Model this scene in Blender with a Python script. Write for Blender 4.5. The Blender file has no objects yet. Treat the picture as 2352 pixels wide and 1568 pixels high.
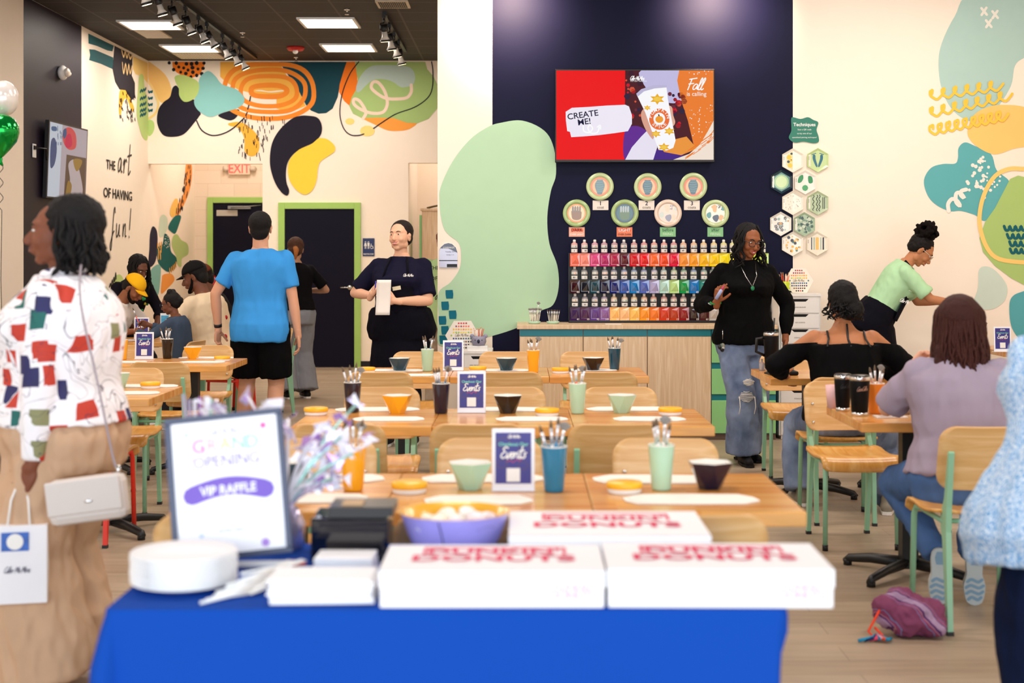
import bpy, bmesh, math, random
from math import pi, sin, cos, sqrt, radians as R
from mathutils import Vector, Matrix, Euler, noise, geometry
V = Vector
random.seed(7)
# ------------------------------------------------ camera, world, light, exposure
F, VX, VY, HC = 3266.67, 1200.0, 590.0, 1.48      # focal length in px, vanishing point, eye height
def at(px, py, Y):
    s = F/Y
    return V(((px-VX)/s, Y, HC-(py-VY)/s))
S = bpy.context.scene
C = S.collection
cd = bpy.data.cameras.new('camera'); cam = bpy.data.objects.new('camera', cd); C.objects.link(cam)
cam.location = (0, 0, HC); cam.rotation_euler = (R(90), 0, 0)
cd.sensor_width = 36; cd.lens = 50; cd.shift_x = -24/2352; cd.shift_y = -194/2352
cd.clip_end = 100; cd.clip_start = 0.05
cd.dof.use_dof = True; cd.dof.focus_distance = 11.0; cd.dof.aperture_fstop = 2.8
S.camera = cam
S.view_settings.view_transform = 'Standard'; S.view_settings.look = 'None'
S.view_settings.gamma = 1; S.view_settings.use_curve_mapping = False
S.view_settings.exposure = -0.35
w = bpy.data.worlds.new('world'); S.world = w; w.use_nodes = True
w.node_tree.nodes['Background'].inputs[0].default_value = (0.80, 0.90, 1.0, 1)
w.node_tree.nodes['Background'].inputs[1].default_value = 1.0
def area(name, loc, rot, sx, sy, power, col, spread=180):
    l = bpy.data.lights.new(name, 'AREA'); l.shape = 'RECTANGLE'; l.size = sx; l.size_y = sy
    l.energy = power; l.color = col; l.spread = R(spread)
    o = bpy.data.objects.new(name, l); C.objects.link(o); o.location = loc; o.rotation_euler = rot
    return o
def spot(name, loc, tgt, power, ang, col, blend=.6, r=.04):
    l = bpy.data.lights.new(name, 'SPOT'); l.energy = power; l.spot_size = R(ang); l.spot_blend = blend
    l.color = col; l.shadow_soft_size = r
    o = bpy.data.objects.new(name, l); C.objects.link(o); o.location = loc
    o.rotation_euler = (V(tgt)-V(loc)).to_track_quat('-Z', 'Y').to_euler()
    return o
WARM = (1.0, .885, .80)
area('assumed_front_daylight', (0.3, -1.6, 1.95), (R(90), 0, 0), 9.5, 3.6, 560, (.84, .92, 1.0))  # assumed storefront daylight: unseen area light added behind the camera, no window modelled
for q in ((-4.0, 20.4), (-.4, 20.0), (.6, 14.5)): area('hall_fill_light', (q[0], q[1], 4.0), (0, 0, 0), .8, .8, 40, WARM)  # unseen fill lights added to brighten the hall, alcove and rear area
for i, (x, y) in enumerate([(-3.3, 4.5), (-.3, 4.5), (2.6, 4.5), (-3.3, 8), (-.3, 7.6), (2.6, 7.6), (-3.4, 11.4), (-.4, 10.4), (2.7, 10.2)]):
    area('ceiling_light_lamp', (x, y, 4.02), (0, 0, 0), 1.2, .6, 62, WARM)  # assumed lamps over the dining area, out of view, no panels modelled
for x in (-.1, 1.65):
    spot('assumed_wall_washer', (x, 11.45, 3.76), (x, 12.05, 3.6), 260, 100, (1, .72, .58), .9, .10)  # assumed lamps out of view, set for the highlights atop the navy wall
for x in (2.9, 4.1):
    spot('assumed_wall_washer', (x, 10.6, 4.0), (x, 12.0, 3.0), 22, 90, (1, .84, .74), .9, .1)  # assumed unseen spots lighting the right mural, no fixtures modelled

# ------------------------------------------------ materials
def lin(h):
    if not isinstance(h, str): return h
    h = h.lstrip('#'); o = []
    for i in (0, 2, 4):
        c = int(h[i:i+2], 16)/255
        o.append(c/12.92 if c <= .04045 else ((c+.055)/1.055)**2.4)
    return tuple(o)
MC = {}
def nd(nt, t, **kw):
    n = nt.nodes.new(t)
    for k, v in kw.items():
        if k.startswith('i_'):
            key = k[2:]; key = int(key) if key.isdigit() else key.replace('_', ' ')
            n.inputs[key].default_value = v
        else: setattr(n, k, v)
    return n
def M(col, rough=.6, metal=0., name=None, var=.05, bump=0., bscale=60., emit=0., coat=0., alpha=1., trans=0., vscale=9., spec=None):
    if spec is None: spec = .5 if rough < .5 else (.25 if rough < .8 else .1)
    key = (col, rough, metal, name, emit, coat, trans, bump, spec, var)
    if key in MC: return MC[key]
    m = bpy.data.materials.new(name or ('paint_'+str(col).strip('#'))); m.use_nodes = True
    nt = m.node_tree; b = nt.nodes['Principled BSDF']; c = lin(col)
    tc = nd(nt, 'ShaderNodeTexCoord')
    nz = nd(nt, 'ShaderNodeTexNoise', i_Scale=vscale, i_Detail=3.)
    nt.links.new(tc.outputs['Object'], nz.inputs['Vector'])
    hs = nd(nt, 'ShaderNodeMix', data_type='RGBA')
    hs.inputs[6].default_value = (*[x*(1-var) for x in c], 1); hs.inputs[7].default_value = (*[min(1, x*(1+var)) for x in c], 1)
    nt.links.new(nz.outputs['Fac'], hs.inputs[0]); nt.links.new(hs.outputs[2], b.inputs['Base Color'])
    b.inputs['Roughness'].default_value = rough; b.inputs['Metallic'].default_value = metal
    b.inputs['Coat Weight'].default_value = coat; b.inputs['Transmission Weight'].default_value = trans
    b.inputs['Specular IOR Level'].default_value = spec
    if emit:
        nt.links.new(hs.outputs[2], b.inputs['Emission Color']); b.inputs['Emission Strength'].default_value = emit
        if rough == .31:
            for l in list(b.inputs['Base Color'].links): nt.links.remove(l)
            b.inputs['Base Color'].default_value = (.01, .01, .012, 1)
    if bump:
        n2 = nd(nt, 'ShaderNodeTexNoise', i_Scale=bscale, i_Detail=4.); bp = nd(nt, 'ShaderNodeBump', i_Strength=bump, i_Distance=.01)
        nt.links.new(tc.outputs['Object'], n2.inputs['Vector']); nt.links.new(n2.outputs['Fac'], bp.inputs['Height']); nt.links.new(bp.outputs[0], b.inputs['Normal'])
    MC[key] = m
    return m
def wood(name, c1, c2, stretch=(1.2, 14, 14), rough=.35, c3=None, wscale=3.0):
    m = bpy.data.materials.new(name); m.use_nodes = True; nt = m.node_tree; b = nt.nodes['Principled BSDF']
    tc = nd(nt, 'ShaderNodeTexCoord'); mp = nd(nt, 'ShaderNodeMapping'); mp.inputs['Scale'].default_value = stretch
    n = nd(nt, 'ShaderNodeTexNoise', i_Scale=wscale, i_Detail=6., i_Distortion=.7)
    nt.links.new(tc.outputs['Object'], mp.inputs['Vector']); nt.links.new(mp.outputs[0], n.inputs['Vector'])
    cr = nd(nt, 'ShaderNodeValToRGB'); e = cr.color_ramp.elements
    e[0].position = .34; e[0].color = (*lin(c1), 1); e[1].position = .66; e[1].color = (*lin(c2), 1)
    if c3:
        x = e.new(.5); x.color = (*lin(c3), 1)
    nt.links.new(n.outputs['Fac'], cr.inputs[0]); nt.links.new(cr.outputs[0], b.inputs['Base Color'])
    b.inputs['Roughness'].default_value = rough
    return m
def brick(name, cols, bw, bh, mortar, mcol, rough, offset=.5, grain=(2, 30, 30), grainamt=.35, rot=(0, 0, 0), bias=0.):
    m = bpy.data.materials.new(name); m.use_nodes = True; nt = m.node_tree; b = nt.nodes['Principled BSDF']
    tc = nd(nt, 'ShaderNodeTexCoord'); mp = nd(nt, 'ShaderNodeMapping'); mp.inputs['Rotation'].default_value = rot
    br = nd(nt, 'ShaderNodeTexBrick', offset=offset)
    br.inputs['Color1'].default_value = (*lin(cols[0]), 1); br.inputs['Color2'].default_value = (*lin(cols[1]), 1)
    br.inputs['Mortar'].default_value = (*lin(mcol), 1); br.inputs['Scale'].default_value = 1; br.inputs['Mortar Size'].default_value = mortar
    br.inputs['Brick Width'].default_value = bw; br.inputs['Row Height'].default_value = bh; br.inputs['Bias'].default_value = bias
    nt.links.new(tc.outputs['Object'], mp.inputs['Vector']); nt.links.new(mp.outputs[0], br.inputs['Vector'])
    m2 = nd(nt, 'ShaderNodeMapping'); m2.inputs['Scale'].default_value = grain
    n = nd(nt, 'ShaderNodeTexNoise', i_Scale=1.5, i_Detail=6., i_Distortion=.5)
    nt.links.new(mp.outputs[0], m2.inputs['Vector']); nt.links.new(m2.outputs[0], n.inputs['Vector'])
    cr = nd(nt, 'ShaderNodeValToRGB'); e = cr.color_ramp.elements
    e[0].position = .3; e[0].color = (1-grainamt,)*3+(1,); e[1].position = .7; e[1].color = (1, 1, 1, 1)
    nt.links.new(n.outputs['Fac'], cr.inputs[0])
    mx = nd(nt, 'ShaderNodeMix', data_type='RGBA', blend_type='MULTIPLY'); mx.inputs[0].default_value = 1
    nt.links.new(br.outputs['Color'], mx.inputs[6]); nt.links.new(cr.outputs[0], mx.inputs[7]); nt.links.new(mx.outputs[2], b.inputs['Base Color'])
    b.inputs['Roughness'].default_value = rough
    return m
OAK = wood('light_oak_plywood', '#d9a768', '#ecc48d', (1.0, 6, 13), .38, '#e2b478')
OAK2 = wood('seat_oak_plywood', '#cf8f3f', '#e8b56b', (9, 1.2, 3), .3, '#dca050')
PALE = wood('pale_oak_laminate', '#d8b893', '#e9cfae', (16, 16, 1.0), .5, '#dfc19c')
BUTCH = brick('butcher_block', ('#de8f3c', '#efb264'), .55, .042, .0007, '#b87a38', .22, .43, (3, 30, 30), .22)
FLOOR = brick('vinyl_plank_floor', ('#a8927a', '#b8a48c'), 1.2, .18, .0015, '#8b7864', .42, .37, (1.5, 14, 1), .22)
CEIL = brick('dark_ceiling_tile', ('#2b2423', '#2f2726'), .66, .61, .012, '#544a47', .75, 0., (30, 30, 30), .15)
MINT = M('#8fc3a0', .35, name='mint_metal'); REDM = M('#e0301c', .35, name='red_metal'); LIME = M('#a5cc6c', .5, name='green_frame_paint')
BLACK = M('#0c0c0e', .45, name='black_plastic'); CREAM = M('#fdefdd', .75, name='cream_wall_paint', var=.015)
WHITE = M('#f4f2ee', .5, name='white_plastic'); PAPER = M('#f6efe6', .8, name='white_paper'); NAVYW = M('#0c0d2c', .5, name='navy_wall_paint', bump=.02, bscale=150, spec=.13)
CHROME = M('#d8d8d8', .2, 1., name='chrome_metal'); GREYM = M('#8c8c8c', .4, .6, name='grey_metal')
TEALP = M('#12808f', .4, name='teal_laminate'); GREENP = M('#8fcf86', .45, name='green_laminate')

# ------------------------------------------------ mesh builder
def catmull(pts, closed=True, n=6):
    o = []; L = len(pts)
    for i in range(L if closed else L-1):
        if closed: p = [pts[(i+k) % L] for k in (-1, 0, 1, 2)]
        else: p = [pts[max(0, min(L-1, i+k))] for k in (-1, 0, 1, 2)]
        for j in range(n):
            t = j/n
            o.append(tuple(.5*((2*b)+(-a+c)*t+(2*a-5*b+4*c-d)*t*t+(-a+3*b-3*c+d)*t**3) for a, b, c, d in zip(*p)))
    if not closed: o.append(tuple(pts[-1]))
    return o
class MB:
    def __init__(s): s.v = []; s.f = []; s.mi = []; s.sm = []; s.mats = []
    def m(s, mat):
        if mat not in s.mats: s.mats.append(mat)
        return s.mats.index(mat)
    def add(s, vs, fs, mat, smooth=False):
        o = len(s.v); k = s.m(mat); s.v += [tuple(x) for x in vs]
        for f in fs: s.f.append(tuple(i+o for i in f)); s.mi.append(k); s.sm.append(smooth)
        return s
    def merge(s, o, mtx=None):
        b = len(s.v); s.v += [tuple(mtx @ V(x)) if mtx else x for x in o.v]
        for f, k, q in zip(o.f, o.mi, o.sm): s.f.append(tuple(i+b for i in f)); s.mi.append(s.m(o.mats[k])); s.sm.append(q)
        return s
    def box(s, c, d, mat, rot=None, bev=0.):
        x, y, z = [q/2 for q in d]
        if bev:
            bm = bmesh.new(); bmesh.ops.create_cube(bm, size=1)
            for v in bm.verts: v.co = V((v.co.x*d[0], v.co.y*d[1], v.co.z*d[2]))
            bmesh.ops.bevel(bm, geom=bm.edges[:], offset=min(bev, min(d)*.45), segments=2, affect='EDGES', profile=.5)
            bm.verts.index_update(); vs = [v.co.copy() for v in bm.verts]; fs = [[v.index for v in f.verts] for f in bm.faces]; bm.free()
        else:
            vs = [V(p) for p in ((-x, -y, -z), (x, -y, -z), (x, y, -z), (-x, y, -z), (-x, -y, z), (x, -y, z), (x, y, z), (-x, y, z))]
            fs = [(0, 3, 2, 1), (4, 5, 6, 7), (0, 1, 5, 4), (1, 2, 6, 5), (2, 3, 7, 6), (3, 0, 4, 7)]
        if rot is not None:
            q = rot if isinstance(rot, Matrix) else Euler(rot).to_matrix()
            vs = [q @ v for v in vs]
        return s.add([v+V(c) for v in vs], fs, mat)
    def b2(s, a, b, mat, bev=0.):
        a, b = V(a), V(b); return s.box((a+b)/2, [abs(q) for q in (b-a)], mat, None, bev)
    def loft(s, rings, mat, smooth=True, cap=True, closed=True):
        n = len(rings[0]); vs = [p for r in rings for p in r]; fs = []
        for i in range(len(rings)-1):
            for j in range(n if closed else n-1):
                k = (j+1) % n; fs.append((i*n+j, i*n+k, (i+1)*n+k, (i+1)*n+j))
        if cap: fs += [tuple(range(n))[::-1], tuple((len(rings)-1)*n+j for j in range(n))]
        return s.add(vs, fs, mat, smooth)
    def tube(s, pts, r, mat, n=8, closed=False, cap=True, sq=1.):
        pts = [V(p) for p in pts]; L = len(pts); rs = r if isinstance(r, (list, tuple)) else [r]*L
        rings = []; up = None
        for i, p in enumerate(pts):
            t = (pts[(i+1) % L]-pts[i-1]) if closed else (pts[min(i+1, L-1)]-pts[max(i-1, 0)])
            t = t.normalized() if t.length > 1e-9 else V((0, 0, 1))
            if up is None: up = t.orthogonal().normalized() if abs(t.z) < .9 else (V((0, 1, 0))-t*t.y).normalized()
            up = (up-t*up.dot(t)); up = up.normalized() if up.length > 1e-6 else t.orthogonal().normalized()
            sd = t.cross(up)
            rings.append([p+(up*cos(2*pi*j/n)+sd*sin(2*pi*j/n)*sq)*rs[i] for j in range(n)])
        if closed: rings.append(rings[0]); cap = False
        return s.loft(rings, mat, True, cap)
    def cone(s, a, b, ra, rb, mat, n=16): return s.tube([a, b], [ra, rb], mat, n)
    def caps(s, a, b, ra, rb, mat, n=10, k=3):
        a, b = V(a), V(b); d = (b-a); L = d.length; d = d.normalized() if L > 1e-9 else V((0, 0, 1)); pts = []; rs = []
        for i in range(k+1):
            q = (pi/2)*(i/k); pts.append(a-d*ra*cos(q)); rs.append(max(1e-4, ra*sin(q)))
        for i in range(k+1):
            q = (pi/2)*(i/k); pts.append(b+d*rb*sin(q)); rs.append(max(1e-4, rb*cos(q)))
        up = d.orthogonal().normalized(); sd = d.cross(up)
        return s.loft([[p+(up*cos(2*pi*j/n)+sd*sin(2*pi*j/n))*r for j in range(n)] for p, r in zip(pts, rs)], mat)
    def ell(s, c, r, mat, rot=None, n=14, k=9):
        c = V(c); q = rot if isinstance(rot, Matrix) else (Euler(rot).to_matrix() if rot else Matrix.Identity(3)); rings = []
        for i in range(k+1):
            a = pi*i/k; rr = max(.001, sin(a))
            rings.append([c+q @ V((r[0]*rr*cos(2*pi*j/n), r[1]*rr*sin(2*pi*j/n), -r[2]*cos(a))) for j in range(n)])
        return s.loft(rings, mat)
    def lathe(s, prof, mat, n=24, c=(0, 0, 0), smooth=True, cap=True, ph=0.):
        c = V(c); return s.loft([[c+V((r*cos(2*pi*j/n+ph), r*sin(2*pi*j/n+ph), z)) for j in range(n)] for r, z in prof], mat, smooth, cap)
    def poly(s, pts, mat):
        pts = [V(p) for p in pts]; tr = geometry.tessellate_polygon([pts]); return s.add(pts, [t for t in tr], mat)
    def prism(s, pts, ext, mat):
        pts = [V(p) for p in pts]; e = V(ext); n = len(pts); tr = geometry.tessellate_polygon([pts])
        fs = [tuple(t) for t in tr]+[tuple(i+n for i in t[::-1]) for t in tr]+[(i, (i+1) % n, (i+1) % n+n, i+n) for i in range(n)]
        return s.add(pts+[p+e for p in pts], fs, mat)
    def sheet(s, nx, ny, fn, th, mat):
        P = [[V(fn(i/nx, j/ny)) for i in range(nx+1)] for j in range(ny+1)]; top = []; bot = []
        for j in range(ny+1):
            for i in range(nx+1):
                du = P[j][min(i+1, nx)]-P[j][max(i-1, 0)]; dv = P[min(j+1, ny)][i]-P[max(j-1, 0)][i]; n = du.cross(dv)
                n = n.normalized() if n.length > 1e-12 else V((0, 0, 1)); top.append(P[j][i]+n*th/2); bot.append(P[j][i]-n*th/2)
        W = nx+1; N = W*(ny+1); fs = []
        for j in range(ny):
            for i in range(nx):
                a = j*W+i; fs.append((a, a+1, a+W+1, a+W)); fs.append((N+a, N+a+W, N+a+W+1, N+a+1))
        bd = [i for i in range(W)]+[j*W+nx for j in range(1, ny+1)]+[ny*W+i for i in range(nx-1, -1, -1)]+[j*W for j in range(ny-1, 0, -1)]
        for a, b in zip(bd, bd[1:]+bd[:1]): fs.append((a, N+a, N+b, b))
        return s.add(top+bot, fs, mat, True)
    def text(s, body, o, ux, uy, size, mat, align='CENTER', shear=0., off=0., sx=1., space=1.):
        cu = bpy.data.curves.new('t', 'FONT'); cu.body = body; cu.size = 1; cu.align_x = align; cu.shear = shear; cu.offset = off; cu.space_character = space; cu.resolution_u = 3
        ob = bpy.data.objects.new('t', cu); me = ob.to_mesh(); o, ux, uy = V(o), V(ux), V(uy)
        s.add([o+ux*(v.co.x*size*sx)+uy*(v.co.y*size) for v in me.vertices], [tuple(p.vertices) for p in me.polygons], mat)
        ob.to_mesh_clear(); bpy.data.objects.remove(ob); bpy.data.curves.remove(cu); return s
    def ribbon(s, pts, wd, mat, nrm, smooth=4):
        """flat painted stroke through 3-D points lying on a surface"""
        p = [V(q) for q in (catmull(pts, False, smooth) if smooth else pts)]; nrm = V(nrm).normalized(); st_ = min(2.5e-5, wd*.0012); p = [q+nrm*(st_*j) for j, q in enumerate(p)]; vs = []
        for i in range(len(p)):
            t = p[min(i+1, len(p)-1)]-p[max(i-1, 0)]; d = t.cross(nrm); d = d.normalized()*wd/2 if d.length > 1e-9 else V((0, 0, wd/2)); vs += [p[i]+d, p[i]-d]
        s.add(vs, [(2*i, 2*i+1, 2*i+3, 2*i+2) for i in range(len(p)-1)], mat)
        for q in (p[0]-nrm*st_*.5, p[-1]+nrm*st_*2):
            a = nrm.orthogonal().normalized(); b = nrm.cross(a).normalized(); s.add([q+(a*cos(k*pi/4)+b*sin(k*pi/4))*wd/2 for k in range(8)], [tuple(range(8))], mat)
        return s
    def script(s, body, o, ux, uy, size, wd, mat, sl=.18, sp=1.):
        o, ux, uy = V(o), V(ux), V(uy); n = ux.cross(uy); x = 0
        for ch in body:
            if ch == ' ': x += .3; continue
            st, adv = GL[ch]
            for l in st: s.ribbon([o+(ux*(x+a+b*sl)+uy*b)*size for a, b in l], wd, mat, n)
            x += adv*sp
        return x*size
    def obj(s, name, parent=None, loc=None, **kw):
        me = bpy.data.meshes.new(name); me.from_pydata(s.v, [], s.f)
        for k in s.mats: me.materials.append(k)
        me.polygons.foreach_set('material_index', s.mi); me.polygons.foreach_set('use_smooth', s.sm); me.update()
        ob = bpy.data.objects.new(name, me); C.objects.link(ob)
        if parent: ob.parent = parent
        if loc is not None: ob.location = loc
        for k, v in kw.items(): ob[k] = v
        return ob
GL = {'a': ([[(.42, .42), (.25, .5), (.08, .3), (.12, .04), (.3, .1), (.43, .42), (.42, .1), (.56, .03)]], .52),
 'r': ([[(0, .3), (.1, .5), (.1, 0), (.14, .3), (.28, .5), (.4, .42)]], .4),
 't': ([[(.2, 1.05), (.14, .1), (.22, 0), (.38, .12)], [(-.04, .62), (.42, .7)]], .38),
 'f': ([[(.38, .9), (.3, 1.08), (.2, .85), (.12, -.3), (.03, -.5), (-.05, -.3), (.22, .12), (.34, .2)]], .36),
 'u': ([[(.02, .48), (.03, .1), (.15, 0), (.32, .2), (.38, .48), (.38, .1), (.5, .03)]], .5),
 'n': ([[(.02, .48), (.04, 0), (.08, .3), (.25, .5), (.34, .35), (.34, .06), (.46, .04)]], .46),
 'E': ([[(.5, .92), (.25, 1), (.1, .8), (.3, .58), (.08, .4), (.05, .12), (.25, 0), (.52, .15)]], .56),
 'v': ([[(0, .48), (.12, .0), (.18, 0), (.32, .5)]], .36), 'c': ([[(.3, .42), (.18, .5), (.04, .25), (.14, 0), (.36, .1)]], .36),
 'e': ([[(.02, .22), (.3, .3), (.26, .5), (.08, .4), (.06, .1), (.2, 0), (.4, .14)]], .38),
 's': ([[(.32, .48), (.12, .4), (.28, .2), (.2, 0), (.0, .06)]], .36), 'F': ([[(.1, 0), (.2, .95)], [(0, .9), (.6, 1)], [(.05, .5), (.45, .55)]], .5),
 'l': ([[(.05, .1), (.25, .8), (.2, 1.02), (.12, .8), (.1, .1), (.2, 0), (.3, .1)]], .28), 'C': ([[(.5, .85), (.35, 1), (.1, .7), (.05, .3), (.2, 0), (.5, .15)]], .5),
 'o': ([[(.2, .5), (.05, .25), (.18, 0), (.33, .25), (.2, .5), (.4, .42)]], .4), 'M': ([[(0, 0), (.12, .95), (.28, .2), (.45, .98), (.55, 0)]], .64),
 'i': ([[(.05, .48), (.06, .08), (.15, 0), (.24, .1)], [(.08, .68), (.09, .72)]], .24), '!': ([[(.15, 1.1), (.1, .3)], [(.09, .03), (.1, .0)]], .3), '-': ([[(0, .3), (.2, .3)]], .28)}
def tag(o, label, cat, group=None, kind=None):
    o['label'] = label; o['category'] = cat
    if group: o['group'] = group
    if kind: o['kind'] = kind
    return o
def thing(name, label, cat, loc=(0, 0, 0), rz=0., group=None):
    o = bpy.data.objects.new(name, None); C.objects.link(o); o.location = loc; o.rotation_euler = (0, 0, rz); o.empty_display_size = .05
    return tag(o, label, cat, group)
KIDS = {}
def dup(root, loc=None, rz=None, label=None, group=None, rot=None):
    def cp(o, par):
        c = o.copy(); C.objects.link(c)
        if par: c.parent = par
        for ch in o.children: cp(ch, c)
        return c
    c = cp(root, None)
    if loc is not None: c.location = loc
    if rz is not None: c.rotation_euler = (0, 0, rz)
    if rot is not None: c.rotation_euler = rot
    if label: c['label'] = label
    if group: c['group'] = group
    return c
def struct(mb, name, **kw):
    o = mb.obj(name, **kw); o['kind'] = 'structure'; return o
# ------------------------------------------------ the room
c1 = lambda p: (p[0]/3.408, p[1]/3.408)
c2 = lambda p: (500+p[0]/3.408, p[1]/3.408)
c5 = lambda p: (180+p[0]/3.135, 420+p[1]/3.135)
c6 = lambda p: (780+p[0]/3.41, 440+p[1]/3.41)
c7 = lambda p: (1780+p[0]/2.178, p[1]/2.178)
idt = lambda p: p
XL, YB, YF, YH, ZC = -5.0, 19.0, 12.05, 21.7, 4.1
XR = 4.75
def onback(p, k=1): v = at(p[0], p[1], YB); return V((v.x, YB-.0012*k, min(v.z, ZC-.004)))
def onfeat(p, k=1): v = at(p[0], p[1], YF); return V((v.x, YF-.0012*k, v.z))
def onleft(p, k=1):
    s = (VX-p[0])/-XL; return V((XL+.0012*k, F/s, min(HC-(p[1]-VY)/s, ZC-.004)))
CT = [0]
def kk(k): CT[0] += 1; return k+(CT[0] % 40)*.02
def P(col): return M(col, .7, name='mural_'+col.strip('#'), var=.03)
def blob(mb, pts, cr, pl, col, k=1, smooth=True):
    k = kk(k); q = [cr(p) for p in (catmull(pts, True, 5) if smooth else pts)]; mb.poly([pl(p, k) for p in q], P(col))
def stroke(mb, pts, cr, pl, col, wd, k=4):
    k = kk(k); n = V((1, 0, 0)) if pl is onleft else V((0, -1, 0)); mb.ribbon([pl(cr(p), k) for p in pts], wd, P(col), n)
def dot(mb, c, r, cr, pl, col, k=3, ry=None, n=10):
    rr = random.uniform(.9, 1.1); blob(mb, [(c[0]+r*cos(2*pi*i/n)*rr, c[1]+(ry or r)*sin(2*pi*i/n)) for i in range(n)], cr, pl, col, k, False)
BLK = '#1b1728'
# floor, ceiling
m = MB(); m.box((-.1, 10, -.05), (11, 24.6, .1), FLOOR); struct(m, 'floor')
m = MB(); m.box((-.1, 10, ZC+.05), (11, 24.6, .1), CEIL); struct(m, 'ceiling')
# back wall with the openings
m = MB(); xo = at(603, 0, YB).x; zo = at(0, 376, YB).z; xr = at(938, 0, YB).x; zr = at(0, 374, YB).z
m.b2((xo, YB, 0), (xr, YB+.15, ZC), CREAM); m.b2((XL, YB, zo), (xo, YB+.15, ZC), CREAM)
m.b2((xr, YB, zr), (XR, YB+.15, ZC), CREAM)
W = onback
blob(m, [(1159, 487), (1200, 505), (1270, 560), (1310, 610), (1340, 690), (1330, 770), (1270, 805), (1230, 760), (1180, 660), (1159, 600)], c1, W, '#f8c878', 1)
blob(m, [(1350, 484), (1610, 484), (1590, 540), (1560, 585), (1500, 612), (1430, 595), (1380, 565), (1352, 530)], c1, W, '#f5811f', 1, False)
for d in [(1325, 492), (1380, 494), (1360, 545), (1400, 525), (1438, 532), (1415, 565), (1455, 575), (1472, 548), (1507, 530), (1460, 500), (1500, 500), (1540, 494), (1550, 540), (1590, 535), (1597, 494), (1510, 565), (1540, 590), (1495, 600), (1580, 578)]:
    dot(m, d, random.uniform(12, 17), c1, W, '#16121a', 2)
blob(m, [(1380, 670), (1410, 710), (1440, 790), (1520, 780), (1570, 880), (1560, 910), (1530, 950), (1440, 1050), (1340, 1072), (1270, 1050), (1230, 960), (1240, 860), (1280, 800), (1330, 760), (1350, 690)], c1, W, BLK, 2)
blob(m, [(1710, 900), (1860, 855), (1865, 895), (1830, 935), (1780, 940)], c1, W, BLK, 2)
# orange rings
blob(m, [(20, 484), (480, 484), (545, 600), (640, 720), (690, 830), (560, 880), (460, 850), (460, 760), (300, 740), (160, 700), (60, 640), (20, 600)], c2, W, '#f9ba4e', 1, False)
blob(m, [(480, 484), (1010, 484), (990, 560), (960, 650), (940, 760), (900, 850), (850, 885), (790, 890), (730, 865), (690, 820), (640, 720), (560, 600)], c2, W, '#0d4350', 1, False)
for rx, ry, wd in ((352, 214, 36), (285, 166, 34), (220, 118, 34), (140, 45, 40)):
    n = 48; a = []; b = []
    for i in range(n):
        t = 2*pi*i/n; cc, ss = cos(t), sin(t); e = .8
        x, y = abs(cc)**e*(1 if cc > 0 else -1), abs(ss)**e*(1 if ss > 0 else -1)
        wob = 1+.015*sin(5*t+rx)
        a.append((400+(rx+wd/2)*x*wob, max(486, 712+(ry+wd/2)*y*wob))); b.append((400+(rx-wd/2)*x*wob, max(486, 712+(ry-wd/2)*y*wob)))
    vs = [W(c2(p), 3) for p in a+b]; m.add(vs, [(i, (i+1) % n, (i+1) % n+n, i+n) for i in range(n)], P('#f68f2d'))
blob(m, [(290, 710), (340, 704), (400, 714), (500, 705), (510, 715), (420, 724), (350, 716)], c2, W, '#fdebd2', 4)
blob(m, [(1560, 620), (1600, 570), (1640, 558), (1690, 600), (1740, 660), (1850, 700), (1910, 760), (1905, 810), (1850, 850), (1750, 880), (1660, 915), (1600, 900), (1540, 850), (1520, 790), (1550, 720)], c1, W, '#8ccbc9', 5)
blob(m, [(1370, 600), (1420, 585), (1490, 605), (1550, 640), (1560, 690), (1540, 750), (1490, 790), (1440, 795), (1405, 750), (1400, 690), (1375, 640)], c1, W, '#b8d27c', 6)
stroke(m, [(1540, 945), (1580, 1020), (1660, 1060), (1750, 1045), (1830, 1000), (1910, 925)], c1, W, BLK, .017)
for a, b in (((1925, 905), (1935, 880)), ((1940, 855), (1948, 825)), ((1955, 790), (1962, 755))): stroke(m, [a, b], c1, W, BLK, .015, 6)
blob(m, [(1790, 965), (1880, 955), (1960, 1000), (2020, 1070), (2030, 1160), (2000, 1215), (1950, 1220), (1915, 1180), (1915, 1110), (1900, 1050), (1860, 1000), (1800, 985)], c1, W, '#f5b43c', 2)
for i in range(95):
    x = random.uniform(165, 530); y = random.uniform(900, 1240)
    if x > 420+(1000-y)*.25 and y > 990: continue
    if y > 1240-abs(x-300)*.4 and x > 340: continue
    stroke(m, [(x, y), (x+random.uniform(-3, 6), y+random.uniform(22, 38))], c2, W, BLK, random.uniform(.006, .011), 5)
blob(m, [(1010, 484), (1075, 484), (1090, 560), (1095, 640), (1085, 710), (1050, 760), (1035, 830), (990, 790), (950, 720), (955, 660), (985, 560)], c2, W, '#fa7f1a', 2, False)
blob(m, [(1140, 925), (1250, 918), (1340, 915), (1420, 930), (1480, 950), (1560, 962), (1500, 1010), (1420, 1025), (1330, 1020), (1240, 980)], c2, W, '#fba446', 2)
blob(m, [(1078, 484), (1350, 484), (1625, 484), (1640, 540), (1690, 600), (1718, 660), (1718, 850), (1650, 930), (1560, 965), (1480, 960), (1380, 925), (1250, 920), (1130, 925), (1060, 890), (1030, 830), (1050, 760), (1085, 700), (1097, 620), (1085, 560)], c2, W, '#a9c77d', 3, False)
blob(m, [(1085, 710), (1090, 660), (1130, 580), (1200, 520), (1300, 510), (1450, 515), (1520, 540), (1545, 600), (1530, 660), (1480, 680), (1430, 680), (1370, 640), (1300, 620), (1220, 625), (1160, 670), (1110, 720)], c2, W, '#b7cdc4', 4)
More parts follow.
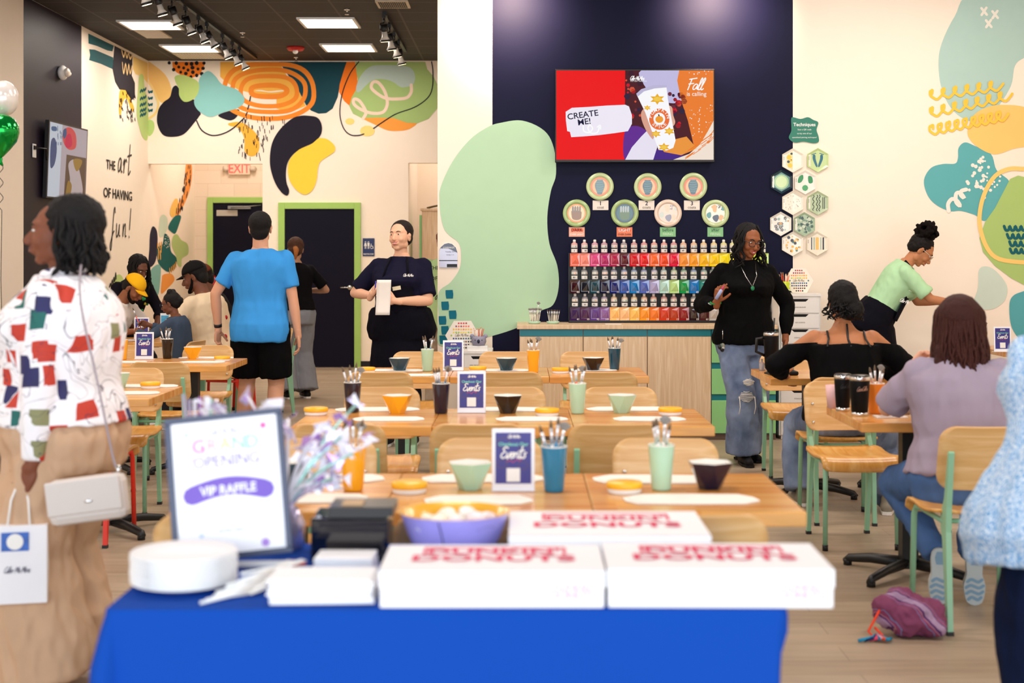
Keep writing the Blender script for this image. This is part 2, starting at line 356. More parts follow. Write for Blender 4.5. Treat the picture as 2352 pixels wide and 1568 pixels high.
stroke(m, [(1515, 665), (1515, 720), (1480, 765), (1400, 775), (1320, 770), (1260, 740), (1205, 690), (1215, 645), (1255, 645), (1300, 700), (1325, 770), (1325, 830), (1290, 880), (1200, 885), (1110, 850), (1065, 810), (1070, 775), (1110, 790), (1150, 850), (1160, 890), (1140, 925)], c2, W, '#f6dcc6', .042, 5)
stroke(m, [(1105, 484), (1040, 570), (985, 700), (960, 820), (960, 920), (990, 1010), (1040, 1055), (1100, 1060), (1145, 1048)], c2, W, BLK, .014, 6)
stroke(m, [(1675, 484), (1685, 560), (1680, 690), (1640, 770), (1540, 840), (1400, 890), (1300, 950), (1220, 1005)], c2, W, BLK, .014, 6)
dot(m, (1035, 950), 35, c2, W, '#f9dc82', 3, 26); dot(m, (1172, 1025), 57, c2, W, '#f9dc82', 3, 43)
blob(m, [(700, 905), (780, 920), (815, 980), (810, 1050), (760, 1110), (680, 1150), (600, 1200), (550, 1270), (535, 1350), (540, 1430), (560, 1490), (545, 1530), (500, 1505), (450, 1430), (415, 1320), (410, 1220), (430, 1110), (490, 1010), (580, 930), (640, 908)], c2, W, BLK, 6)
blob(m, [(800, 1080), (860, 1090), (915, 1140), (915, 1185), (860, 1225), (805, 1265), (785, 1320), (775, 1410), (740, 1490), (680, 1522), (610, 1480), (560, 1400), (550, 1310), (570, 1240), (640, 1170), (730, 1130), (780, 1090)], c2, W, '#fdd344', 7)
blob(m, [(1160, 945), (1200, 950), (1210, 1000), (1190, 1050), (1160, 1058)], c1, W, '#bfd984', 1)
for k, y in enumerate((715, 765, 815, 860)):
    stroke(m, [(1162, y-5), (1170, y+12), (1180, y), (1188, y+10), (1192, y-4)], c1, W, '#156068', .02)
stroke(m, [(1160, 640), (1190, 680), (1225, 760), (1240, 820), (1215, 890), (1160, 930)], c1, W, '#fbd88c', .03)
struct(m, 'wall_back')
# left wall
m = MB(); m.b2((XL-.15, -1.8, 0), (XL, YH, ZC), CREAM); W = onleft
yn0, yn1 = F*5/(VX-54), F*5/(VX-187)
m.b2((XL, yn0, 0), (XL+.001, yn1, ZC-.002), M('#201828', .5, name='dark_plum_wall_paint', var=.02))
blob(m, [(690, 262), (760, 295), (890, 358), (880, 402), (840, 395), (760, 360), (692, 340)], c1, W, '#17595f', 1, False)
blob(m, [(697, 385), (740, 388), (885, 450), (890, 545), (790, 500), (697, 470), (705, 430)], c1, W, '#17595f', 1, False)
blob(m, [(895, 358), (1035, 430), (1035, 520), (1030, 590), (1055, 650), (1055, 760), (1030, 785), (1000, 740), (980, 705), (935, 700), (900, 640), (880, 540)], c1, W, '#2c2830', 2, False)
stroke(m, [(950, 395), (965, 445), (978, 405), (990, 452), (1003, 415), (1015, 460), (1032, 430)], c1, W, '#f0c98a', .03)
stroke(m, [(955, 492), (965, 575), (980, 500), (992, 582), (1005, 505), (1015, 575), (1030, 520)], c1, W, '#f0c98a', .03)
blob(m, [(940, 705), (985, 703), (1025, 780), (1050, 850), (1030, 870), (990, 772), (960, 810), (945, 900), (930, 880), (930, 780)], c1, W, '#f2b740', 1)
for i in range(46):
    x = random.uniform(930, 1055); y = random.uniform(715, 940)
    if y > 760+(1055-x)*1.5 and x < 950: continue
    stroke(m, [(x, y), (x+3, y+18)], c1, W, BLK, .022, 5)
blob(m, [(1040, 440), (1155, 492), (1155, 650), (1110, 600), (1060, 580), (1040, 540)], c1, W, '#f8d280', 1, False)
blob(m, [(1090, 592), (1120, 592), (1132, 700), (1156, 800), (1156, 1075), (1120, 1080), (1090, 1000), (1068, 880), (1080, 700)], c1, W, '#c0da86', 2)
for k, y in enumerate((700, 760, 810, 855, 890)):
    stroke(m, [(1095, y+20), (1105, y+5), (1113, y+14), (1122, y), (1130, y+6), (1140, y-10)], c1, W, '#156068', .035, 4)
blob(m, [(1455, 1287), (1498, 1287), (1500, 1400), (1480, 1500), (1450, 1580), (1420, 1640), (1395, 1690), (1370, 1680), (1385, 1610), (1440, 1500)], c1, W, '#f79b45', 1)
for i in range(44):
    t = random.random(); x = 1478-85*t*t+random.uniform(-30, 20); y = 1300+360*t; stroke(m, [(x, y), (x-2, y+14)], c1, W, BLK, .04, 3)
for pts, col in (([(690, 120), (715, 120), (715, 180), (690, 240), (665, 240), (660, 190)], '#fbc765'), ([(700, 235), (738, 240), (720, 310), (695, 365), (660, 345), (645, 320), (665, 275)], '#1a6a66'),
    ([(585, 260), (610, 228), (640, 260), (635, 340), (600, 390), (580, 370)], '#cfe0cb'), ([(535, 312), (565, 350), (568, 450), (555, 560), (520, 605), (502, 580), (510, 480), (515, 370)], '#22203a'),
    ([(620, 365), (655, 400), (665, 490), (705, 540), (700, 600), (650, 640), (600, 610), (570, 560), (565, 470), (605, 440)], '#17605f'), ([(680, 385), (710, 370), (740, 410), (785, 440), (790, 510), (745, 545), (740, 600), (715, 590), (700, 520), (672, 450)], '#b7cf86'),
    ([(560, 590), (590, 600), (590, 680), (575, 800), (540, 800), (520, 740), (515, 640)], '#82bab0'), ([(610, 660), (670, 655), (690, 700), (640, 760), (595, 795), (600, 700)], '#f5a04b'), ([(300, 660), (325, 700), (310, 740), (250, 755), (245, 720), (265, 670)], '#c2da8c')):
    blob(m, pts, c5, W, col, 2)
for i in range(26): dot(m, (random.uniform(615, 655), random.uniform(380, 470)), 3, c5, W, '#f3f0e2', 4, n=6)
for x, y in ((568, 440), (582, 435), (596, 430), (574, 480), (586, 495), (592, 470), (572, 520), (588, 520), (700, 575), (690, 590), (680, 600), (668, 610), (655, 620)): stroke(m, [(x, y), (x, y+24)], c5, W, '#f3b14c', .045, 5)
# writing on the left wall, laid along the wall
def lt(p, k=6): return onleft(c1(p), k)
INK = M('#1d1a18', .6, name='wall_lettering')
def wtext(body, pl, pr, h, script=False):
    a, b = lt(pl), lt(pr); d = (b-a); L = abs(d.y)
    if script: m.script(body, a, (0, 1, 0), (0, 0, 1), h, .024, INK, .2, L/(h*sum(GL[c][1] for c in body)))
    else:
        cu = MB(); cu.text(body, (0, 0, 0), (1, 0, 0), (0, 1, 0), 1, INK, 'LEFT', off=.012); wd = max(v[0] for v in cu.v)
        m.text(body, a, (0, 1, 0), (0, 0, 1), h/.7, INK, 'LEFT', off=.015, sx=L/(wd*h/.7))
s_ = lambda p: F/lt(p).y
wtext('THE', (828, 1318), (899, 1330), 72/3.408/s_((860, 1320)))
wtext('art', (915, 1345), (1022, 1360), .36, True)
wtext('OF HAVING', (806, 1540), (1030, 1566), 74/3.408/s_((920, 1540)))
a = onleft(c5((232, 385)), 6); m.script('fun!', a, (0, 1, 0), (0, 0, 1), .33, .024, INK, .18, 1.75)
a = onleft(c5((218, 752)), 6); m.ribbon([onleft(c5(p), 6) for p in ((218, 755), (228, 725), (232, 745), (240, 700), (246, 728), (252, 680), (258, 710), (266, 645), (268, 690))], .025, INK, (1, 0, 0))
struct(m, 'wall_left')
# hall behind the opening
m = MB(); bw = brick('painted_block_wall', ('#f3e2cc', '#efdcc4'), .4, .2, .004, '#e3cfb6', .7, .5, (1, 1, 1), .02, (R(90), 0, 0))
m.b2((XL, YH, 0), (-2.6, YH+.15, ZC), bw); struct(m, 'wall_hall')
m = MB(); m.b2((xo, YB+.15, 0), (xo+.12, YH, ZC), CREAM); struct(m, 'wall_hall_right')
m = MB(); m.b2((xr-.12, YB+.15, 0), (xr, YH, ZC), CREAM); struct(m, 'wall_alcove_left')
m = MB(); m.b2((xr, YH-1, 0), (XR, YH-.85, ZC), CREAM); struct(m, 'wall_alcove')
m = MB(); m.b2((XR, -1.8, 0), (XR+.15, YH, ZC), CREAM); struct(m, 'wall_right')
m = MB(); m.b2((xo, YB-.012, 0), (at(640, 0, YB).x, YB, .09), BLACK); m.b2((at(829, 0, YB).x, YB-.012, 0), (xr, YB, .09), BLACK); struct(m, 'baseboard_back')
# feature wall (navy with mint shape)
m = MB(); xe = at(1005, 0, YF).x; m.b2((xe, YF, 0), (XR, YF+.2, ZC), CREAM); W = onfeat
xa, xb = at(1131, 0, YF).x, at(1821, 0, YF).x
m.b2((xa, YF-.001, 0), (xb, YF, ZC-.002), NAVYW)
mint = [(1150, 282), (1200, 277), (1250, 300), (1272, 340), (1277, 400), (1265, 440), (1257, 500), (1262, 560), (1280, 610), (1283, 660), (1270, 700), (1240, 715), (1205, 745), (1131, 771), (1060, 782), (1008, 792), (1007.5, 730), (1007.5, 672), (1035, 648), (1056, 616), (1059, 581), (1053, 557), (1032, 540), (1020, 525), (1013, 499), (1010, 469), (1012, 430), (1040, 370), (1080, 320), (1120, 292)]
blob(m, [p for p in mint], idt, W, '#b8dbb6', 2)
for cx, cy in ((860, 803), (827, 893), (886, 963), (806, 1007), (826, 1085), (812, 1158)):
    blob(m, [(cx-30, cy-32), (cx+26, cy-34), (cx+31, cy), (cx+28, cy+33), (cx-24, cy+34), (cx-29, cy+4)], c6, W, '#0e6f86', 4, False)
blob(m, [(985, -30), (1330, -30), (1330, 260), (1246, 290), (1200, 330), (1180, 430), (1110, 540), (1040, 598), (960, 602), (880, 540), (830, 430), (818, 300), (840, 200), (900, 80)], c7, W, '#b3d2c8', 1)
for x, y in ((1045, 57), (1100, 73), (1068, 118)):
    stroke(m, [(x-13, y-16), (x+14, y+17)], c7, W, '#f2efe2', .022, 3); stroke(m, [(x+12, y-18), (x-12, y+18)], c7, W, '#f2efe2', .022, 3)
blob(m, [(965, 640), (1000, 570), (1080, 530), (1170, 525), (1246, 535), (1330, 570), (1330, 720), (1246, 735), (1190, 745), (1100, 772), (1020, 740), (970, 690)], c7, W, '#fdcd77', 3)
for x0, y0, x1, y1, nl in ((785, 465, 1140, 415, 6), (787, 552, 1185, 465, 7), (790, 640, 1165, 565, 9)):
    pts = []; N = nl*8
    for i in range(N+1):
        t = i/N; a = 2*pi*nl*t; ln = 24*(1+.2*sin(3*a)) ; pts.append((x0+(x1-x0)*t+19*cos(a)-19, y0+(y1-y0)*t-ln*sin(a+.25)+10))
    stroke(m, pts, c7, W, '#fbcb4a', .021, 5)
blob(m, [(745, 900), (780, 840), (840, 820), (900, 818), (915, 790), (918, 740), (950, 712), (1000, 730), (1080, 770), (1108, 850), (1170, 905), (1150, 960), (1060, 1100), (1000, 1075), (930, 1055), (870, 1055), (800, 1020), (760, 970)], c7, W, '#62b1b4', 2)
for i in range(46):
    x = random.gauss(1030, 38); y = random.gauss(890, 62)
    if 955 < x < 1095 and 785 < y < 1000: dot(m, (x, y), random.choice((5, 8, 10)), c7, W, '#f2f0e4', 4, n=8)
for d in ((1125, 883), (1122, 905), (1110, 925), (1098, 935), (1085, 920), (1095, 910)): dot(m, d, 6, c7, W, '#f2f0e4', 6, n=8)
stroke(m, [(868, 1055), (865, 1020), (885, 995), (910, 1005), (925, 1030), (905, 1010), (905, 970), (925, 965), (945, 990), (928, 975), (932, 955), (955, 948)], c7, W, '#f2f0e4', .034, 5)
blob(m, [(1175, 895), (1215, 878), (1246, 885), (1330, 900), (1330, 1440), (1246, 1425), (1180, 1390), (1100, 1330), (1040, 1260), (1022, 1190), (1050, 1110), (1100, 1040)], c7, W, '#acc977', 4, False)
stroke(m, [(1330, 845), (1246, 845), (1170, 845), (1100, 880), (1050, 960), (1025, 1050), (1025, 1140), (1060, 1240), (1120, 1295), (1246, 1312), (1330, 1310)], c7, W, '#fbd27a', .036, 6)
for k, (x0, y) in enumerate(((1145, 1135), (1160, 1175), (1172, 1212), (1175, 1248))):
    pts = []
    for j in range(6): pts += [(x0+j*28, y-4), (x0+j*28+9, y+16), (x0+j*28+22, y+14)]
    stroke(m, pts, c7, W, '#135f68', .024, 6)
blob(m, [(1020, 1350), (1060, 1332), (1110, 1360), (1160, 1430), (1150, 1500), (1090, 1545), (1010, 1545), (990, 1520), (1015, 1440)], c7, W, '#cfe0d2', 2)
blob(m, [(1330, 1430), (1246, 1455), (1190, 1480), (1172, 1530), (1185, 1640), (1250, 1720), (1330, 1740)], c7, W, '#5aabb2', 2)
struct(m, 'wall_center')
m = MB(); m.b2((xe+1.6, YF+.2, 0), (xe+1.75, YB, ZC), CREAM); struct(m, 'wall_center_return')
# doors
def door(name, x0, x1, y, ztop, panel, n, right=True):
    m = MB(); fw = .085
    m.b2((x0, y-.04, 0), (x0+fw, y, ztop), LIME, .004); m.b2((x1-fw, y-.04, 0), (x1, y, ztop), LIME, .004); m.b2((x0+fw, y-.04, ztop-fw), (x1-fw, y, ztop), LIME, .004)
    o = struct(m, name); p = MB(); p.b2((x0+fw+.004, y-.018, .01), (x1-fw-.004, y-.002, ztop-fw-.004), M('#0c0a1e', .55, name='navy_door_paint', spec=.15)); p.obj('door_leaf', o)
    return o
dx0, dx1 = at(640, 0, YB).x, at(829, 0, YB).x; dz = at(0, 465, YB).z
d1 = door('door_1', dx0, dx1, YB, dz, 0, 1)
h = MB(); hp = at(804, 660, YB-.03); h.cone(hp+V((0, .02, 0)), hp-V((0, .03, 0)), .032, .032, CHROME, 20); h.tube([hp+V((0, -.03, 0)), hp+V((0, -.06, 0)), hp+V((-.03, -.065, 0)), hp+V((-.12, -.06, 0))], .009, CHROME); h.obj('door_handle', d1, label='chrome lever handle')
ex0 = at(477, 0, YH).x; ez = at(0, 453, YH).z
d2 = door('door_2', ex0, ex0+1.1, YH, ez, 0, 2)
h = MB(); a = at(c5((995, 195))[0], c5((995, 195))[1], YH-.02); h.b2(a, a+V((.32, -.005, -.09)), M('#bdb6ab', .5, name='door_notice_plate')); h.obj('notice_plate', d2, label='blank pale plate')
h = MB(); b = at(c5((1080, 175))[0], c5((1080, 175))[1], YH-.02); h.b2(b+V((0, -.05, -.03)), b+V((.35, 0, .02)), GREYM, .004); h.tube([b+V((.05, -.05, -.01)), b+V((.3, -.2, -.0)), b+V((.5, -.04, .03))], .008, GREYM); h.obj('door_closer', d2, label='grey hydraulic closer')
# ceiling lights and vents; spots
PAN = M('#fff4e2', .5, name='lit_diffuser', emit=6.0, var=.01)
def onceil(px, py): s = (VY-py)/(ZC-HC); return V(((px-VX)/s, F/s, ZC))
names = ['square lit ceiling panel beside the track of many spotlights, nearer one', 'square lit ceiling panel left of the long track near the mural corner', 'square lit ceiling panel left of the short spotlight track, nearer one', 'square lit ceiling panel just behind the red fire alarm']
for (x0, x1, y0, y1), nm in zip([(270, 392, 46, 65), (368, 484, 102, 117), (684, 811, 40, 61), (736, 853, 100, 116)], names):
    a = onceil(x0, y0); b = onceil(x1, y0); c = onceil((x0+x1)/2, y1); cx, cy, hw, hd = (a.x+b.x)/2, (a.y+c.y)/2, (b.x-a.x)/2, abs(c.y-a.y)/2
    t = thing('ceiling_light', nm, 'ceiling light', (cx, cy, ZC), 0, 'square lit ceiling panels')
    f = MB()
    for sx, sy, w_, d_ in ((0, -1, hw, .015), (0, 1, hw, .015), (-1, 0, .015, hd), (1, 0, .015, hd)): f.box((sx*hw, sy*hd, -.01), (2*w_+(.03 if sx == 0 else 0), 2*d_, .02), WHITE)
    f.obj('frame', t); g = MB(); g.box((0, 0, -.006), (2*hw-.03, 2*hd-.03, .008), PAN); g.obj('diffuser', t)
    area('ceiling_light_lamp', (cx, cy, ZC-.03), (0, 0, 0), 2*hw, 2*hd, 30, WARM)
for q, nm in (((305, 365, 66, 85), 'flat perforated white ceiling vent next to nearer left light panel'), ((393, 497, 119, 133), 'flat white ceiling vent above the leopard spotted mural patch'), ((861, 936, 0, 16), 'slotted white ceiling vent near the top edge above the short track')):
    a = onceil(q[0], q[2]); b = onceil(q[1], q[2]); c = onceil(q[0], q[3]); t = thing('ceiling_vent', nm, 'vent', ((a.x+b.x)/2, (a.y+c.y)/2, ZC)); hw, hd = (b.x-a.x)/2, abs(a.y-c.y)/2
    f = MB(); f.box((0, 0, -.008), (2*hw, 2*hd, .016), M('#cfc2ae', .6, name='vent_metal')); f.obj('vent_frame', t)
    g = MB(); dk = M('#3a342e', .6, name='vent_slot_dark'); n = 14
    for i in range(n): g.box((-hw*.8+1.6*hw*i/(n-1), 0, -.018), (.012 if q[2] == 0 else .004, hd*1.6, .004), dk if q[2] == 0 else WHITE)
    g.obj('louvres', t)
def track(p0, p1, heads, nm, gl):
    za = ZC-.03; s0 = (VY-p0[1])/(za-HC); s1 = (VY-p1[1])/(za-HC); x = ((p0[0]-VX)/s0+(p1[0]-VX)/s1)/2
    t = thing('light_track', nm, 'light track', (x, F/s0, za)); L = F/s1-F/s0
    f = MB(); f.box((0, L/2, 0), (.035, L, .03), BLACK); f.box((0, 0, .01), (.05, .08, .05), BLACK); f.obj('rail', t)
    for i, (hx, hy) in enumerate(heads):
        zz = ZC-.30; s = (VY-hy)/(zz-HC); y = F/s; xx = (hx-VX)/s
        if y > YB-.25: y = YB-.3
        h = thing('track_spotlight', '%s spotlight from the %s on the %s' % (['nearest', 'second', 'third', 'fourth', 'fifth', 'sixth', 'seventh', 'eighth', 'farthest'][i] if i < len(heads)-1 else 'farthest', 'near end' , gl), 'spotlight', (x, y, ZC-.05), 0, 'spotlights on the '+gl)
        d = V((xx-x-.02, .05, -.28)).normalized() if abs(xx-x) < .3 else V((-.2, .1, -.3)).normalized()
        b = MB(); b.box((0, 0, -.02), (.03, .07, .04), BLACK); b.tube([(0, 0, -.03), (0, 0, -.09)], .01, BLACK); b.tube([(-.035, 0, -.09), (-.035, 0, -.17)], .006, BLACK); b.tube([(-.035, 0, -.09), (0, 0, -.09)], .006, BLACK); b.obj('bracket', h)
        o = V((0, 0, -.10)); b = MB(); b.tube([o, o+d*.07, o+d*.08], [.035, .037, .03], BLACK, 14); b.obj('housing', h)
        b = MB(); b.tube([o+d*.08, o+d*.13, o+d*.165], [.026, .03, .05], M('#d9d4cc', .35, name='lamp_reflector_glass'), 16); b.tube([o+d*.165, o+d*.185], [.055, .055], BLACK, 16); b.tube([o+d*.1855, o+d*.187], [.046, .046], M('#ffe6b8', .5, name='lit_bulb_face', emit=9.), 16); b.obj('bulb', h)
        spot('track_lamp', V((x, y, ZC-.05))+o+d*.2, V((x, y, ZC-.05))+d*3+V((-.3, 1.0, 0)), 26, 60, (1, .80, .60), .7)
track((408, 0), (590, 133), [(348, 3), (384, 28), (421, 51), (453, 72), (484, 92), (512, 105), (537, 129), (560, 144), (578, 155)], 'long black ceiling track carrying nine spotlights', 'long ceiling track')
track((881, 34), (934, 117), [(890, 88), (906, 108), (921, 125), (931, 142)], 'short black ceiling track carrying four spotlights near the cream corner wall', 'short ceiling track')
a = onceil(679, 108); t = thing('fire_alarm', 'round red ceiling fire alarm with clear strobe', 'fire alarm', a)
b = MB(); b.lathe([(.11, 0), (.11, -.02), (.09, -.045), (.03, -.05)], M('#c21a12', .4, name='red_plastic')); b.text('FIRE', (0, -.08, -.05), (1, 0, 0), (0, .3, .9), .05, WHITE); b.obj('housing', t); b = MB(); b.ell((0, -.02, -.06), (.035, .035, .03), WHITE); b.obj('strobe', t)
for px, py, nm in ((557, 78, 'small sprinkler head hanging beside the long track'), (680, 135, 'small sprinkler head below the red fire alarm'), (797, 25, 'small pale sprinkler head above the nearer right light panel')):
    a = onceil(px, py-4); b = MB(); b.lathe([(.035, 0), (.03, -.012), (.008, -.015), (.008, -.05), (.025, -.055), (.02, -.06)], CHROME, 12); tag(b.obj('sprinkler_head', loc=a), nm, 'sprinkler')
# exit sign, restroom sign, alarm light, extinguisher
t = thing('exit_sign', 'cream exit sign with glowing red letters and two lamp heads', 'exit sign', at(550, 388, YH-.03))
b = MB(); b.box((0, 0, .02), (.33, .05, .22), M('#e9d2b8', .6, name='exit_sign_case'), None, .01); b.obj('case', t)
b = MB(); b.text('EXIT', (0, -.028, -.06), (1, 0, 0), (0, 0, 1), .20, M('#ff4a45', .5, name='lit_red_letters', emit=1.6), off=.01, sx=.8); b.obj('letters', t)
for sx in (-1, 1): b = MB(); b.cone((sx*.17, 0, 0), (sx*.24, -.03, -.0), .035, .045, M('#d8c8b4', .5, name='lamp_head'), 12); b.cone((sx*.17, 0, 0), (sx*.235, 0, 0), .012, .012, GREYM); b.obj('lamp_head', t)
BLUE = M('#1c2f63', .4, name='blue_sign'); a, b_ = at(833, 547, YB-.01), at(860, 588, YB-.01)
m = MB(); m.b2((a.x, YB-.01, b_.z), (b_.x, YB-.002, a.z), BLUE, .002); cx = (a.x+b_.x)/2; f = YB-.0115
m.text('RESTROOM', (cx, f, b_.z+.018), (1, 0, 0), (0, 0, 1), .026, WHITE, off=.015)
for dx, sk in ((-.042, True), (.0, False)):
    m.poly([(cx+dx+.007*cos(k*pi/4), f, a.z-.047+.007*sin(k*pi/4)) for k in range(8)], WHITE)
    if sk: m.poly([(cx+dx-.008, f, a.z-.06), (cx+dx+.008, f, a.z-.06), (cx+dx+.019, f, a.z-.105), (cx+dx-.019, f, a.z-.105)], WHITE)
    else: m.poly([(cx+dx-.014, f, a.z-.06), (cx+dx+.014, f, a.z-.06), (cx+dx+.012, f, a.z-.105), (cx+dx-.012, f, a.z-.105)], WHITE)
    for q in (-.005, .005): m.poly([(cx+dx+q-.003, f, a.z-.1), (cx+dx+q+.003, f, a.z-.1), (cx+dx+q+.003, f, a.z-.14), (cx+dx+q-.003, f, a.z-.14)], WHITE)
m.poly([(cx-.022, f, a.z-.04), (cx-.020, f, a.z-.04), (cx-.020, f, a.z-.14), (cx-.022, f, a.z-.14)], WHITE)
m.ribbon([(cx+.035, f, a.z-.075), (cx+.036, f, a.z-.105), (cx+.056, f, a.z-.105), (cx+.062, f, a.z-.135)], .007, WHITE, (0, -1, 0)); m.ribbon([(cx+.03, f, a.z-.1), (cx+.024, f, a.z-.12), (cx+.036, f, a.z-.14), (cx+.054, f, a.z-.13)], .005, WHITE, (0, -1, 0))
tag(m.obj('restroom_sign'), 'blue restroom sign with white figures beside the navy door', 'sign')
s = (VX-137)/5; a = V((XL+.004, F/s, HC-(167-VY)/s)); t = thing('wall_strobe', 'white wall mounted alarm strobe on the dark plum wall', 'alarm light', a)
b = MB(); b.ell((.03, 0, 0), (.05, .10, .08), WHITE); b.obj('housing', t); b = MB(); b.ell((.085, -.02, .0), (.03, .06, .05), M('#efe4d6', .2, name='strobe_lens')); b.ell((.06, .08, 0), (.035, .05, .03), WHITE); b.obj('strobe_lens', t)
s = (VX-76)/5; a = V((XL+.004, F/s, HC-(346-VY)/s)); m = MB(); m.box((.008, 0, 0), (.012, .09, .14), WHITE, None, .003)
m.box((.02, -.02, .03), (.02, .04, .04), BLACK); tag(m.obj('wall_outlet', loc=a), 'white wall outlet with black plug beside the left television', 'outlet')
m = MB(); m.tube([tuple(a+V((.03, -.02, .03))), tuple(a+V((.08, .15, .03))), tuple(a+V((.06, .22, -.08)))], .008, BLACK); tag(m.obj('power_cord'), 'black power cord curling from the wall outlet to left television', 'cord')
a = at(454, 668, YH-.35); t = thing('fire_extinguisher', 'red fire extinguisher beside the hall door frame', 'fire extinguisher', (XL+.25+.12, YH-.35, .8))
b = MB(); b.lathe([(.06, 0), (.075, .01), (.075, .32), (.05, .37), (.02, .39), (.02, .41)], M('#b5201a', .3, name='red_cylinder'), 16); b.obj('cylinder', t); b = MB(); b.box((0, 0, .43), (.04, .12, .03), BLACK); b.tube([(.02, -.02, .43), (.08, -.03, .4), (.1, -.02, .2)], .01, BLACK); b.obj('valve', t)
m = MB(); m.box((XL+.37, YH-.35, .79), (.2, .2, .02), GREYM); m.box((XL+.37, YH-.3, .4), (.02, .02, .78), GREYM); tag(m.obj('extinguisher_stand'), 'thin grey stand carrying the red fire extinguisher', 'stand')
# cabinet in the alcove
m = MB(); a = at(972, 485, YB+.6); t = thing('storage_cabinet', 'tall pale wood cabinet in the alcove behind the staff members', 'cabinet', (a.x, YB+.35, 0))
m.b2((0, 0, 0), (.9, .4, a.z), PALE); m.b2((-.02, -.02, a.z), (.92, .42, a.z+.03), PALE); m.obj('body', t)
b = MB(); b.b2((-.035, .02, .05), (-.004, .3, a.z-.06), GREENP); b.obj('side_panel', t, label='green side panel')
b = MB(); b.box((.30, -.03, a.z-.25), (.05, .04, .2), WHITE, None, .01); b.obj('handle', t)
m = MB(); m.sheet(10, 6, lambda u, v: (a.x+.06+.4*u, YB+.4+.3*v, a.z+.042+.03*sin(3*u)+.02*u), .012, M('#7a6a4a', .7, name='folded_sacks')); tag(m.obj('paper_stack'), 'loose stack of papers lying on top of the alcove cabinet', 'papers')
# ------------------------------------------------ televisions
def screen_mat(col, e=1.0): return M(col, .31, name='lit_screen_'+col.strip('#'), emit=1.25*(e*.5+.5), var=.02, spec=.04)
c3 = lambda p: (1240+p[0]/3.267, 130+p[1]/3.267)
YT = YF-.10
a, b_ = at(1275, 158, YT), at(1642, 373, YT)
t = thing('television', 'large wall television showing a red and orange pumpkin drink advert', 'television', ((a.x+b_.x)/2, YT, b_.z)); o = V(t.location)
m = MB(); m.b2((a.x-o.x, 0, 0), (b_.x-o.x, .055, a.z-b_.z), BLACK, .006); m.obj('casing', t)
m = MB(); m.b2((-.25, .055, .2), (.25, .0985, .6), BLACK); m.obj('wall_bracket', t)
m = MB()
def ts(p, k=1): v = at(p[0], p[1], YT)-o; return V((v.x, -.0012*k, v.z))
def tp(pts, col, k=1, e=.8, cr=c3, sm=False): m.poly([ts(cr((min(max(p[0], 123), 1303), min(max(p[1], 104), 774))), k) for p in (catmull(pts, True, 5) if sm else pts)], screen_mat(col, e))
tp([(122, 98), (1310, 104), (1303, 780), (122, 773)], '#fb0505', 1, .75)
tp([(640, 101), (1310, 104), (1303, 780), (636, 776)], '#50141f', 2, .6)
tp([(760, 102), (1100, 103), (1060, 330), (900, 330), (800, 240)], '#c9c3ea', 3, .8, sm=True)
for i in range(46):
    x, y = random.choice([(random.uniform(645, 760), random.uniform(110, 480)), (random.uniform(950, 1090), random.uniform(280, 520))]); r = random.uniform(8, 26)
    tp([(x+r*cos(k*1.05), y+r*sin(k*1.05)) for k in range(6)], random.choice(['#a30d1b', '#d01427', '#3b1026', '#6d2436', '#e0583a', '#2b1a3c']), 4, .7)
tp([(1045, 104), (1310, 104), (1303, 780), (1200, 776), (1160, 690), (1110, 480), (1060, 330), (1030, 180)], '#f5822b', 4, .8)
tp([(638, 560), (720, 520), (800, 560), (830, 650), (760, 776), (637, 776)], '#6a2a9e', 4, .6, sm=True); tp([(850, 700), (960, 690), (1080, 740), (1100, 777), (820, 777)], '#4b2390', 4, .6)
tp([(930, 640), (1100, 600), (1180, 690), (1060, 740), (930, 715)], '#f59b3b', 5, .8)
tp([(1000, 777), (1120, 730), (1200, 660), (1260, 560), (1306, 480), (1303, 780)], '#f6e6d6', 5, .9)
for i in range(26): x = random.uniform(1080, 1290); y = 777-(x-1000)*.7+random.uniform(0, 60); tp([(x, y), (x+60, y-40), (x+62, y-36), (x+2, y+5)], '#f5822b', 6, .8) if y < 770 else None
tp([(640, 776), (690, 680), (760, 600), (800, 560), (870, 620), (880, 680), (850, 776)], '#ece6f6', 6, .9)
tp([(760, 420), (790, 400), (840, 520), (850, 620), (800, 560), (765, 480)], '#e3a68f', 7, .8, sm=True); tp([(960, 380), (990, 380), (1000, 440), (1015, 490), (1000, 520), (975, 500)], '#e8b49c', 7, .8, sm=True)
tp([(725, 285), (740, 265), (840, 220), (940, 214), (950, 235), (960, 320), (1018, 630), (1000, 685), (950, 705), (890, 700), (868, 640), (790, 420)], '#fbfbff', 8, .95); tp([(722, 280), (760, 245), (850, 216), (950, 214), (952, 232), (860, 240), (780, 262), (735, 300)], '#c3bede', 9, .8)
for cx, cy, q in ((880, 320, 60), (870, 580, 42), (970, 560, 45), (930, 680, 48), (805, 385, 30)):
    tp([(cx+q*(1 if k % 2 else .5)*cos(k*pi/6), cy+q*.7*(1 if k % 2 else .55)*sin(k*pi/6)) for k in range(12)], '#f2b21c', 10, .85); tp([(cx+q*.5*cos(k*pi/4), cy+q*.3*sin(k*pi/4)) for k in range(8)], '#f9cf4e', 11, .85)
tp([(895+76*cos(k*pi/12), 470+80*sin(k*pi/12)) for k in range(24)], '#ef7034', 12, .85); tp([(895+44*cos(k*pi/12), 468+46*sin(k*pi/12)) for k in range(24)], '#fdfdff', 13, .9); tp([(895+30*cos(k*pi/8), 472+26*sin(k*pi/8)) for k in range(16)], '#f5a02b', 14, .85)
tp([(888, 448), (884, 434), (894, 434), (898, 448)], '#4a2a12', 15, .5)
WS = screen_mat('#ffffff', .95); DS = screen_mat('#151540', .3)
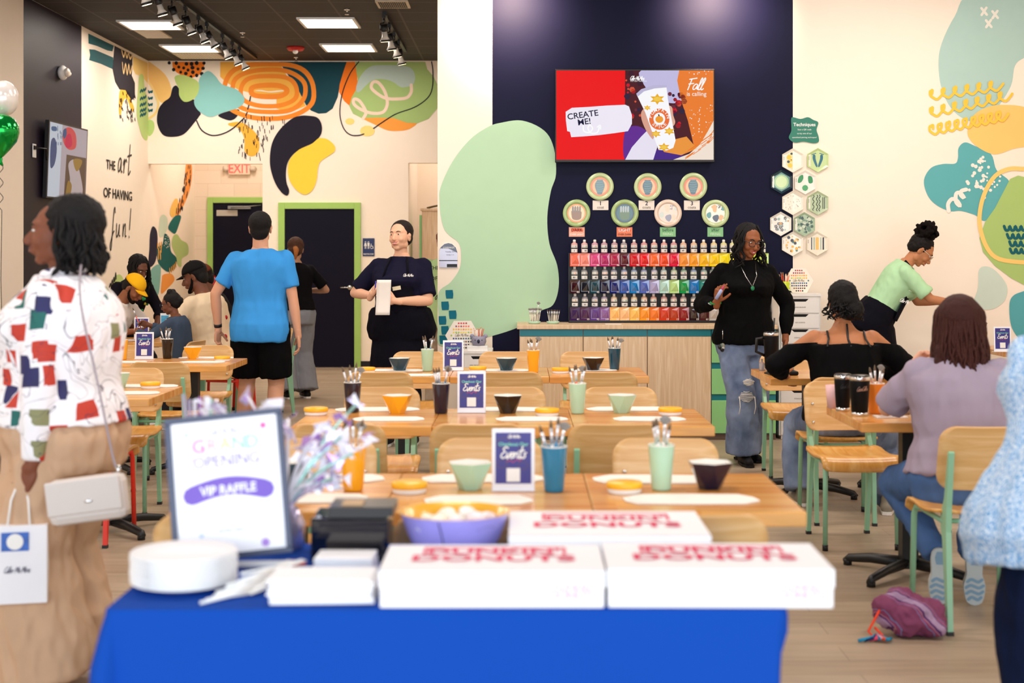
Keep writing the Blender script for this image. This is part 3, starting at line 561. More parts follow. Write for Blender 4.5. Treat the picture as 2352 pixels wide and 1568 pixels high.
for word, r0, a0, d in (('PUMPKIN', 57, 165, -1), ('SPICE', 66, 222, 1)):
    for i, ch in enumerate(word):
        g = R(a0+d*i*(25 if d < 0 else 24)); px, py = 895+r0*cos(g), 470-r0*1.04*sin(g); q = ts(c3((px, py)), 14); th = g-pi/2 if d < 0 else g+pi/2
        m.text(ch, q, (cos(th), 0, sin(th)), (-sin(th), 0, cos(th)), .042, WS, off=.01)
tp([(193, 415), (240, 385), (370, 378), (500, 368), (640, 362), (668, 375), (690, 440), (690, 505), (660, 560), (560, 575), (440, 590), (320, 600), (235, 605), (225, 565), (205, 560), (195, 480)], '#f3eefa', 10, .9)
q = ts(c3((324, 458)), 12); r_ = R(8); m.text('CREATE', q, (cos(r_), 0, sin(r_)), (-sin(r_), 0, cos(r_)), .070, DS, off=.015, sx=1.05); q = ts(c3((335, 510)), 12); m.text('ME!', q, (cos(r_), 0, sin(r_)), (-sin(r_), 0, cos(r_)), .070, DS, off=.015, sx=1.05)
m.ribbon([ts(c3(p), 12) for p in ((325, 520), (330, 560), (370, 570), (395, 540), (375, 515), (360, 540), (385, 575), (430, 570), (445, 530))], .012, WS, (0, -1, 0)); m.ribbon([ts(c3(p), 12) for p in ((430, 530), (452, 515), (455, 545))], .01, WS, (0, -1, 0))
m.script('Fall', ts(c3((1100, 250)), 8), (1, 0, 0), (0, 0, 1), .098, .0085, WS, .3, .85); m.text('is calling', ts(c3((1174, 295)), 8), (1, 0, 0), (0, 0, 1), .05, WS)
m.script('Color Me Mine', ts(c3((674, 178)), 12), (1, 0, 0), (0, 0, 1), .035, .0045, WS, .3, .56); m.text('POTTERY PAINTING', ts(c3((740, 190)), 12), (1, 0, 0), (0, 0, 1), .015, WS)
for i in range(60): x = random.uniform(1120, 1300); y = random.uniform(340, 640) if i > 12 else random.uniform(106, 140); r = random.uniform(1, 5); tp([(x+r*cos(k*pi/3), y+r*sin(k*pi/3)) for k in range(6)], '#ffffff', 7, .9)
m.obj('screen', t)
# left television, on its arm along the left wall
s0, s1 = F/14.75, F/16.05
p = [V(((113-VX)/s0, 14.75, HC-(275-VY)/s0)), V(((202-VX)/s1, 16.05, HC-(298-VY)/s1)), V(((196-VX)/s1, 16.05, HC-(462-VY)/s1)), V(((106-VX)/s0, 14.75, HC-(454-VY)/s0))]
t = thing('television', 'tilted television hung on the dark plum wall at left', 'television', p[3]); o = p[3]
n = (p[1]-p[0]).cross(p[3]-p[0]).normalized(); n = n if n.x > 0 else -n
m = MB(); m.prism([q-o for q in p], -n*.04, BLACK); m.obj('casing', t)
def tq(u, v, k=1): return p[0].lerp(p[1], u).lerp(p[3].lerp(p[2], u), v)-o+n*.0015*k
m = MB()
def tr(pts, col, k=1, e=.5, sm=True): m.poly([tq(*q, k) for q in (catmull(pts, True, 4) if sm else pts)], screen_mat(col, e))
tr([(.02, .02), (.98, .02), (.98, .98), (.02, .98)], '#b7a8ae', 1, .55, False)
tr([(.02, .02), (.32, .02), (.30, .98), (.02, .98)], '#c6ccd6', 2, .6, False); tr([(.45, .4), (.97, .4), (.97, .97), (.42, .97)], '#6b5240', 2, .35, False)
tr([(.34, .1), (.5, .03), (.66, .1), (.68, .28), (.5, .33), (.36, .25)], '#d84e4e', 3, .5); tr([(.42, .16), (.52, .12), (.58, .25), (.48, .31), (.4, .28)], '#d1224f', 4, .5); tr([(.05, .28), (.14, .22), (.2, .35), (.16, .55), (.06, .6)], '#46557f', 3, .4); tr([(.33, .1), (.4, .06), (.42, .14), (.36, .2)], '#3d5a86', 5, .4); tr([(.5, .52), (.66, .45), (.8, .6), (.9, .9), (.6, .92), (.55, .7)], '#c2b0b0', 4, .5); tr([(.62, .45), (.85, .44), (.8, .55), (.7, .6)], '#a5803c', 5, .45); tr([(.5, .75), (.6, .8), (.56, .95), (.46, .93)], '#a07a3a', 5, .4); tr([(.05, .08), (.16, .07), (.17, .12), (.06, .13)], '#4d6a92', 5, .4)
for i in range(14): x, y = random.uniform(.15, .33), random.uniform(.05, .3); tr([(x, y), (x+.012, y), (x+.014, y+.04), (x+.002, y+.04)], '#37527a', 5, .3, False)
m.obj('screen', t)
c_ = (p[0]+p[2])/2; m = MB(); m.tube([c_-o-n*.04, V((XL+.01, c_.y, c_.z))-o], .03, BLACK); m.box(V((XL+.012, c_.y, c_.z))-o, (.02, .3, .3), BLACK); m.obj('wall_arm', t)
# ------------------------------------------------ plates, cards, hexagon plates on the feature wall
RIM = '#c4d49a'; Yw = YF-.002
def plate_thing(c, label, rim, inner, kind):
    a = at(*c3(c), Yw); t = thing('round_plate', label, 'plate', a, 0, None); r = 103/3.267/(F/Yw)
    mm = MB(); gl = lambda q: M(q, .2, name='glaze_'+q.strip('#'), coat=.5)
    rot = Matrix.Rotation(R(90), 4, 'X')
    pm = MB(); pm.lathe([(.0, 0), (r*.6, 0), (r, .016), (r, .021), (r*.72, .013), (r*.70, .009), (0, .008)], gl(rim), 40); mm.merge(pm, rot); mm.obj('plate_body', t)
    d = MB()
    def disc(rr, col, k, cx=0, cz=0, sq=1): d.poly([(cx+rr*cos(2*pi*i/28), -.0095-.0006*k, cz+rr*sq*sin(2*pi*i/28)) for i in range(28)], gl(col))
    def pl(pts, col, k): d.poly([(x*r, -.0095-.0006*k, z*r) for x, z in catmull(pts, True, 4)], gl(col))
    disc(r*.69, inner, 1)
    if kind == 'vase':
        disc(r*.55, '#f6b277', 2); pl([(-.2, .5), (.2, .5), (.22, .42), (.32, .25), (.34, 0), (.2, -.4), (.12, -.55), (-.15, -.55), (-.25, -.35), (-.36, 0), (-.33, .25), (-.22, .42)], '#23525c' if 'single' not in label else '#53757a', 3)
        for i in range(7): d.ribbon([(-.28*r+.04*r*random.random(), -.0125, (.4-.13*i)*r), (.0, -.0125, (.42-.13*i)*r), (.27*r, -.0125, (.38-.13*i)*r)], .0025, gl('#8fb3ae'), (0, -1, 0))
    elif kind == 'hand':
        disc(r*.58, '#f7d2a0' if inner == '#f28c2c' else '#1f5a5e', 2)
        col = '#8a5a1c' if inner == '#f28c2c' else '#4f6a2a'; pl([(-.3, -.4), (.0, -.5), (.3, -.4), (.36, -.1), (.3, .15), (-.3, .2), (-.38, 0)], col, 3)
        for i in range(4): pl([(-.32+.17*i, .1), (-.22+.17*i, .1), (-.2+.17*i, .45), (-.27+.17*i, .52), (-.33+.17*i, .42)], '#a9b2b0' if inner != '#f28c2c' else '#7a6650', 4)
    else:
        s_ = (lambda q: q) if kind == 'after' else (lambda q: {'#f2a65a': '#f3cba8', '#16182e': '#8a8796', '#3f8a83': '#c9cfc0', '#9fb08a': '#c9bfb5'}.get(q, q))
        pl([(-.3, .5), (.0, .66), (.1, .4), (.05, .1), (-.15, .15), (-.2, .35)], s_('#f2a65a'), 2); pl([(-.1, -.15), (.2, -.1), (.25, -.35), (.1, -.6), (-.1, -.5), (-.2, -.3)], s_('#16182e'), 3); pl([(-.6, .0), (-.35, .1), (-.3, -.2), (-.45, -.35), (-.62, -.2)], s_('#3f8a83'), 2); pl([(.35, -.1), (.6, -.2), (.45, -.5), (.25, -.4)], s_('#f2a65a'), 2); pl([(.45, .3), (.62, .2), (.6, .5), (.5, .55)], s_('#3f8a83'), 2)
        for i in range(16): x, z = random.uniform(.1, .45), random.uniform(.3, .62); pl([(x, z), (x+.03, z), (x+.03, z-.05), (x, z-.05)], s_('#16182e'), 4)
    d.obj('painted_design', t)
plate_thing((450, 975), 'round plate above the 1 coat card, pale single coat vase design', RIM, '#ef7a33', 'vase')
plate_thing((808, 978), 'round plate above the 2 coats card with blue vase design', RIM, '#ef7a33', 'vase')
plate_thing((1150, 975), 'round plate above the 3 coats card with dark blue vase design', RIM, '#ef6a28', 'vase')
plate_thing((275, 1175), 'round green rimmed plate with orange centre and brown handprint', '#a9c27e', '#f28c2c', 'hand')
plate_thing((636, 1175), 'round green rimmed plate with dark teal centre and handprint', '#a9c27e', '#0e2f3f', 'hand')
plate_thing((960, 1175), 'round matte beige plate with muted shapes above the before firing card', '#ecd3bd', '#ecd3bd', 'before')
plate_thing((1315, 1177), 'round green rimmed plate with vivid shapes above the after firing card', RIM, '#f4ead8', 'after')
for (cx, cy), bg, l1, l2, c_1, c_2, lab in (((455, 1115), '#f1e6da', '1', 'coat', '#1b1a3a', '#333', 'cream card reading 1 coat under the upper left plate'), ((800, 1115), '#f1e6da', '2', 'coats', '#1b1a3a', '#333', 'cream card reading 2 coats under the upper middle plate'), ((1140, 1115), '#f1e6da', '3', 'coats', '#1b1a3a', '#333', 'cream card reading 3 coats under the upper right plate'),
    ((277, 1315), '#f6b59b', 'DARK', 'OVER LIGHT', '#6a1a2c', '#fff', 'pink card reading DARK OVER LIGHT'), ((635, 1315), '#f28a66', 'LIGHT', 'OVER DARK', '#fff', '#5a1626', 'coral card reading LIGHT OVER DARK'), ((960, 1315), '#8fc890', 'before', 'FIRING', '#1f3a3a', '#d8f0d0', 'green card reading before FIRING'), ((1316, 1315), '#8fc890', 'after', 'FIRING', '#1f3a3a', '#d8f0d0', 'green card reading after FIRING')):
    a = at(*c3((cx, cy)), Yw); m = MB(); m.box((0, -.003, 0), (.133, .006, .081), M(bg, .6)); big = len(l1) == 1; hexc = lambda q: q if len(q) > 4 else '#'+''.join(x*2 for x in q[1:])
    if 'LIGHT' in (l1+l2): m.poly([(x*.01, -.0065, z*.01) for x, z in ((-4.5, -.3), (-3, .6), (5, .3), (5.5, 1.8), (3, 3), (0, 2.6), (-2, 3.2), (-4, 2.4))], M('#ee6f4c', .6))
    m.text(l1, (0, -.007, .004 if not big else .0), (1, 0, 0), (0, 0, 1), .05 if big else .036, M(hexc(c_1), .6), off=.012 if l1 != 'before' and l1 != 'after' else 0); m.text(l2, (0, -.007, -.028), (1, 0, 0), (0, 0, 1), .033 if big else (.028 if l2 == 'FIRING' else .021), M(hexc(c_2), .6), off=.0 if big else .01)
    tag(m.obj('wall_card', loc=a), lab, 'card')
def hexpts(r, y, n=6, ph=pi/2): return [V((r*cos(ph+2*pi*i/n), y, r*sin(ph+2*pi*i/n))) for i in range(n)]
HX = [((1895, 780), 'hexagon plate with yellow flower half and blank half, top left of cluster', '#f4ead8', 'half'), ((2083, 778), 'hexagon plate with two blue footprints on green', '#c6dc9a', 'feet'), ((1810, 940), 'hexagon plate with dark navy rim and glowing green centre', '#16323e', 'glow'), ((1988, 944), 'hexagon plate with three green leaf patches', '#f3ece0', 'leaf'), ((1895, 1098), 'hexagon plate with faint grey speckles', '#f3ead8', 'speck'),
      ((2082, 1098), 'hexagon plate with black wavy stripes on sage green', '#b8c9a2', 'wave'), ((1805, 1255), 'hexagon plate with dark blue flowers', '#eee9dd', 'flower'), ((1982, 1258), 'hexagon plate with mottled green marble patches', '#a9bfa0', 'marble'), ((1893, 1405), 'hexagon plate with yellow and black dots', '#f6efdf', 'dots'), ((2078, 1402), 'hexagon plate with yellow and black vertical stripes', '#f2e8d2', 'stripe')]
for (c, lab, base, kind) in HX:
    a = at(*c3(c), Yw); r = .104; t = thing('hexagon_plate', lab, 'plate', a); g = lambda q: M(q, .2, name='glaze_'+q.strip('#'), coat=.5)
    m = MB(); rings = [hexpts(r*.75, 0), hexpts(r, -.016), hexpts(r*.985, -.022), hexpts(r*.8, -.014), hexpts(.002, -.013)]; m.loft(rings, g(base), False); m.obj('plate_body', t)
    d = MB()
    def hp(pts, col, k=1, sm=True): d.poly([(x*r, -.0145-.0004*k, z*r) for x, z in (catmull(pts, True, 3) if sm else pts)], g(col))
    def circ(x, z, rr, col, k=2): hp([(x+rr*cos(q*pi/4), z+rr*sin(q*pi/4)) for q in range(8)], col, k, False)
    inner = [(.76*cos(pi/2+q*pi/3), .76*sin(pi/2+q*pi/3)) for q in range(6)]
    if kind == 'half':
        hp([(0, .76), (-.1, .7), (-.45, .45), (-.5, -.35), (-.1, -.7), (0, -.76)], '#e9d9a0', 1, False); circ(-.3, .25, .2, '#f6c21d'); circ(-.22, -.4, .2, '#f6c21d'); circ(-.35, -.1, .12, '#17323a'); circ(-.15, .0, .12, '#f6c21d', 3); circ(-.1, .55, .1, '#17323a'); circ(-.12, .05, .05, '#222222', 4)
    elif kind == 'feet':
        for s_ in (-1, 1):
            hp([(s_*.38, .45), (s_*.2, .4), (s_*.18, .1), (s_*.02, -.45), (s_*.12, -.55), (s_*.3, -.2), (s_*.42, .15)], '#1f6a7c')
            for q in range(4): circ(s_*(.18+.09*q), .56-.03*q, .045, '#1f6a7c')
    elif kind == 'glow': hp(inner, '#3f7f6d', 1, False); hp([(x*.8, z*.8) for x, z in inner], '#9fc48c', 2); hp([(x*.62, z*.62) for x, z in inner], '#c9dfa0', 3)
    elif kind == 'leaf': hp([(-.6, .0), (-.5, .45), (-.2, .62), (-.15, .3), (-.35, 0)], '#1f8a4a'); hp([(.25, .5), (.55, .45), (.62, .0), (.3, -.05)], '#1f8a4a'); circ(0, -.45, .25, '#3aa05a')
    elif kind == 'speck' or kind == 'dots' or kind == 'marble' or kind == 'flower':
        N = {'speck': 26, 'dots': 24, 'marble': 46, 'flower': 18}[kind]; cs = {'speck': ['#b9aa95', '#cdbfae'], 'dots': ['#f2b32a', '#1b2233', '#3f7f7d'], 'marble': ['#25493f', '#6d9079', '#cbd6bd', '#3a6050'], 'flower': ['#1c2a44', '#7fa69a', '#c48b3a', '#9db5ae']}[kind]
        for q in range(N):
            rr = random.uniform(.02, .05) if kind == 'speck' else random.uniform(.04, .15); ang = random.uniform(0, 6.28); rad = .66*sqrt(random.random()); x, z = rad*cos(ang), rad*sin(ang)
            if kind == 'flower' and q < 9:
                for k in range(5): circ(x+.09*cos(k*1.26), z+.09*sin(k*1.26), .05, '#1c2a44', 2+q*.35+k*.05)
                circ(x, z, .045, '#d99a3a', 2.32+q*.35)
            else: circ(x, z, rr, random.choice(cs), 2+q*.12)
    elif kind == 'wave':
        for x0 in (-.35, -.05, .15): d.ribbon([((x0+.06*sin(q*1.9))*r, -.0155, (.65-.13*q)*r) for q in range(11)], .006, g('#20281f'), (0, -1, 0))
        for x0 in (.42, .55): d.ribbon([(x0*r, -.0155, .45*r), (x0*r, -.0155, -.45*r)], .006, g('#20281f'), (0, -1, 0))
    elif kind == 'stripe':
        for x0, w_, col in ((-.45, .08, '#1d3b52'), (-.25, .08, '#8fae9a'), (0, .22, '#f5b52a'), (.3, .06, '#8fae9a'), (.5, .12, '#16202e')): hp([(x0-w_/2, .5), (x0+w_/2, .5), (x0+w_/2, -.5), (x0-w_/2, -.5)], col, 1, False)
        for q in range(8): circ(0, .42-.12*q, .03, '#fff3c9')
    hp([(-.84, .38), (-.6, .5), (-.6, -.5), (-.84, -.38)], '#f1e7d8', 4, False)
    for q in range(3): hp([(-.76, .2-.0*q+.1*(1-q)), (-.7, .2+.1*(1-q)), (-.7, .14+.1*(1-q)), (-.76, .14+.1*(1-q))], '#444444', 5, False)
    d.obj('painted_design', t)
m = MB(); cc = lambda p: (c3(p)); a = at(*c3((1976, 552)), Yw)
pts = catmull([(1885, 465), (1900, 455), (1955, 468), (2010, 455), (2050, 475), (2088, 495), (2075, 550), (2090, 600), (2090, 640), (2050, 650), (1980, 638), (1910, 645), (1867, 610), (1885, 560), (1885, 510)], True, 4)
m.prism([at(*c3(p), Yw)-a for p in pts], (0, -.008, 0), M('#1f7a63', .4, name='green_sign_board'))
for s_, y, sz, of in (('Techniques', 522, .041, .02), ('Scan a QR code', 553, .018, .005), ('to try one of our', 582, .018, .005), ('specialized painting techniques!', 611, .0165, .005)): m.text(s_, at(*c3((1984, y)), Yw)-a-V((0, .0095, 0)), (1, 0, 0), (0, 0, 1), sz, WHITE, off=of)
tag(m.obj('techniques_sign', loc=a), 'wavy edged green Techniques sign above the hexagon plates', 'sign')
# arched info tablet on the cream part
a = at(1009, 614, Yw); b_ = at(1051, 558, Yw); m = MB(); w_, h_ = b_.x-a.x, b_.z-a.z
arc = [(0, 0), (w_, 0), (w_, h_*.6), (w_*.9, h_*.82), (w_*.7, h_*.96), (w_*.5, h_), (w_*.28, h_*.96), (w_*.1, h_*.84), (0, h_*.66)]
m.prism([(x, 0, z) for x, z in arc], (0, -.01, 0), M('#cfd3ec', .15, name='glossy_pale_blue_board')); m.poly([(x, -.0112, z) for x, z in arc[2:]+[(w_*.05, h_*.78), (w_*.5, h_*.78)]], M('#4b4f66', .2))
m.text('connect', (w_*.52, -.012, h_*.78), (1, 0, 0), (0, 0, 1), .03, WHITE); m.b2((0, -.012, h_*.27), (w_, -.0112, h_*.3), BLACK); m.b2((w_*.42, -.012, .003), (w_-.003, -.0112, h_*.14), BLACK)
m.text('Tuesday 10-7', (w_*.6, -.012, h_*.62), (1, 0, 0), (0, 0, 1), .015, DS); m.text('Sunday 11-5', (w_*.6, -.012, h_*.5), (1, 0, 0), (0, 0, 1), .013, DS); tag(m.obj('info_board', loc=a), 'arched glossy connect board on the cream wall by mint shape', 'sign')
# ------------------------------------------------ counter
YC = 11.5; xl = at(1193, 0, YC).x; ztop = .93; xs = [at(x, 0, YC).x for x in (1193, 1339.5, 1487, 1634, 1783)]
for i, nm in enumerate(('left', 'middle', 'right')):
    t = thing('base_cabinet', 'pale oak counter cabinet with teal top strip, %s of the three' % nm, 'cabinet', (xs[i], YC, 0), 0, 'oak counter cabinets'); wd = xs[i+1]-xs[i]
    m = MB(); m.b2((.001, .02, .05), (wd-.001, .53, .895), PALE); m.obj('carcass', t)
    m = MB(); m.b2((.003, 0, .055), (wd-.003, .019, .835), PALE, .003); m.obj('door_panel', t)
    m = MB(); m.b2((.003, .004, .84), (wd-.003, .019, .893), TEALP); m.obj('grip_strip', t, label='teal strip')
t = thing('drawer_cabinet', 'green fronted drawer cabinet with teal bands at the counter end', 'cabinet', (xs[3], YC, 0)); wd = xs[4]-xs[3]
m = MB(); m.b2((.001, .02, .05), (wd-.001, .53, .895), TEALP); m.obj('carcass', t)
for z0, z1 in ((.055, .32), (.37, .575), (.625, .84)):
    m = MB(); m.b2((.003, 0, z0), (wd-.003, .019, z1), GREENP, .003); m.obj('drawer_front', t)
m = MB(); m.b2((.003, .004, .845), (wd-.003, .019, .893), TEALP); m.obj('grip_strip', t)
m = MB(); m.b2((xs[0]-.02, YC-.02, .897), (xs[4]+.01, YF-.003, ztop), PALE, .003); tag(m.obj('countertop'), 'long pale oak countertop running under the paint bottles', 'countertop')
m = MB(); m.b2((xs[0]+.01, YC+.03, 0), (xs[4], YF-.02, .049), M('#6f5c50', .6, name='toe_kick_brown')); tag(m.obj('toe_kick'), 'brown toe kick under the counter cabinets', 'plinth')
def alex(x0, x1, y, ztop_, nd_, label, wr):
    t = thing('white_drawer_unit', label, 'drawer unit', (x0, y, 0)); wd = x1-x0; WP = M('#f1ece6', .5, name='white_lacquer')
    m = MB(); m.b2((0, .015, .03), (wd, .44, ztop_), WP, .003); m.b2((.0, 0, ztop_-.02), (wd, .015, ztop_), WP); m.b2((.02, .03, 0), (wd-.02, .4, .03), WP); m.obj('carcass', t)
    h = (ztop_-.07)/nd_
    for i in range(nd_):
        z0 = .035+i*h; d = MB(); n_ = [(0.016, z0+.004), (wd-.016, z0+.004), (wd-.016, z0+h-.006), (wd*.72, z0+h-.006), (wd*.64, z0+h*.76), (wd*.36, z0+h*.76), (wd*.28, z0+h-.006), (.016, z0+h-.006)]
        d.prism([(x, 0, z) for x, z in n_], (0, .014, 0), WP); d.text(wr[i % len(wr)], (wd/2, -.0015, z0+h*.36), (1, 0, 0), (0, 0, 1), .013, M('#555555', .6)); dr = d.obj('drawer', t)
        k = MB(); k.b2((wd*.3, .0145, z0+h*.76), (wd*.7, .0148, z0+h-.008), M('#0e0d10', .6, name='drawer_gap_dark')); k.obj('hand_gap', dr)
    return t
alex(at(1787, 0, 11.6).x, at(1883, 0, 11.6).x, 11.55, at(0, 674, 11.6).z, 9, 'tall white nine drawer unit at the right end of the counter', ['SPARE BRUSHES', 'SPONGES ETC', 'STENCIL BOOKS', 'SILK SCREENS'])
alex(at(1062, 0, 11.55).x, at(1125, 0, 11.55).x+.02, 11.5, at(0, 806, 11.5).z, 5, 'low white drawer unit at left below the mint wall shape', ['AND TEACH BOOKS', 'TRACING PAPER'])
# ------------------------------------------------ paint rack
YR = 11.86; a = at(1309, 742, YR); pitch = 22.83/(F/YR); NC = 20
t = thing('paint_rack', 'black stepped rack of glossy colour sample tiles holding paint bottles', 'rack', (a.x, YR, ztop+.002)); zz0 = ztop+.002
zt = [at(0, y, YR).z-zz0 for y in (736, 705, 673.5, 642.5, 611.5, 581)]
m = MB(); m.b2((-.01, .0, 0), (NC*pitch+.01, .12, .02), BLACK, .003); m.b2((-.01, .09, .0), (NC*pitch+.01, .12, zt[5]), BLACK)
for i in range(3): m.b2((-.0, .012, zt[2*i]), (NC*pitch, .10, zt[2*i+1]), BLACK)
m.obj('rack_frame', t)
ROWS = [['#3a1a52', '#4c2352', '#5f3c86', '#8a5f9e', '#f7c070', '#f8c48a', '#f7c463', '#f59a22', '#ee7d20', '#cf3a17', '#b83a16', '#8f1418', '#2a1316', '#4c1a1c', '#b9b2ab', '#8f8f8c', '#e6e2dc', '#d8cfc2', '#f0efec', '#cfd8e0'],
        ['#3a1018', '#10131f', '#163f4c', '#141234', '#141d6c', '#2f55a8', '#1478bd', '#4f66b8', '#a9a3cc', '#b3d8cc', '#b8dc8c', '#149a4a', '#1878c4', '#13877c', '#0f6a5a', '#3f8f6a', '#5aa84a', '#2f7a3a', '#7fae5a', '#4a7a3a'],
        ['#f4755c', '#f4907f', '#d94a84', '#b8246a', '#b01f4a', '#5f0f24', '#cf1622', '#e3141c', '#f46a2c', '#ee4a1c', '#e0163c', '#f79a3c', '#f8a52c', '#fbbf14', '#fbd012', '#f4e01c', '#f2ea3c', '#d8dc2c', '#c6d82a', '#b4cf24']]
NUM = [['41', '10', '92', '101', '32', '69', '72', '73', '25', '13', '12', '30', '15', '61', '9', '8', '21', '22', '1', '62'], ['83', '2', '45', '43', '11', '47', '35', '64', '91', '62', '14', '55', '65', '5', '56', '57', '58', '59', '93', '94'], ['3', '18', '66', '7', '46', '42', '90', '98', '104', '18', '6', '49', '17', '21', '19', '40', '16', '28', '29', '34']]
NUMC = M('#f2ece4', .5, name='number_print')
for r_ in range(3):
    for c_i in range(NC):
        col = ROWS[r_][c_i]; z0, z1 = zt[2*r_], zt[2*r_+1]; x0 = c_i*pitch+.001; x1 = (c_i+1)*pitch-.001; xm, zm = (x0+x1)/2, (z0+z1)/2
        q = MB(); g = M(col, .12, name='tile_glaze_'+col.strip('#'), coat=1., var=.06)
        rim = [V((x0, 0, z0+.001)), V((x1, 0, z0+.001)), V((x1, 0, z1-.001)), V((x0, 0, z1-.001))]; inn = [V((x0*.72+xm*.28, .012, z0*.72+zm*.28)), V((x1*.72+xm*.28, .012, z0*.72+zm*.28)), V((x1*.5+xm*.5, .002, z1*.5+zm*.5)), V((x0*.6+xm*.4, .012, z1*.6+zm*.4))]
        q.add(rim+inn+[V((xm+.004, -.006, zm))]+[v+V((0, .011, 0)) for v in rim], [(0, 1, 5, 4), (1, 2, 6, 5), (2, 3, 7, 6), (3, 0, 4, 7), (4, 5, 8), (5, 6, 8), (6, 7, 8), (7, 4, 8), (0, 9, 10, 1), (1, 10, 11, 2), (2, 11, 12, 3), (3, 12, 9, 0), (9, 12, 11, 10)], g)
        q.text(NUM[r_][c_i], (x1-.003, -.003, z0+.004), (1, 0, 0), (0, 0, 1), .022, NUMC, 'RIGHT', off=.012); q.obj('sample_tile', t)
LABB = M('#1c1c20', .5, name='label_black'); LABW = M('#f0ece6', .5, name='label_white')
for r_ in range(3):
    for c_i in range(NC):
        col = ROWS[r_][c_i]; zb = zz0+zt[2*r_+1]+.001; xm = a.x+(c_i+.5)*pitch+random.uniform(-.004, .004); c_ = lin(col); mute = tuple(.45*x+.30 for x in c_)
        rw = ('bottom', 'middle', 'top')[r_]
        t = thing('paint_bottle', '%s row paint bottle numbered %s, standing above its colour tile' % (rw, NUM[r_][c_i]) if (r_, c_i) != (2, 9) else 'top row paint bottle numbered 18 above the deep orange tile', 'bottle', (xm, YR+.045, zb), random.uniform(-.25, .25), 'paint bottles on the %s rack row' % rw)
        g = M(tuple(round(x, 3) for x in mute), .3, name='paint_bottle_plastic'); w_ = .027
        m = MB(); m.lathe([(w_*.9, 0), (w_, .004), (w_, .072), (w_*.9, .080), (.013, .086), (.013, .09)], g, 16); m.obj('bottle_body', t)
        m = MB(); m.lathe([(.012, .089), (.012, .108), (.007, .112)], M('#f4efe8', .4, name='white_cap'), 12); m.obj('cap', t)
        m = MB(); n = 8; rr = w_+.0008
        def bp(u, z): th = -pi/2+u*1.15; return (rr*cos(th), rr*sin(th), z)
        for z0, z1, mt in ((.006, .034, LABW), (.034, .044, LABB), (.044, .066, LABW)): m.add([bp(-1+2*i/n, z) for z in (z0, z1) for i in range(n+1)], [(i, i+1, i+n+2, i+n+1) for i in range(n)], mt)
        for i in range(5): u = -.7+.32*i; m.add([bp(u, .048), bp(u+.2, .046), bp(u+.25, .061), bp(u+.05, .063)], [(0, 1, 2, 3)], M(random.choice(['#7aa87c', '#223048', '#3f8a83', '#e08a5a']), .5))
        m.text(NUM[r_][c_i], (0, -rr-.002, .013), (1, 0, 0), (0, 0, 1), .019, LABB, off=.02)
        m.obj('bottle_label', t)
# ------------------------------------------------ chairs and tables
def hwid(v, w_, h_, r):
    d = 0
    if v*h_ > h_-r: d = v*h_-(h_-r)
    elif v*h_ < r: d = r-v*h_
    return w_-r+sqrt(max(0, r*r-d*d)) if d else w_
def chair(metal, nm, label):
    t = thing(nm, label, 'chair')
    m = MB(); W_, Hh = .192, .255
    def fb(u, v):
        vv = .5-.5*cos(pi*v); x = (2*u-1)*hwid(vv, W_, Hh, .062); z = .56+vv*Hh; return (x, .168+.065*vv+(-.028)*(x/W_)**2+.012, z)
    m.sheet(14, 16, fb, .012, OAK); m.obj('backrest', t)
    m = MB(); pr = [(.185, .470), (.12, .462), (.04, .452), (-.04, .449), (-.12, .455), (-.17, .460), (-.205, .455), (-.228, .44), (-.238, .415), (-.240, .398)]
    def fs(u, v):
        k = v*(len(pr)-1); i = min(int(k), len(pr)-2); f_ = k-i; y = pr[i][0]*(1-f_)+pr[i+1][0]*f_; z = pr[i][1]*(1-f_)+pr[i+1][1]*f_
        w_ = hwid(v*.5 if v < .5 else .5, .20, .84, .05) if v < .5 else (.205 if v < .9 else .205-.02*(v-.9)*10)
        x = (2*u-1)*w_; return (x, y, z+.008*(abs(2*u-1))**3)
    m.sheet(12, 18, fs, .014, OAK2); m.obj('seat', t)
    for s in (-1, 1):
        m = MB(); m.tube([(s*.185, -.205, .014), (s*.180, -.19, .40), (s*.176, -.17, .435), (s*.172, -.10, .440)], .0125, metal, 10); lg = m.obj('front_leg', t)
        k = MB(); k.cone((s*.185, -.205, 0), (s*.185, -.205, .03), .014, .015, BLACK, 10); k.obj('foot_cap', lg)
        m = MB(); pts = [(.225, .012), (.247, .012), (.222, .40), (.228, .50), (.262, .715), (.252, .722), (.243, .715), (.195, .53), (.150, .46), (.150, .41), (.17, .36)]
        m.prism([(s*.158-.011, y, z) for y, z in pts], (.022, 0, 0), metal); lg = m.obj('rear_leg', t)
        k = MB(); k.box((s*.158, .236, .008), (.026, .028, .016), BLACK); k.obj('foot_cap', lg)
    m = MB()
    for s in (-1, 1): m.tube([(s*.172, -.12, .437), (s*.160, .17, .432)], .011, metal)
    m.tube([(-.172, -.14, .432), (.172, -.14, .432)], .010, metal); m.tube([(-.16, .165, .435), (.16, .165, .435)], .010, metal); m.obj('seat_frame', t)
    for s in (-1, 1):
        for z, y in ((.605, .168), (.70, .186)): m = MB(); m.cone((s*.150, y, z), (s*.150, y-.010, z), .008, .007, CHROME, 10); m.obj('bolt', t)
    return t
chair_mint = chair(MINT, 'dining_chair', ''); chair_red = chair(REDM, 'dining_chair', ''); used = set()
def place_chair(x, y, rz, label, group=None, red=False):
    src = chair_red if red else chair_mint; key = 'r' if red else 'm'
    if key in used: o = dup(src, (x, y, 0), rz)
    else: used.add(key); o = src; o.location = (x, y, 0); o.rotation_euler = (0, 0, rz)
    o['label'] = label
    if group: o['group'] = group
    elif 'group' in o: del o['group']
    return o
TW, TD = .61, .73
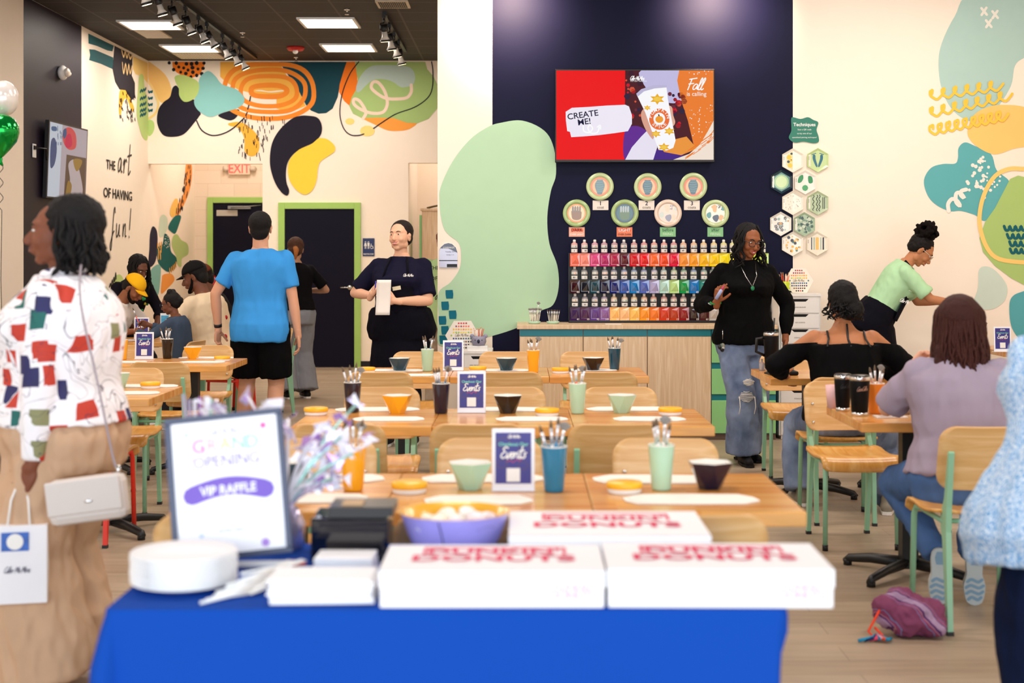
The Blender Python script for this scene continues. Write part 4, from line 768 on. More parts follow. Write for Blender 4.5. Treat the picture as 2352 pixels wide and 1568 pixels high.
def mk_table():
    t = thing('dining_table', '', 'table')
    m = MB(); m.box((0, 0, .729), (TW-.002, TD, .042), BUTCH, None, .004); m.obj('tabletop', t)
    m = MB(); m.box((0, 0, .37), (.075, .075, .64), BLACK); m.box((0, 0, .70), (.35, .35, .014), BLACK); m.obj('pedestal', t)
    m = MB(); m.box((0, 0, .055), (.1, .1, .03), BLACK)
    for a in range(4):
        q = a*pi/2+pi/4; d = V((cos(q), sin(q), 0)); m.tube([d*.03+V((0, 0, .06)), d*.2+V((0, 0, .052)), d*.32+V((0, 0, .035)), d*.34+V((0, 0, .018))], [.030, .026, .022, .018], BLACK, 8, sq=.8); m.cone(d*.325, d*.325+V((0, 0, .03)), .02, .02, BLACK, 10)
    m.obj('base', t); return t
table0 = mk_table(); tu = []
def place_table(x, y, label, group=None, rz=0):
    o = table0 if not tu else dup(table0); tu.append(o); o.location = (x, y, 0); o.rotation_euler = (0, 0, rz); o['label'] = label
    if group: o['group'] = group
    elif 'group' in o: del o['group']
ROW = {1: (.815, 4.07), 2: (.83, 6.12), 3: (.775, 8.68)}
rn = {1: 'nearest', 2: 'middle', 3: 'farthest'}
for r_, (xr_, y0) in ROW.items():
    for i in range(3):
        place_table(xr_-(i+.5)*TW, y0+TD/2, 'butcher block table, %s of the three in the %s centre row' % (('right', 'middle', 'left')[i], rn[r_]), '%s centre row tables' % rn[r_])
NEARX = {1: (.447, -.15, -.77), 2: (.37, -.18, -.73), 3: (.476, -.08, -.83)}; FARX = {1: (.515, -.12, -.72), 2: (.50, -.075, -.71), 3: (.455, -.12, -.73)}
for r_ in (1, 2, 3):
    y0 = ROW[r_][1]
    for i in range(3):
        w_ = ('right', 'middle', 'left')[i]
        place_chair(NEARX[r_][i], y0+.02-(.25 if r_ > 1 else .19), pi+random.uniform(-.03, .03), 'mint legged oak chair on the near side of the %s centre row, %s one' % (rn[r_], w_))
        place_chair(FARX[r_][i], y0+TD-.02+.25-(0.05 if r_ < 3 else -.12), random.uniform(-.04, .04), 'mint legged oak chair on the far side of the %s centre row, %s one' % (rn[r_], w_))
# right column
place_table(1.49+TW/2, 6.25+TD/2, 'butcher block table carrying two black tumblers, at right'); place_table(1.49+TW*1.5, 6.25+TD/2, 'butcher block table in front of the woman in lavender')
place_table(1.49+TW/2, 8.55+TD/2, 'butcher block table with a tall black tumbler and keys'); place_table(1.49+TW*1.5, 8.55+TD/2, 'butcher block table in front of the woman with bare shoulders')
place_table(3.72+TW/2, 11.0+TD/2, 'table at far right with a yellow brush cup and purple sign')
place_chair(1.83, 5.80+.0, pi, 'oak chair occupied by the woman in the lavender shirt'); place_chair(1.70, 7.38, 0.05, 'empty oak chair facing the camera behind the two black tumblers')
place_chair(1.79, 8.07, pi-.04, 'oak chair occupied by the woman with bare shoulders'); place_chair(1.83, 9.62, 0, 'empty oak chair on the far side of the keys table')
place_chair(2.45, 7.40, 0.02, 'oak chair beyond the lavender woman, mostly hidden')
# left column
XA = -1.92
for i in range(2): place_table(XA-(i+.5)*TW, 7.31+TD/2, 'left butcher block table with mint bowl, %s half of the pair' % ('right', 'left')[i])
for i in range(2): place_table(-1.985-(i+.5)*TW, 9.54+TD/2, 'left butcher block table with %s' % ('a yellow bowl beside the man in blue', 'a yellow cup and purple sign')[i])
for i in range(2): place_table(-3.04-(i+.5)*TW, 12.2+TD/2, 'family table with %s' % ('the girl painting', 'the colour chart board')[i])
place_chair(-2.30, 9.22, pi, 'mint legged oak chair on the near side of the yellow bowl table'); place_chair(-2.36, 10.47, 0, 'mint legged oak chair on the far side of the yellow bowl table')
place_chair(-2.98, 10.47, 0.03, 'mint legged oak chair on the far side of the left purple sign table')
place_chair(-2.33, 8.28, 0, 'mint legged oak chair on the far side of the mint bowl table'); place_chair(-2.28, 7.47, pi, 'red legged oak chair tucked under the mint bowl table', None, True)
place_chair(-2.55, 12.15, R(-95), 'red framed chair under the man in the black cap', None, True); place_chair(-2.80, 11.32, R(-100), 'mint legged chair under the girl in denim')
place_chair(-2.42, 13.3, R(-60), 'mint legged chair behind the man in blue, seat of brown cap man'); place_chair(-2.62, 13.95, R(-80), 'red legged chair by the hall near the man in blue', None, True)
# ------------------------------------------------ things on the tables
def ceram(col): return M(col, .18, name='ceramic_'+col.strip('#'), coat=.4)
protos = {}
def proto(key, make):
    if key not in protos: protos[key] = [make(), 0]
    p = protos[key]; p[1] += 1
    return p[0] if p[1] == 1 else dup(p[0])
def cup_make(col):
    def f():
        t = thing('ceramic_cup', '', 'cup'); m = MB()
        m.lathe([(.0, .001), (.029, .001), (.031, .006), (.041, .136), (.042, .140), (.039, .140), (.030, .02), (0, .015)], ceram(col), 28); m.obj('cup_body', t)
        k = MB(); k.tube([(.0405*cos(a*pi/14), .0405*sin(a*pi/14), .141) for a in range(28)], .0022, ceram('#f4efe2'), 6, True); k.obj('rim', t, label='cream rim'); return t
    return f
def bowl_make(col):
    def f():
        t = thing('faceted_bowl', '', 'bowl'); m = MB(); n = 6
        def ring(r, z, ph=0): return [V((r*cos(2*pi*i/n+ph), r*sin(2*pi*i/n+ph), z)) for i in range(n)]
        A = ring(.036, 0); B = ring(.074, .084, pi/6); vs = A+B; fs = [tuple(range(n))[::-1]]
        for i in range(n): j = (i+1) % n; fs += [(i, j, n+i), (j, n+j, n+i)]
        m.add(vs, fs, ceram(col)); I = ring(.070, .084, pi/6); J = ring(.034, .008); m.add(B+I, [(i, (i+1) % n, n+(i+1) % n, n+i) for i in range(n)], ceram('#f4efe6')); m.obj('bowl_body', t)
        m = MB(); m.add(J+I, [tuple(range(n))]+[q for i in range(n) for q in ((i, n+i, (i+1) % n), ((i+1) % n, n+i, n+(i+1) % n))], ceram('#f4efe6')); m.obj('inner_glaze', t, label='cream inside'); return t
    return f
def lid_make():
    t = thing('paint_pot', '', 'paint pot'); m = MB(); m.lathe([(0, 0), (.050, 0), (.052, .003), (.052, .016), (0, .016)], WHITE, 28); m.obj('pot_base', t)
    m = MB(); m.lathe([(0, .016), (.055, .016), (.056, .019), (.056, .031), (.053, .034), (0, .034)], M('#f9bb1e', .35, name='yellow_plastic'), 28); m.obj('pot_lid', t, label='yellow lid'); return t
def sign_make():
    t = thing('table_sign', '', 'sign'); m = MB(); w_, h_ = .133, .190; m.box((0, 0, h_/2+.004), (w_, .008, h_), M('#f4f4fa', .2, name='clear_acrylic'), None, .002); m.box((0, .02, .003), (w_, .06, .005), M('#f4f4fa', .2, name='clear_acrylic')); m.obj('holder', t)
    m = MB(); PU = M('#2f2a86', .4, name='purple_print', var=.2, vscale=30.); y = -.0048; m.poly([(-.056, y, .024), (.056, y, .024), (.056, y, .182), (-.056, y, .182)], PU)
    PD = M('#3d2f78', .4, name='purple_print_dark')
    for cx, cz, r in ((-.03, .15, .02), (.035, .13, .018), (.0, .05, .02), (-.035, .085, .016), (.03, .08, .015)): m.ribbon([(cx+r*cos(k), y-.0006, cz+r*.8*sin(k)) for k in range(7)], .008, PD, (0, -1, 0))
    m.script('Color Me Mine', (-.018, y-.0012, .165), (1, 0, 0), (0, 0, 1), .011, .0013, WHITE, .3, .58)
    m.text('Checkout Our', (0, y-.0012, .141), (1, 0, 0), (0, 0, 1), .0155, M('#7fe0c4', .4, name='mint_print'), off=.012); m.script('Events', (-.041, y-.0014, .103), (1, 0, 0), (0, 0, 1), .034, .0042, WHITE, .25, .92)
    m.script('Menu', (-.018, y-.0012, .088), (1, 0, 0), (0, 0, 1), .012, .0018, M('#a8306c', .4, name='magenta_print'), .3, .8) if False else m.ribbon([(-.02, y-.0012, .092), (-.01, y-.0012, .096), (.0, y-.0012, .09), (.01, y-.0012, .099), (.02, y-.0012, .094), (.026, y-.0012, .102)], .003, M('#a8306c', .4, name='magenta_print'), (0, -1, 0))
    m.poly([(-.021, y-.001, .030), (.021, y-.001, .030), (.021, y-.001, .072), (-.021, y-.001, .072)], WHITE); m.obj('printed_card', t); return t
def paper_make(k):
    def f():
        m = MB(); o = [(-.20, -.03), (-.17, -.075), (-.03, -.085), (.15, -.08), (.20, -.035), (.19, .02), (.15, .075), (.0, .085), (-.16, .08), (-.205, .03)]
        if k: o = [(x*.8, y*.95) for x, y in o]
        m.prism([(x, y, .0) for x, y in o], (0, 0, .0018), PAPER); m.prism([(x*.96+.008, y*.96+.004, .0022) for x, y in o], (0, 0, .0016), PAPER); ob = m.obj('paper_placemat'); tag(ob, '', 'paper'); return ob
    return f
BW = {'round': M('#6b5a48', .7, name='bristle_brown', var=.3, vscale=200.), 'fan': M('#8b8680', .7, name='bristle_grey', var=.3, vscale=200.)}
def brush_make(kind, hcol):
    def f():
        t = thing('paintbrush', '', 'paintbrush'); m = MB(); m.tube([(0, 0, 0), (0, 0, .02), (0, 0, .115)], [.0025, .0042, .0038], M(hcol, .25, name='brush_handle_'+hcol.strip('#'), coat=.5), 8); m.obj('handle', t)
        m = MB(); m.tube([(0, 0, .112), (0, 0, .160)], [.0040, .0046], M('#e8e8ec', .3, .6, name='silver_ferrule'), 10); m.obj('ferrule', t); m = MB()
        if kind == 'fan': m.sheet(8, 4, lambda u, v: ((u-.5)*(.007+.030*v), 0, .158+v*(.028-.012*(2*u-1)**2)), .002, BW['fan'])
        else: m.tube([(0, 0, .158), (0, 0, .168), (0, 0, .184)], [.0044, .0050, .001], BW['round'], 10)
        m.obj('bristles', t); return t
    return f
ZT = .7502
def ontable(px, py): s = (py-VY)/(HC-.75); return V(((px-VX)/s, F/s, ZT))
CUPC = {'yellow': '#f9b223', 'navy': '#0a0d2a', 'mint': '#b5ddc0', 'blue': '#147ca6', 'teal': '#12485e', 'black': '#0b0a10', 'orange': '#f08a2e'}
def put(kind, col, px, py, where, nb=5):
    p = ontable(px, py)
    if kind == 'cup':
        p.y += .03; o = proto('cup'+col, cup_make(CUPC[col])); o.location = p; o['label'] = '%s tapered cup holding brushes, %s' % (col, where)
        ks = [('fan', '#e8e4de'), ('round', '#f2f0ec'), ('round', '#e9f2f4'), ('round', '#f2f0ec'), ('round', '#e4572e'), ('round', '#3f8fc0')]
        for i in range(nb):
            a = 2*pi*i/nb+.7+random.uniform(-.3, .3); k = ks[0] if i == 0 else random.choice(ks[1:]); b = proto('brush'+k[0]+k[1], brush_make(*k)); d = V((cos(a), sin(a)*.6, 0)); tl = random.uniform(.15, .30)
            b.location = p+V((0, 0, .022+.002*i))-d*.006; b.rotation_euler = (-tl*d.y, tl*d.x, random.uniform(-.4, .4)); z = random.uniform(1., 1.14); b.scale = (1.15, 1.15, z)
            b['label'] = 'paintbrush standing in the %s cup, %s' % (col, where); b['group'] = 'brushes in the %s cup, %s' % (col, where)
    elif kind == 'bowl': o = proto('bowl'+col, bowl_make(CUPC[col])); p.y += .03; o.location = p; o['label'] = 'six sided %s bowl, %s' % (col, where); o.rotation_euler[2] = random.uniform(-.25, .25)
    elif kind == 'pot': o = proto('pot', lid_make); p.y += .05; o.location = p; o['label'] = 'flat round paint pot with yellow lid, %s' % where
    elif kind == 'sign': o = proto('sign', sign_make); o.location = p; o.rotation_euler = (R(-4), 0, 0); o['label'] = 'purple Checkout Our Events table sign, %s' % where
    elif kind == 'paper': o = proto('paper%s' % col, paper_make(col)); o.location = p+V((0, 0, .0002*nb)); o.rotation_euler[2] = random.uniform(-.06, .06); o['label'] = 'white angular paper placemat, %s' % where
    o['category'] = {'cup': 'cup', 'bowl': 'bowl', 'pot': 'paint pot', 'sign': 'sign', 'paper': 'paper'}[kind]
    if 'group' in o: del o['group']
    return o
n1, n2, n3 = 'nearest centre row', 'middle centre row', 'farthest centre row'
for a in [('paper', 0, 745, 1100, n1+', far side at left'), ('paper', 0, 1112, 1100, n1+', far side behind the mint bowl'), ('paper', 0, 1505, 1102, n1+', far side behind the mint cup'), ('paper', 1, 725, 1146, n1+', near side at left'), ('paper', 1, 1100, 1150, n1+', near side below the mint bowl'), ('paper', 0, 1588, 1148, n1+', near side at right'),
          ('cup', 'yellow', 809, 1130, n1), ('bowl', 'mint', 1079, 1126, n1), ('sign', 0, 1179, 1128, n1), ('cup', 'blue', 1273, 1132, n1), ('cup', 'mint', 1521, 1128, n1), ('bowl', 'navy', 1634, 1125, n1+', at its right end'), ('bowl', 'teal', 668, 1122, n1+', behind the tinsel'), ('pot', 0, 937, 1137, n1+', left of the mint bowl'), ('pot', 0, 1437, 1137, n1+', left of the mint cup'),
          ('paper', 0, 868, 941, n2+', far side at left'), ('paper', 0, 1188, 941, n2+', far side in the middle'), ('paper', 0, 1445, 940, n2+', far side at right'), ('paper', 1, 893, 963, n2+', near side at left'), ('paper', 1, 1222, 963, n2+', near side in the middle'), ('paper', 1, 1492, 963, n2+', near side at right'),
          ('cup', 'navy', 808, 948, n2+', left of the yellow bowl'), ('bowl', 'yellow', 911, 950, n2), ('cup', 'navy', 1012, 951, n2+', beside the purple sign'), ('sign', 0, 1083, 948, n2), ('bowl', 'black', 1166, 950, n2), ('cup', 'mint', 1327, 951, n2), ('bowl', 'mint', 1429, 949, n2), ('pot', 0, 722, 955, n2+', left end'), ('pot', 0, 1257, 957, n2+', left of the mint cup'), ('pot', 0, 1542, 955, n2+', right end'),
          ('paper', 0, 905, 851, n3+', far side at left'), ('paper', 0, 1150, 851, n3+', far side in the middle'), ('paper', 0, 1345, 850, n3+', far side at right'), ('paper', 1, 940, 862, n3+', near side at left'),
          ('bowl', 'teal', 917, 853, n3+', near the mint cup'), ('cup', 'mint', 981, 853, n3), ('sign', 0, 1041, 851, n3), ('bowl', 'teal', 1163, 853, n3+', near the yellow cup'), ('cup', 'yellow', 1225, 856, n3), ('bowl', 'black', 1363, 852, n3), ('cup', 'teal', 1412, 850, n3+', right end'), ('pot', 0, 840, 857, n3+', left end'), ('pot', 0, 1097, 855, n3+', right of the purple sign'), ('pot', 0, 1288, 858, n3+', right of the yellow cup')]: put(*a)
lb, lt_ = 'table beside the man in blue', 'left table next to the patterned blouse'
for a in [('bowl', 'yellow', 441, 824, lb), ('paper', 0, 475, 822, lb+', far side'), ('paper', 1, 465, 832, lb+', near side'), ('pot', 0, 507, 830, lb), ('cup', 'black', 382, 824, lb), ('sign', 0, 331, 825, lb), ('cup', 'yellow', 278, 826, lb), ('paper', 1, 285, 832, 'left end of the '+lb), ('bowl', 'mint', 268, 892, lt_), ('paper', 0, 330, 887, lt_+', far side'), ('paper', 1, 300, 903, lt_+', near side'), ('pot', 0, 340, 893, lt_),
          ('cup', 'yellow', 2258, 806, 'far right table'), ('sign', 0, 2303, 808, 'far right table'), ('cup', 'orange', 2015, 951, 'right table behind the black tumblers')]: put(*a)
fam = 'family table at back left'
for kind, col, x, y in (('cup', 'yellow', -3.68, 12.55), ('sign', 0, -3.38, 12.62)):
    s = F/y; put(kind, col, VX+x*s, VY+.73*s, fam)
# colour chart boards
def chart(loc, sc, rz, lab, tilt=-12):
    t = thing('colour_chart_board', lab, 'colour chart', loc); t.rotation_euler = (R(tilt), 0, rz); r = .125*sc; m = MB(); c0 = r*.87
    P6 = [V((r*cos(pi/3*i), 0, c0+r*sin(pi/3*i))) for i in range(6)]; m.prism(P6, (0, .006, 0), M('#f2e8d8', .4, name='chart_glaze')); m.obj('board', t); d = MB(); k = 0
    cols = ['#d81f3a', '#b0182c', '#8f1a4a', '#ef5f3c', '#f28a2c', '#f6b52a', '#f0d83a', '#9fc24a', '#2f8a4f', '#1f6f7a', '#22509a', '#1a1f3f', '#4a2a5f', '#7a4a2a', '#3a1d1a', '#1b1b1b']
    for j in range(9):
        z = r*(.72-.18*j); wd = r*(1-abs(z)/r*.577)-.02*sc*1.2
        if abs(j-4) < 1: xs_ = [x for x in [-.8+.16*i for i in range(11)] if abs(x) > .5]
        else: xs_ = [-.8+.145*i for i in range(12)]
        for x in xs_:
            if abs(x*r) < wd*.9:
                k += 1; col = cols[min(15, int((j*1.8)+random.uniform(0, 2.4)) % 16)]; d.poly([(x*r+.0070*sc*cos(q*pi/3), -.0012, c0+z+.0070*sc*sin(q*pi/3)) for q in range(6)], M(col, .2, name='swatch_'+col.strip('#')))
    d.script('Color Me Mine', (-.055*sc, -.0014, c0-.008), (1, 0, 0), (0, 0, 1), .022*sc, .002*sc, M('#8a7a6a', .5, name='swatch_script'), .3, .8); d.obj('swatches', t)
za = at(0, 674, 11.6).z+.002
chart((at(1835, 0, 11.75).x, 11.72, za), .95, 0, 'hexagon colour chart board standing on the tall white drawer unit')
zl = at(0, 806, 11.6).z+.002
chart((at(1062, 0, 11.68).x, 11.66, zl), 1.13, 0, 'hexagon colour chart board leaning on the mint wall shape at left')
chart((-3.98, 12.45, ZT), 1.2, 0, 'hexagon colour chart board on the family table')
def pencils(loc, n, cols, lab, rad=.025, L=.12, tail='pencil'):
    for i in range(n):
        a = 2.4*i; rr = rad*sqrt((i+.5)/n); m = MB(); top = V((rr*1.7*cos(a), rr*1.2*sin(a), L+random.uniform(-.01, .015))); m.tube([V((rr*.6*cos(a), rr*.6*sin(a), .01)), top*.97], .0035, M(cols[i % len(cols)], .4), 6); m.cone(top*.97, top*1.05, .004, .001, M('#e0c090', .5), 6)
        tag(m.obj(tail, loc=loc), lab, tail, lab)
# lime cup with pencils on the tall unit; white pot with red pencils on low unit
p = V((at(1807, 0, 11.7).x-.02, 11.68, za)); m = MB(); m.lathe([(0, 0), (.03, 0), (.045, .03), (.042, .08), (.04, .095), (.036, .095), (.034, .01), (0, .01)], ceram('#c9dc2a'), 20)
for i in range(20): a, z = random.uniform(pi, 2*pi), random.uniform(.02, .08); q = V((.046*cos(a), .046*sin(a), z)); m.ell(q, (.004, .004, .004), ceram('#f5f5e8'), None, 6, 4)
tag(m.obj('pencil_pot', loc=p), 'lime green spotted pot of pencils on the tall white drawer unit', 'pot'); pencils(p, 12, ['#f4ece0', '#e4572e', '#f0a58a'], 'orange and white pencil standing in the lime spotted pot', .03, .15)
p = V((at(1097, 0, 11.6).x, 11.58, zl)); m = MB(); m.b2((-.085, -.05, 0), (.085, .05, .045), WHITE, .006); tag(m.obj('white_tray', loc=p), 'small white box under the grey koala pot', 'box')
p2 = p+V((.01, 0, .0465)); t = thing('koala_pot', 'grey koala shaped pot holding red tipped pencils', 'pot', p2); m = MB(); KG = M('#9a98ad', .4, name='grey_glaze'); m.lathe([(0, 0), (.05, 0), (.062, .03), (.058, .06), (.05, .075), (.045, .075), (.045, .01), (0, .01)], KG, 20); m.obj('pot_body', t)
for s in (-1, 1): m = MB(); m.ell((s*.055, 0, .075), (.018, .01, .018), KG); m.obj('ear', t)
m = MB(); m.ell((0, -.062, .035), (.011, .01, .017), M('#141a3a', .3)); m.obj('nose', t); m = MB(); [m.ell((s*.028, -.057, .045), (.004, .004, .004), BLACK, None, 8, 5) for s in (-1, 1)]; m.obj('eyes', t); pencils(p2, 12, ['#e9b9a5', '#f4ece0', '#d94a3a'], 'red tipped pencil standing in the grey koala pot', .03, .13)
# brush bunches on the counter
for px, kind, lab in ((1227, 'fan', 'shallow mint dish packed with fan brushes at the counter left end'), (1270, 'round', 'shallow mint dish of thin brushes beside the fan brushes')):
    p = V((at(px, 0, 11.75).x, 11.72, ztop+.001)); m = MB(); m.lathe([(0, 0), (.045, 0), (.055, .02), (.052, .02), (.044, .004), (0, .004)], ceram('#b5ddc0'), 20); tag(m.obj('brush_dish', loc=p), lab, 'dish')
    for i in range(14):
        k = ('fan', '#e8dcc8') if kind == 'fan' else ('round', '#e8dcc8'); b = proto('brush'+k[0]+k[1]+'c', brush_make(*k)); a = 2.4*i; rr = .036*sqrt((i+.5)/14); b.location = p+V((rr*cos(a), rr*sin(a), .006)); b.rotation_euler = (-rr*4*sin(a), rr*6*cos(a), random.uniform(-1, 1)); b.scale = (.8, .8, .66) if kind == 'fan' else (.7, .7, .6)
        if kind == 'fan' and i == 5: b.scale = (.9, .9, .95)
        b['label'] = 'brush standing in the '+('fan brush dish' if kind == 'fan' else 'thin brush dish')+' on the counter'; b['group'] = 'counter brushes in the '+('fan dish' if kind == 'fan' else 'thin dish')
m = MB(); m.b2((0, 0, 0), (.13, .08, .004), PAPER); tag(m.obj('paper_slip', loc=(at(1390, 0, 11.6).x, 11.56, ztop+.001)), 'white paper slip on the countertop in front of the rack', 'paper')
# right tables: tumblers, keys, papers
def tumbler(px, py, h_, r, lab, handle=False, script=True):
    p = ontable(px, py); p.y += .03; t = thing('black_tumbler', lab, 'tumbler', p); m = MB(); m.lathe([(0, 0), (r*.80, 0), (r*.80, .02), (r*.82, .021), (r*1.0, h_-.03), (r*1.0, h_-.022)], M('#050508', .55, name='black_powder_coat', spec=.2), 28); m.obj('tumbler_body', t)
    m = MB(); m.lathe([(r*1.0, h_-.022), (r*1.02, h_-.020), (r*1.02, h_-.006), (r*.98, h_-.004)], CHROME, 28, cap=False); m.obj('steel_rim', t, label='steel rim'); m = MB(); m.lathe([(r*.99, h_-.012), (r*.99, h_-.002), (r*.9, h_+.002), (0, h_+.003)], M('#1a1a1e', .25, name='smoky_lid'), 28); m.obj('lid', t); m = MB(); m.lathe([(r*.805, .0), (r*.81, .017)], CHROME, 28); m.obj('steel_base', t, label='steel base')
    if script: m = MB(); m.script('Coca-Cola', (-r*.55, -r*.99, h_*.62), (1, 0, .1), (0, 0, 1), .02, .0016, CHROME, .35, .6); m.obj('logo', t)
    if handle:
        m = MB(); m.tube([(-r*.9, 0, h_*.85), (-r*1.9, 0, h_*.83), (-r*2.0, 0, h_*.5), (-r*.85, 0, h_*.4)], .010, BLACK); m.obj('handle', t); m = MB(); m.tube([(r*.3, 0, h_), (r*.45, 0, h_+.09)], .005, BLACK); m.obj('straw', t)
tumbler(1939, 945, .175, .040, 'farther black tumbler with steel rim on the right table'); tumbler(1978, 956, .185, .046, 'nearer black tumbler with steel rim on the right table corner')
tumbler(1773, 853, .25, .048, 'tall black handled tumbler with straw on the keys table', True, False)
p = ontable(1750, 851); m = MB(); m.lathe([(0, 0), (.018, 0), (.018, .045), (.007, .058), (.007, .075), (0, .076)], M('#cfd0dc', .1, name='clear_plastic', trans=.6), 14); tag(m.obj('glue_bottle', loc=p), 'small clear squeeze bottle left of the tall tumbler', 'bottle')
p = ontable(1800, 861); t = thing('beaded_keys', 'bunch of keys with pastel beads on a black pouch', 'keys', p+V((0, 0, .028))); m = MB()
for i in range(16): a = i*.42; m.ell((.055*cos(a), .03*sin(a), .012+.01*sin(3*a)), (.011, .011, .011), M(random.choice(['#9fc7b8', '#e8e4dc', '#6f8f8a', '#cfa6a0']), .3), None, 10, 6)
m.obj('beads', t); m = MB(); m.tube([(.03*cos(q), .025*sin(q), .006) for q in range(6)], .003, CHROME, 6, True); m.b2((-.05, -.01, 0), (-.02, .01, .005), BLACK); m.obj('key_ring', t)
m = MB(); m.box((0, 0, .0135), (.17, .1, .026), M('#0f0d10', .5, name='black_leather'), None, .01); m.tube([(-.085, 0, .02), (-.12, -.03, .015), (-.09, -.06, .01), (-.03, -.06, .012)], .006, BLACK); tag(m.obj('black_pouch', loc=p), 'black leather pouch lying under the beaded keys', 'pouch')
for px, py, w_, h_, col, lab in ((2045, 958, .14, .09, '#f3ece6', 'loose white sheet nearest the black tumblers'), (2100, 948, .16, .10, '#e9dfd4', 'open booklet on the lavender woman table'), (2075, 936, .1, .05, '#f0c02a', 'yellow card between the papers on the right table')):
    m = MB(); m.box((0, 0, .003), (w_, h_, .005), M(col, .6)); m.box((0, 0, .0065), (w_*.7, h_*.7, .001), M('#cfc3bb', .6, name='grey_print', var=.3, vscale=60.)); tag(m.obj('paper_sheet', loc=ontable(px, py), ), lab, 'paper')
p = ontable(2079, 956); m = MB(); m.lathe([(0, .008), (.026, .008), (.036, .034), (.034, .034), (.025, .011), (0, .011)], M('#e8d8cc', .05, name='clear_glass', trans=.8), 20); tag(m.obj('glass_dish', loc=p), 'small clear glass dish on the papers', 'dish'); m = MB(); [m.ell((.012*cos(q*1.3), .012*sin(q*1.3), .02), (.008, .008, .006), M('#c9825a', .5), None, 8, 5) for q in range(5)]; tag(m.obj('clay_beads', loc=p), 'brown clay pieces inside the glass dish', 'clay', None)
p = ontable(1918, 938); p.y += .03; m = MB(); m.lathe([(0, 0), (.03, 0), (.04, .11), (.037, .11), (.028, .006), (0, .006)], M('#e8b9b9', .4, name='pink_paper_cup'), 20); tag(m.obj('pink_cup', loc=p), 'pink paper cup behind the farther black tumbler', 'cup')
m = MB(); m.box((0, 0, .09), (.12, .004, .12), M('#f0a0b4', .6), (R(-15), 0, R(20))); tag(m.obj('pink_card', loc=ontable(2240, 795)), 'pink card propped on the far right table', 'card')
p = V((-3.78, 12.35, ZT)); m = MB(); m.lathe([(0, 0), (.035, 0), (.047, .10), (.043, .10), (.033, .006), (0, .006)], M('#f3dcd8', .5, name='pale_pink_cup'), 18); m.text('MINE', (0, -.046, .05), (1, 0, 0), (0, 0, 1), .025, M('#c4446a', .5)); tag(m.obj('drink_cup', loc=p), 'pale pink drink cup on the family table', 'cup')
m = MB(); m.lathe([(0, 0), (.04, 0), (.05, .05), (.046, .05), (.036, .006), (0, .006)], ceram('#f3e7da'), 18); tag(m.obj('ceramic_mug', loc=(-3.25, 12.35, ZT)), 'unpainted cream mug in front of the girl', 'mug')
m = MB(); m.lathe([(0, 0), (.12, 0), (.14, .012), (.12, .008), (0, .006)], ceram('#f3e7da'), 24); tag(m.obj('plate', loc=(-3.45, 12.33, ZT)), 'flat cream plate on the family table', 'plate')
t = thing('brochure_stand', 'blue and white brochure stand on the family table', 'stand', (-3.17, 12.65, ZT)); m = MB(); m.box((0, 0, .12), (.1, .008, .22), M('#e8eef4', .3)); m.box((0, .02, .005), (.1, .08, .01), M('#e8eef4', .3)); m.obj('holder', t); m = MB(); m.box((0, -.006, .14), (.085, .003, .14), M('#3f9fd0', .4, name='blue_print', var=.4, vscale=40.)); m.obj('printed_card', t)
# ------------------------------------------------ front table
NV = M('#1147a6', .85, name='royal_blue_cloth', var=.05, bump=.15, bscale=500, vscale=2.)
t = thing('folding_table', 'folding table hidden under the royal blue cloth', 'table', (-.16, 3.29, 0)); m = MB(); m.box((0, 0, .715), (1.37, .64, .035), WHITE); m.obj('tabletop', t)
for sx in (-1, 1):
    for sy in (-1, 1): m = MB(); m.cone((sx*.6, sy*.3, 0), (sx*.6, sy*.3, .7), .014, .014, GREYM, 10); m.obj('leg', t)
x0, x1, y0, y1 = -.872, .555, 2.945, 3.63; m = MB(); per = []
def rr_(): 
    P_ = []; N = 26
    def seg(a, b, n): return [(a[0]+(b[0]-a[0])*i/n, a[1]+(b[1]-a[1])*i/n) for i in range(n)]
    r = .03
    for (cx, cy, a0) in ((x0+r, y0+r, pi), (x1-r, y0+r, 1.5*pi), (x1-r, y1-r, 0), (x0+r, y1-r, .5*pi)):
        P_ += [(cx+r*cos(a0+i*pi/12), cy+r*sin(a0+i*pi/12)) for i in range(7)]
    out = []
    for a, b in zip(P_, P_[1:]+P_[:1]):
        n = max(1, int(math.dist(a, b)/.03)); out += seg(a, b, n)
    return out
per = rr_(); cx, cy = (x0+x1)/2, (y0+y1)/2; rings = []
for k, z in enumerate([.7495, .745, .733, .70, .62, .52, .40, .28, .15, .03]):
    ring = []
    for i, (x, y) in enumerate(per):
        dx, dy = x-cx, y-cy; corner = max(0, abs(dx)/((x1-x0)/2)+abs(dy)/((y1-y0)/2)-1.75)*4; dr = max(0, .733-z)
        nrm = V((dx if abs(dx)/((x1-x0)/2) > .985 else 0, dy if abs(dy)/((y1-y0)/2) > .97 else 0, 0)); nrm = nrm.normalized() if nrm.length else V((0, 0, 0))
        infl = (-.012, -.003, 0)[k] if k < 3 else 0
        out = 0
        if dx/((x1-x0)/2) < -.975: out = .035*sin(min(1.57, dr*9))-.10*max(0, dr-.2)
        elif dx/((x1-x0)/2) > .975: out = -min(.085, .30*max(0, dr-.04))
        wv = .006*sin(i*.55+k*.1)*min(1, dr*3)
        q = V((x, y, z))+nrm*(infl+out+wv) 
        if k < 3: q = V((x, y, z))+V((-dx, -dy, 0)).normalized()*(.008, .002, 0)[k]
        ring.append(q)
    rings.append(ring)
m.loft(rings[::-1], NV, True, False); m.poly(rings[0], NV); tag(m.obj('tablecloth'), 'royal blue cloth draped over the front table', 'tablecloth')
ZF = .7505
def onf(px, py, z=ZF): s = (py-VY)/(HC-z); return V(((px-VX)/s, F/s, z))
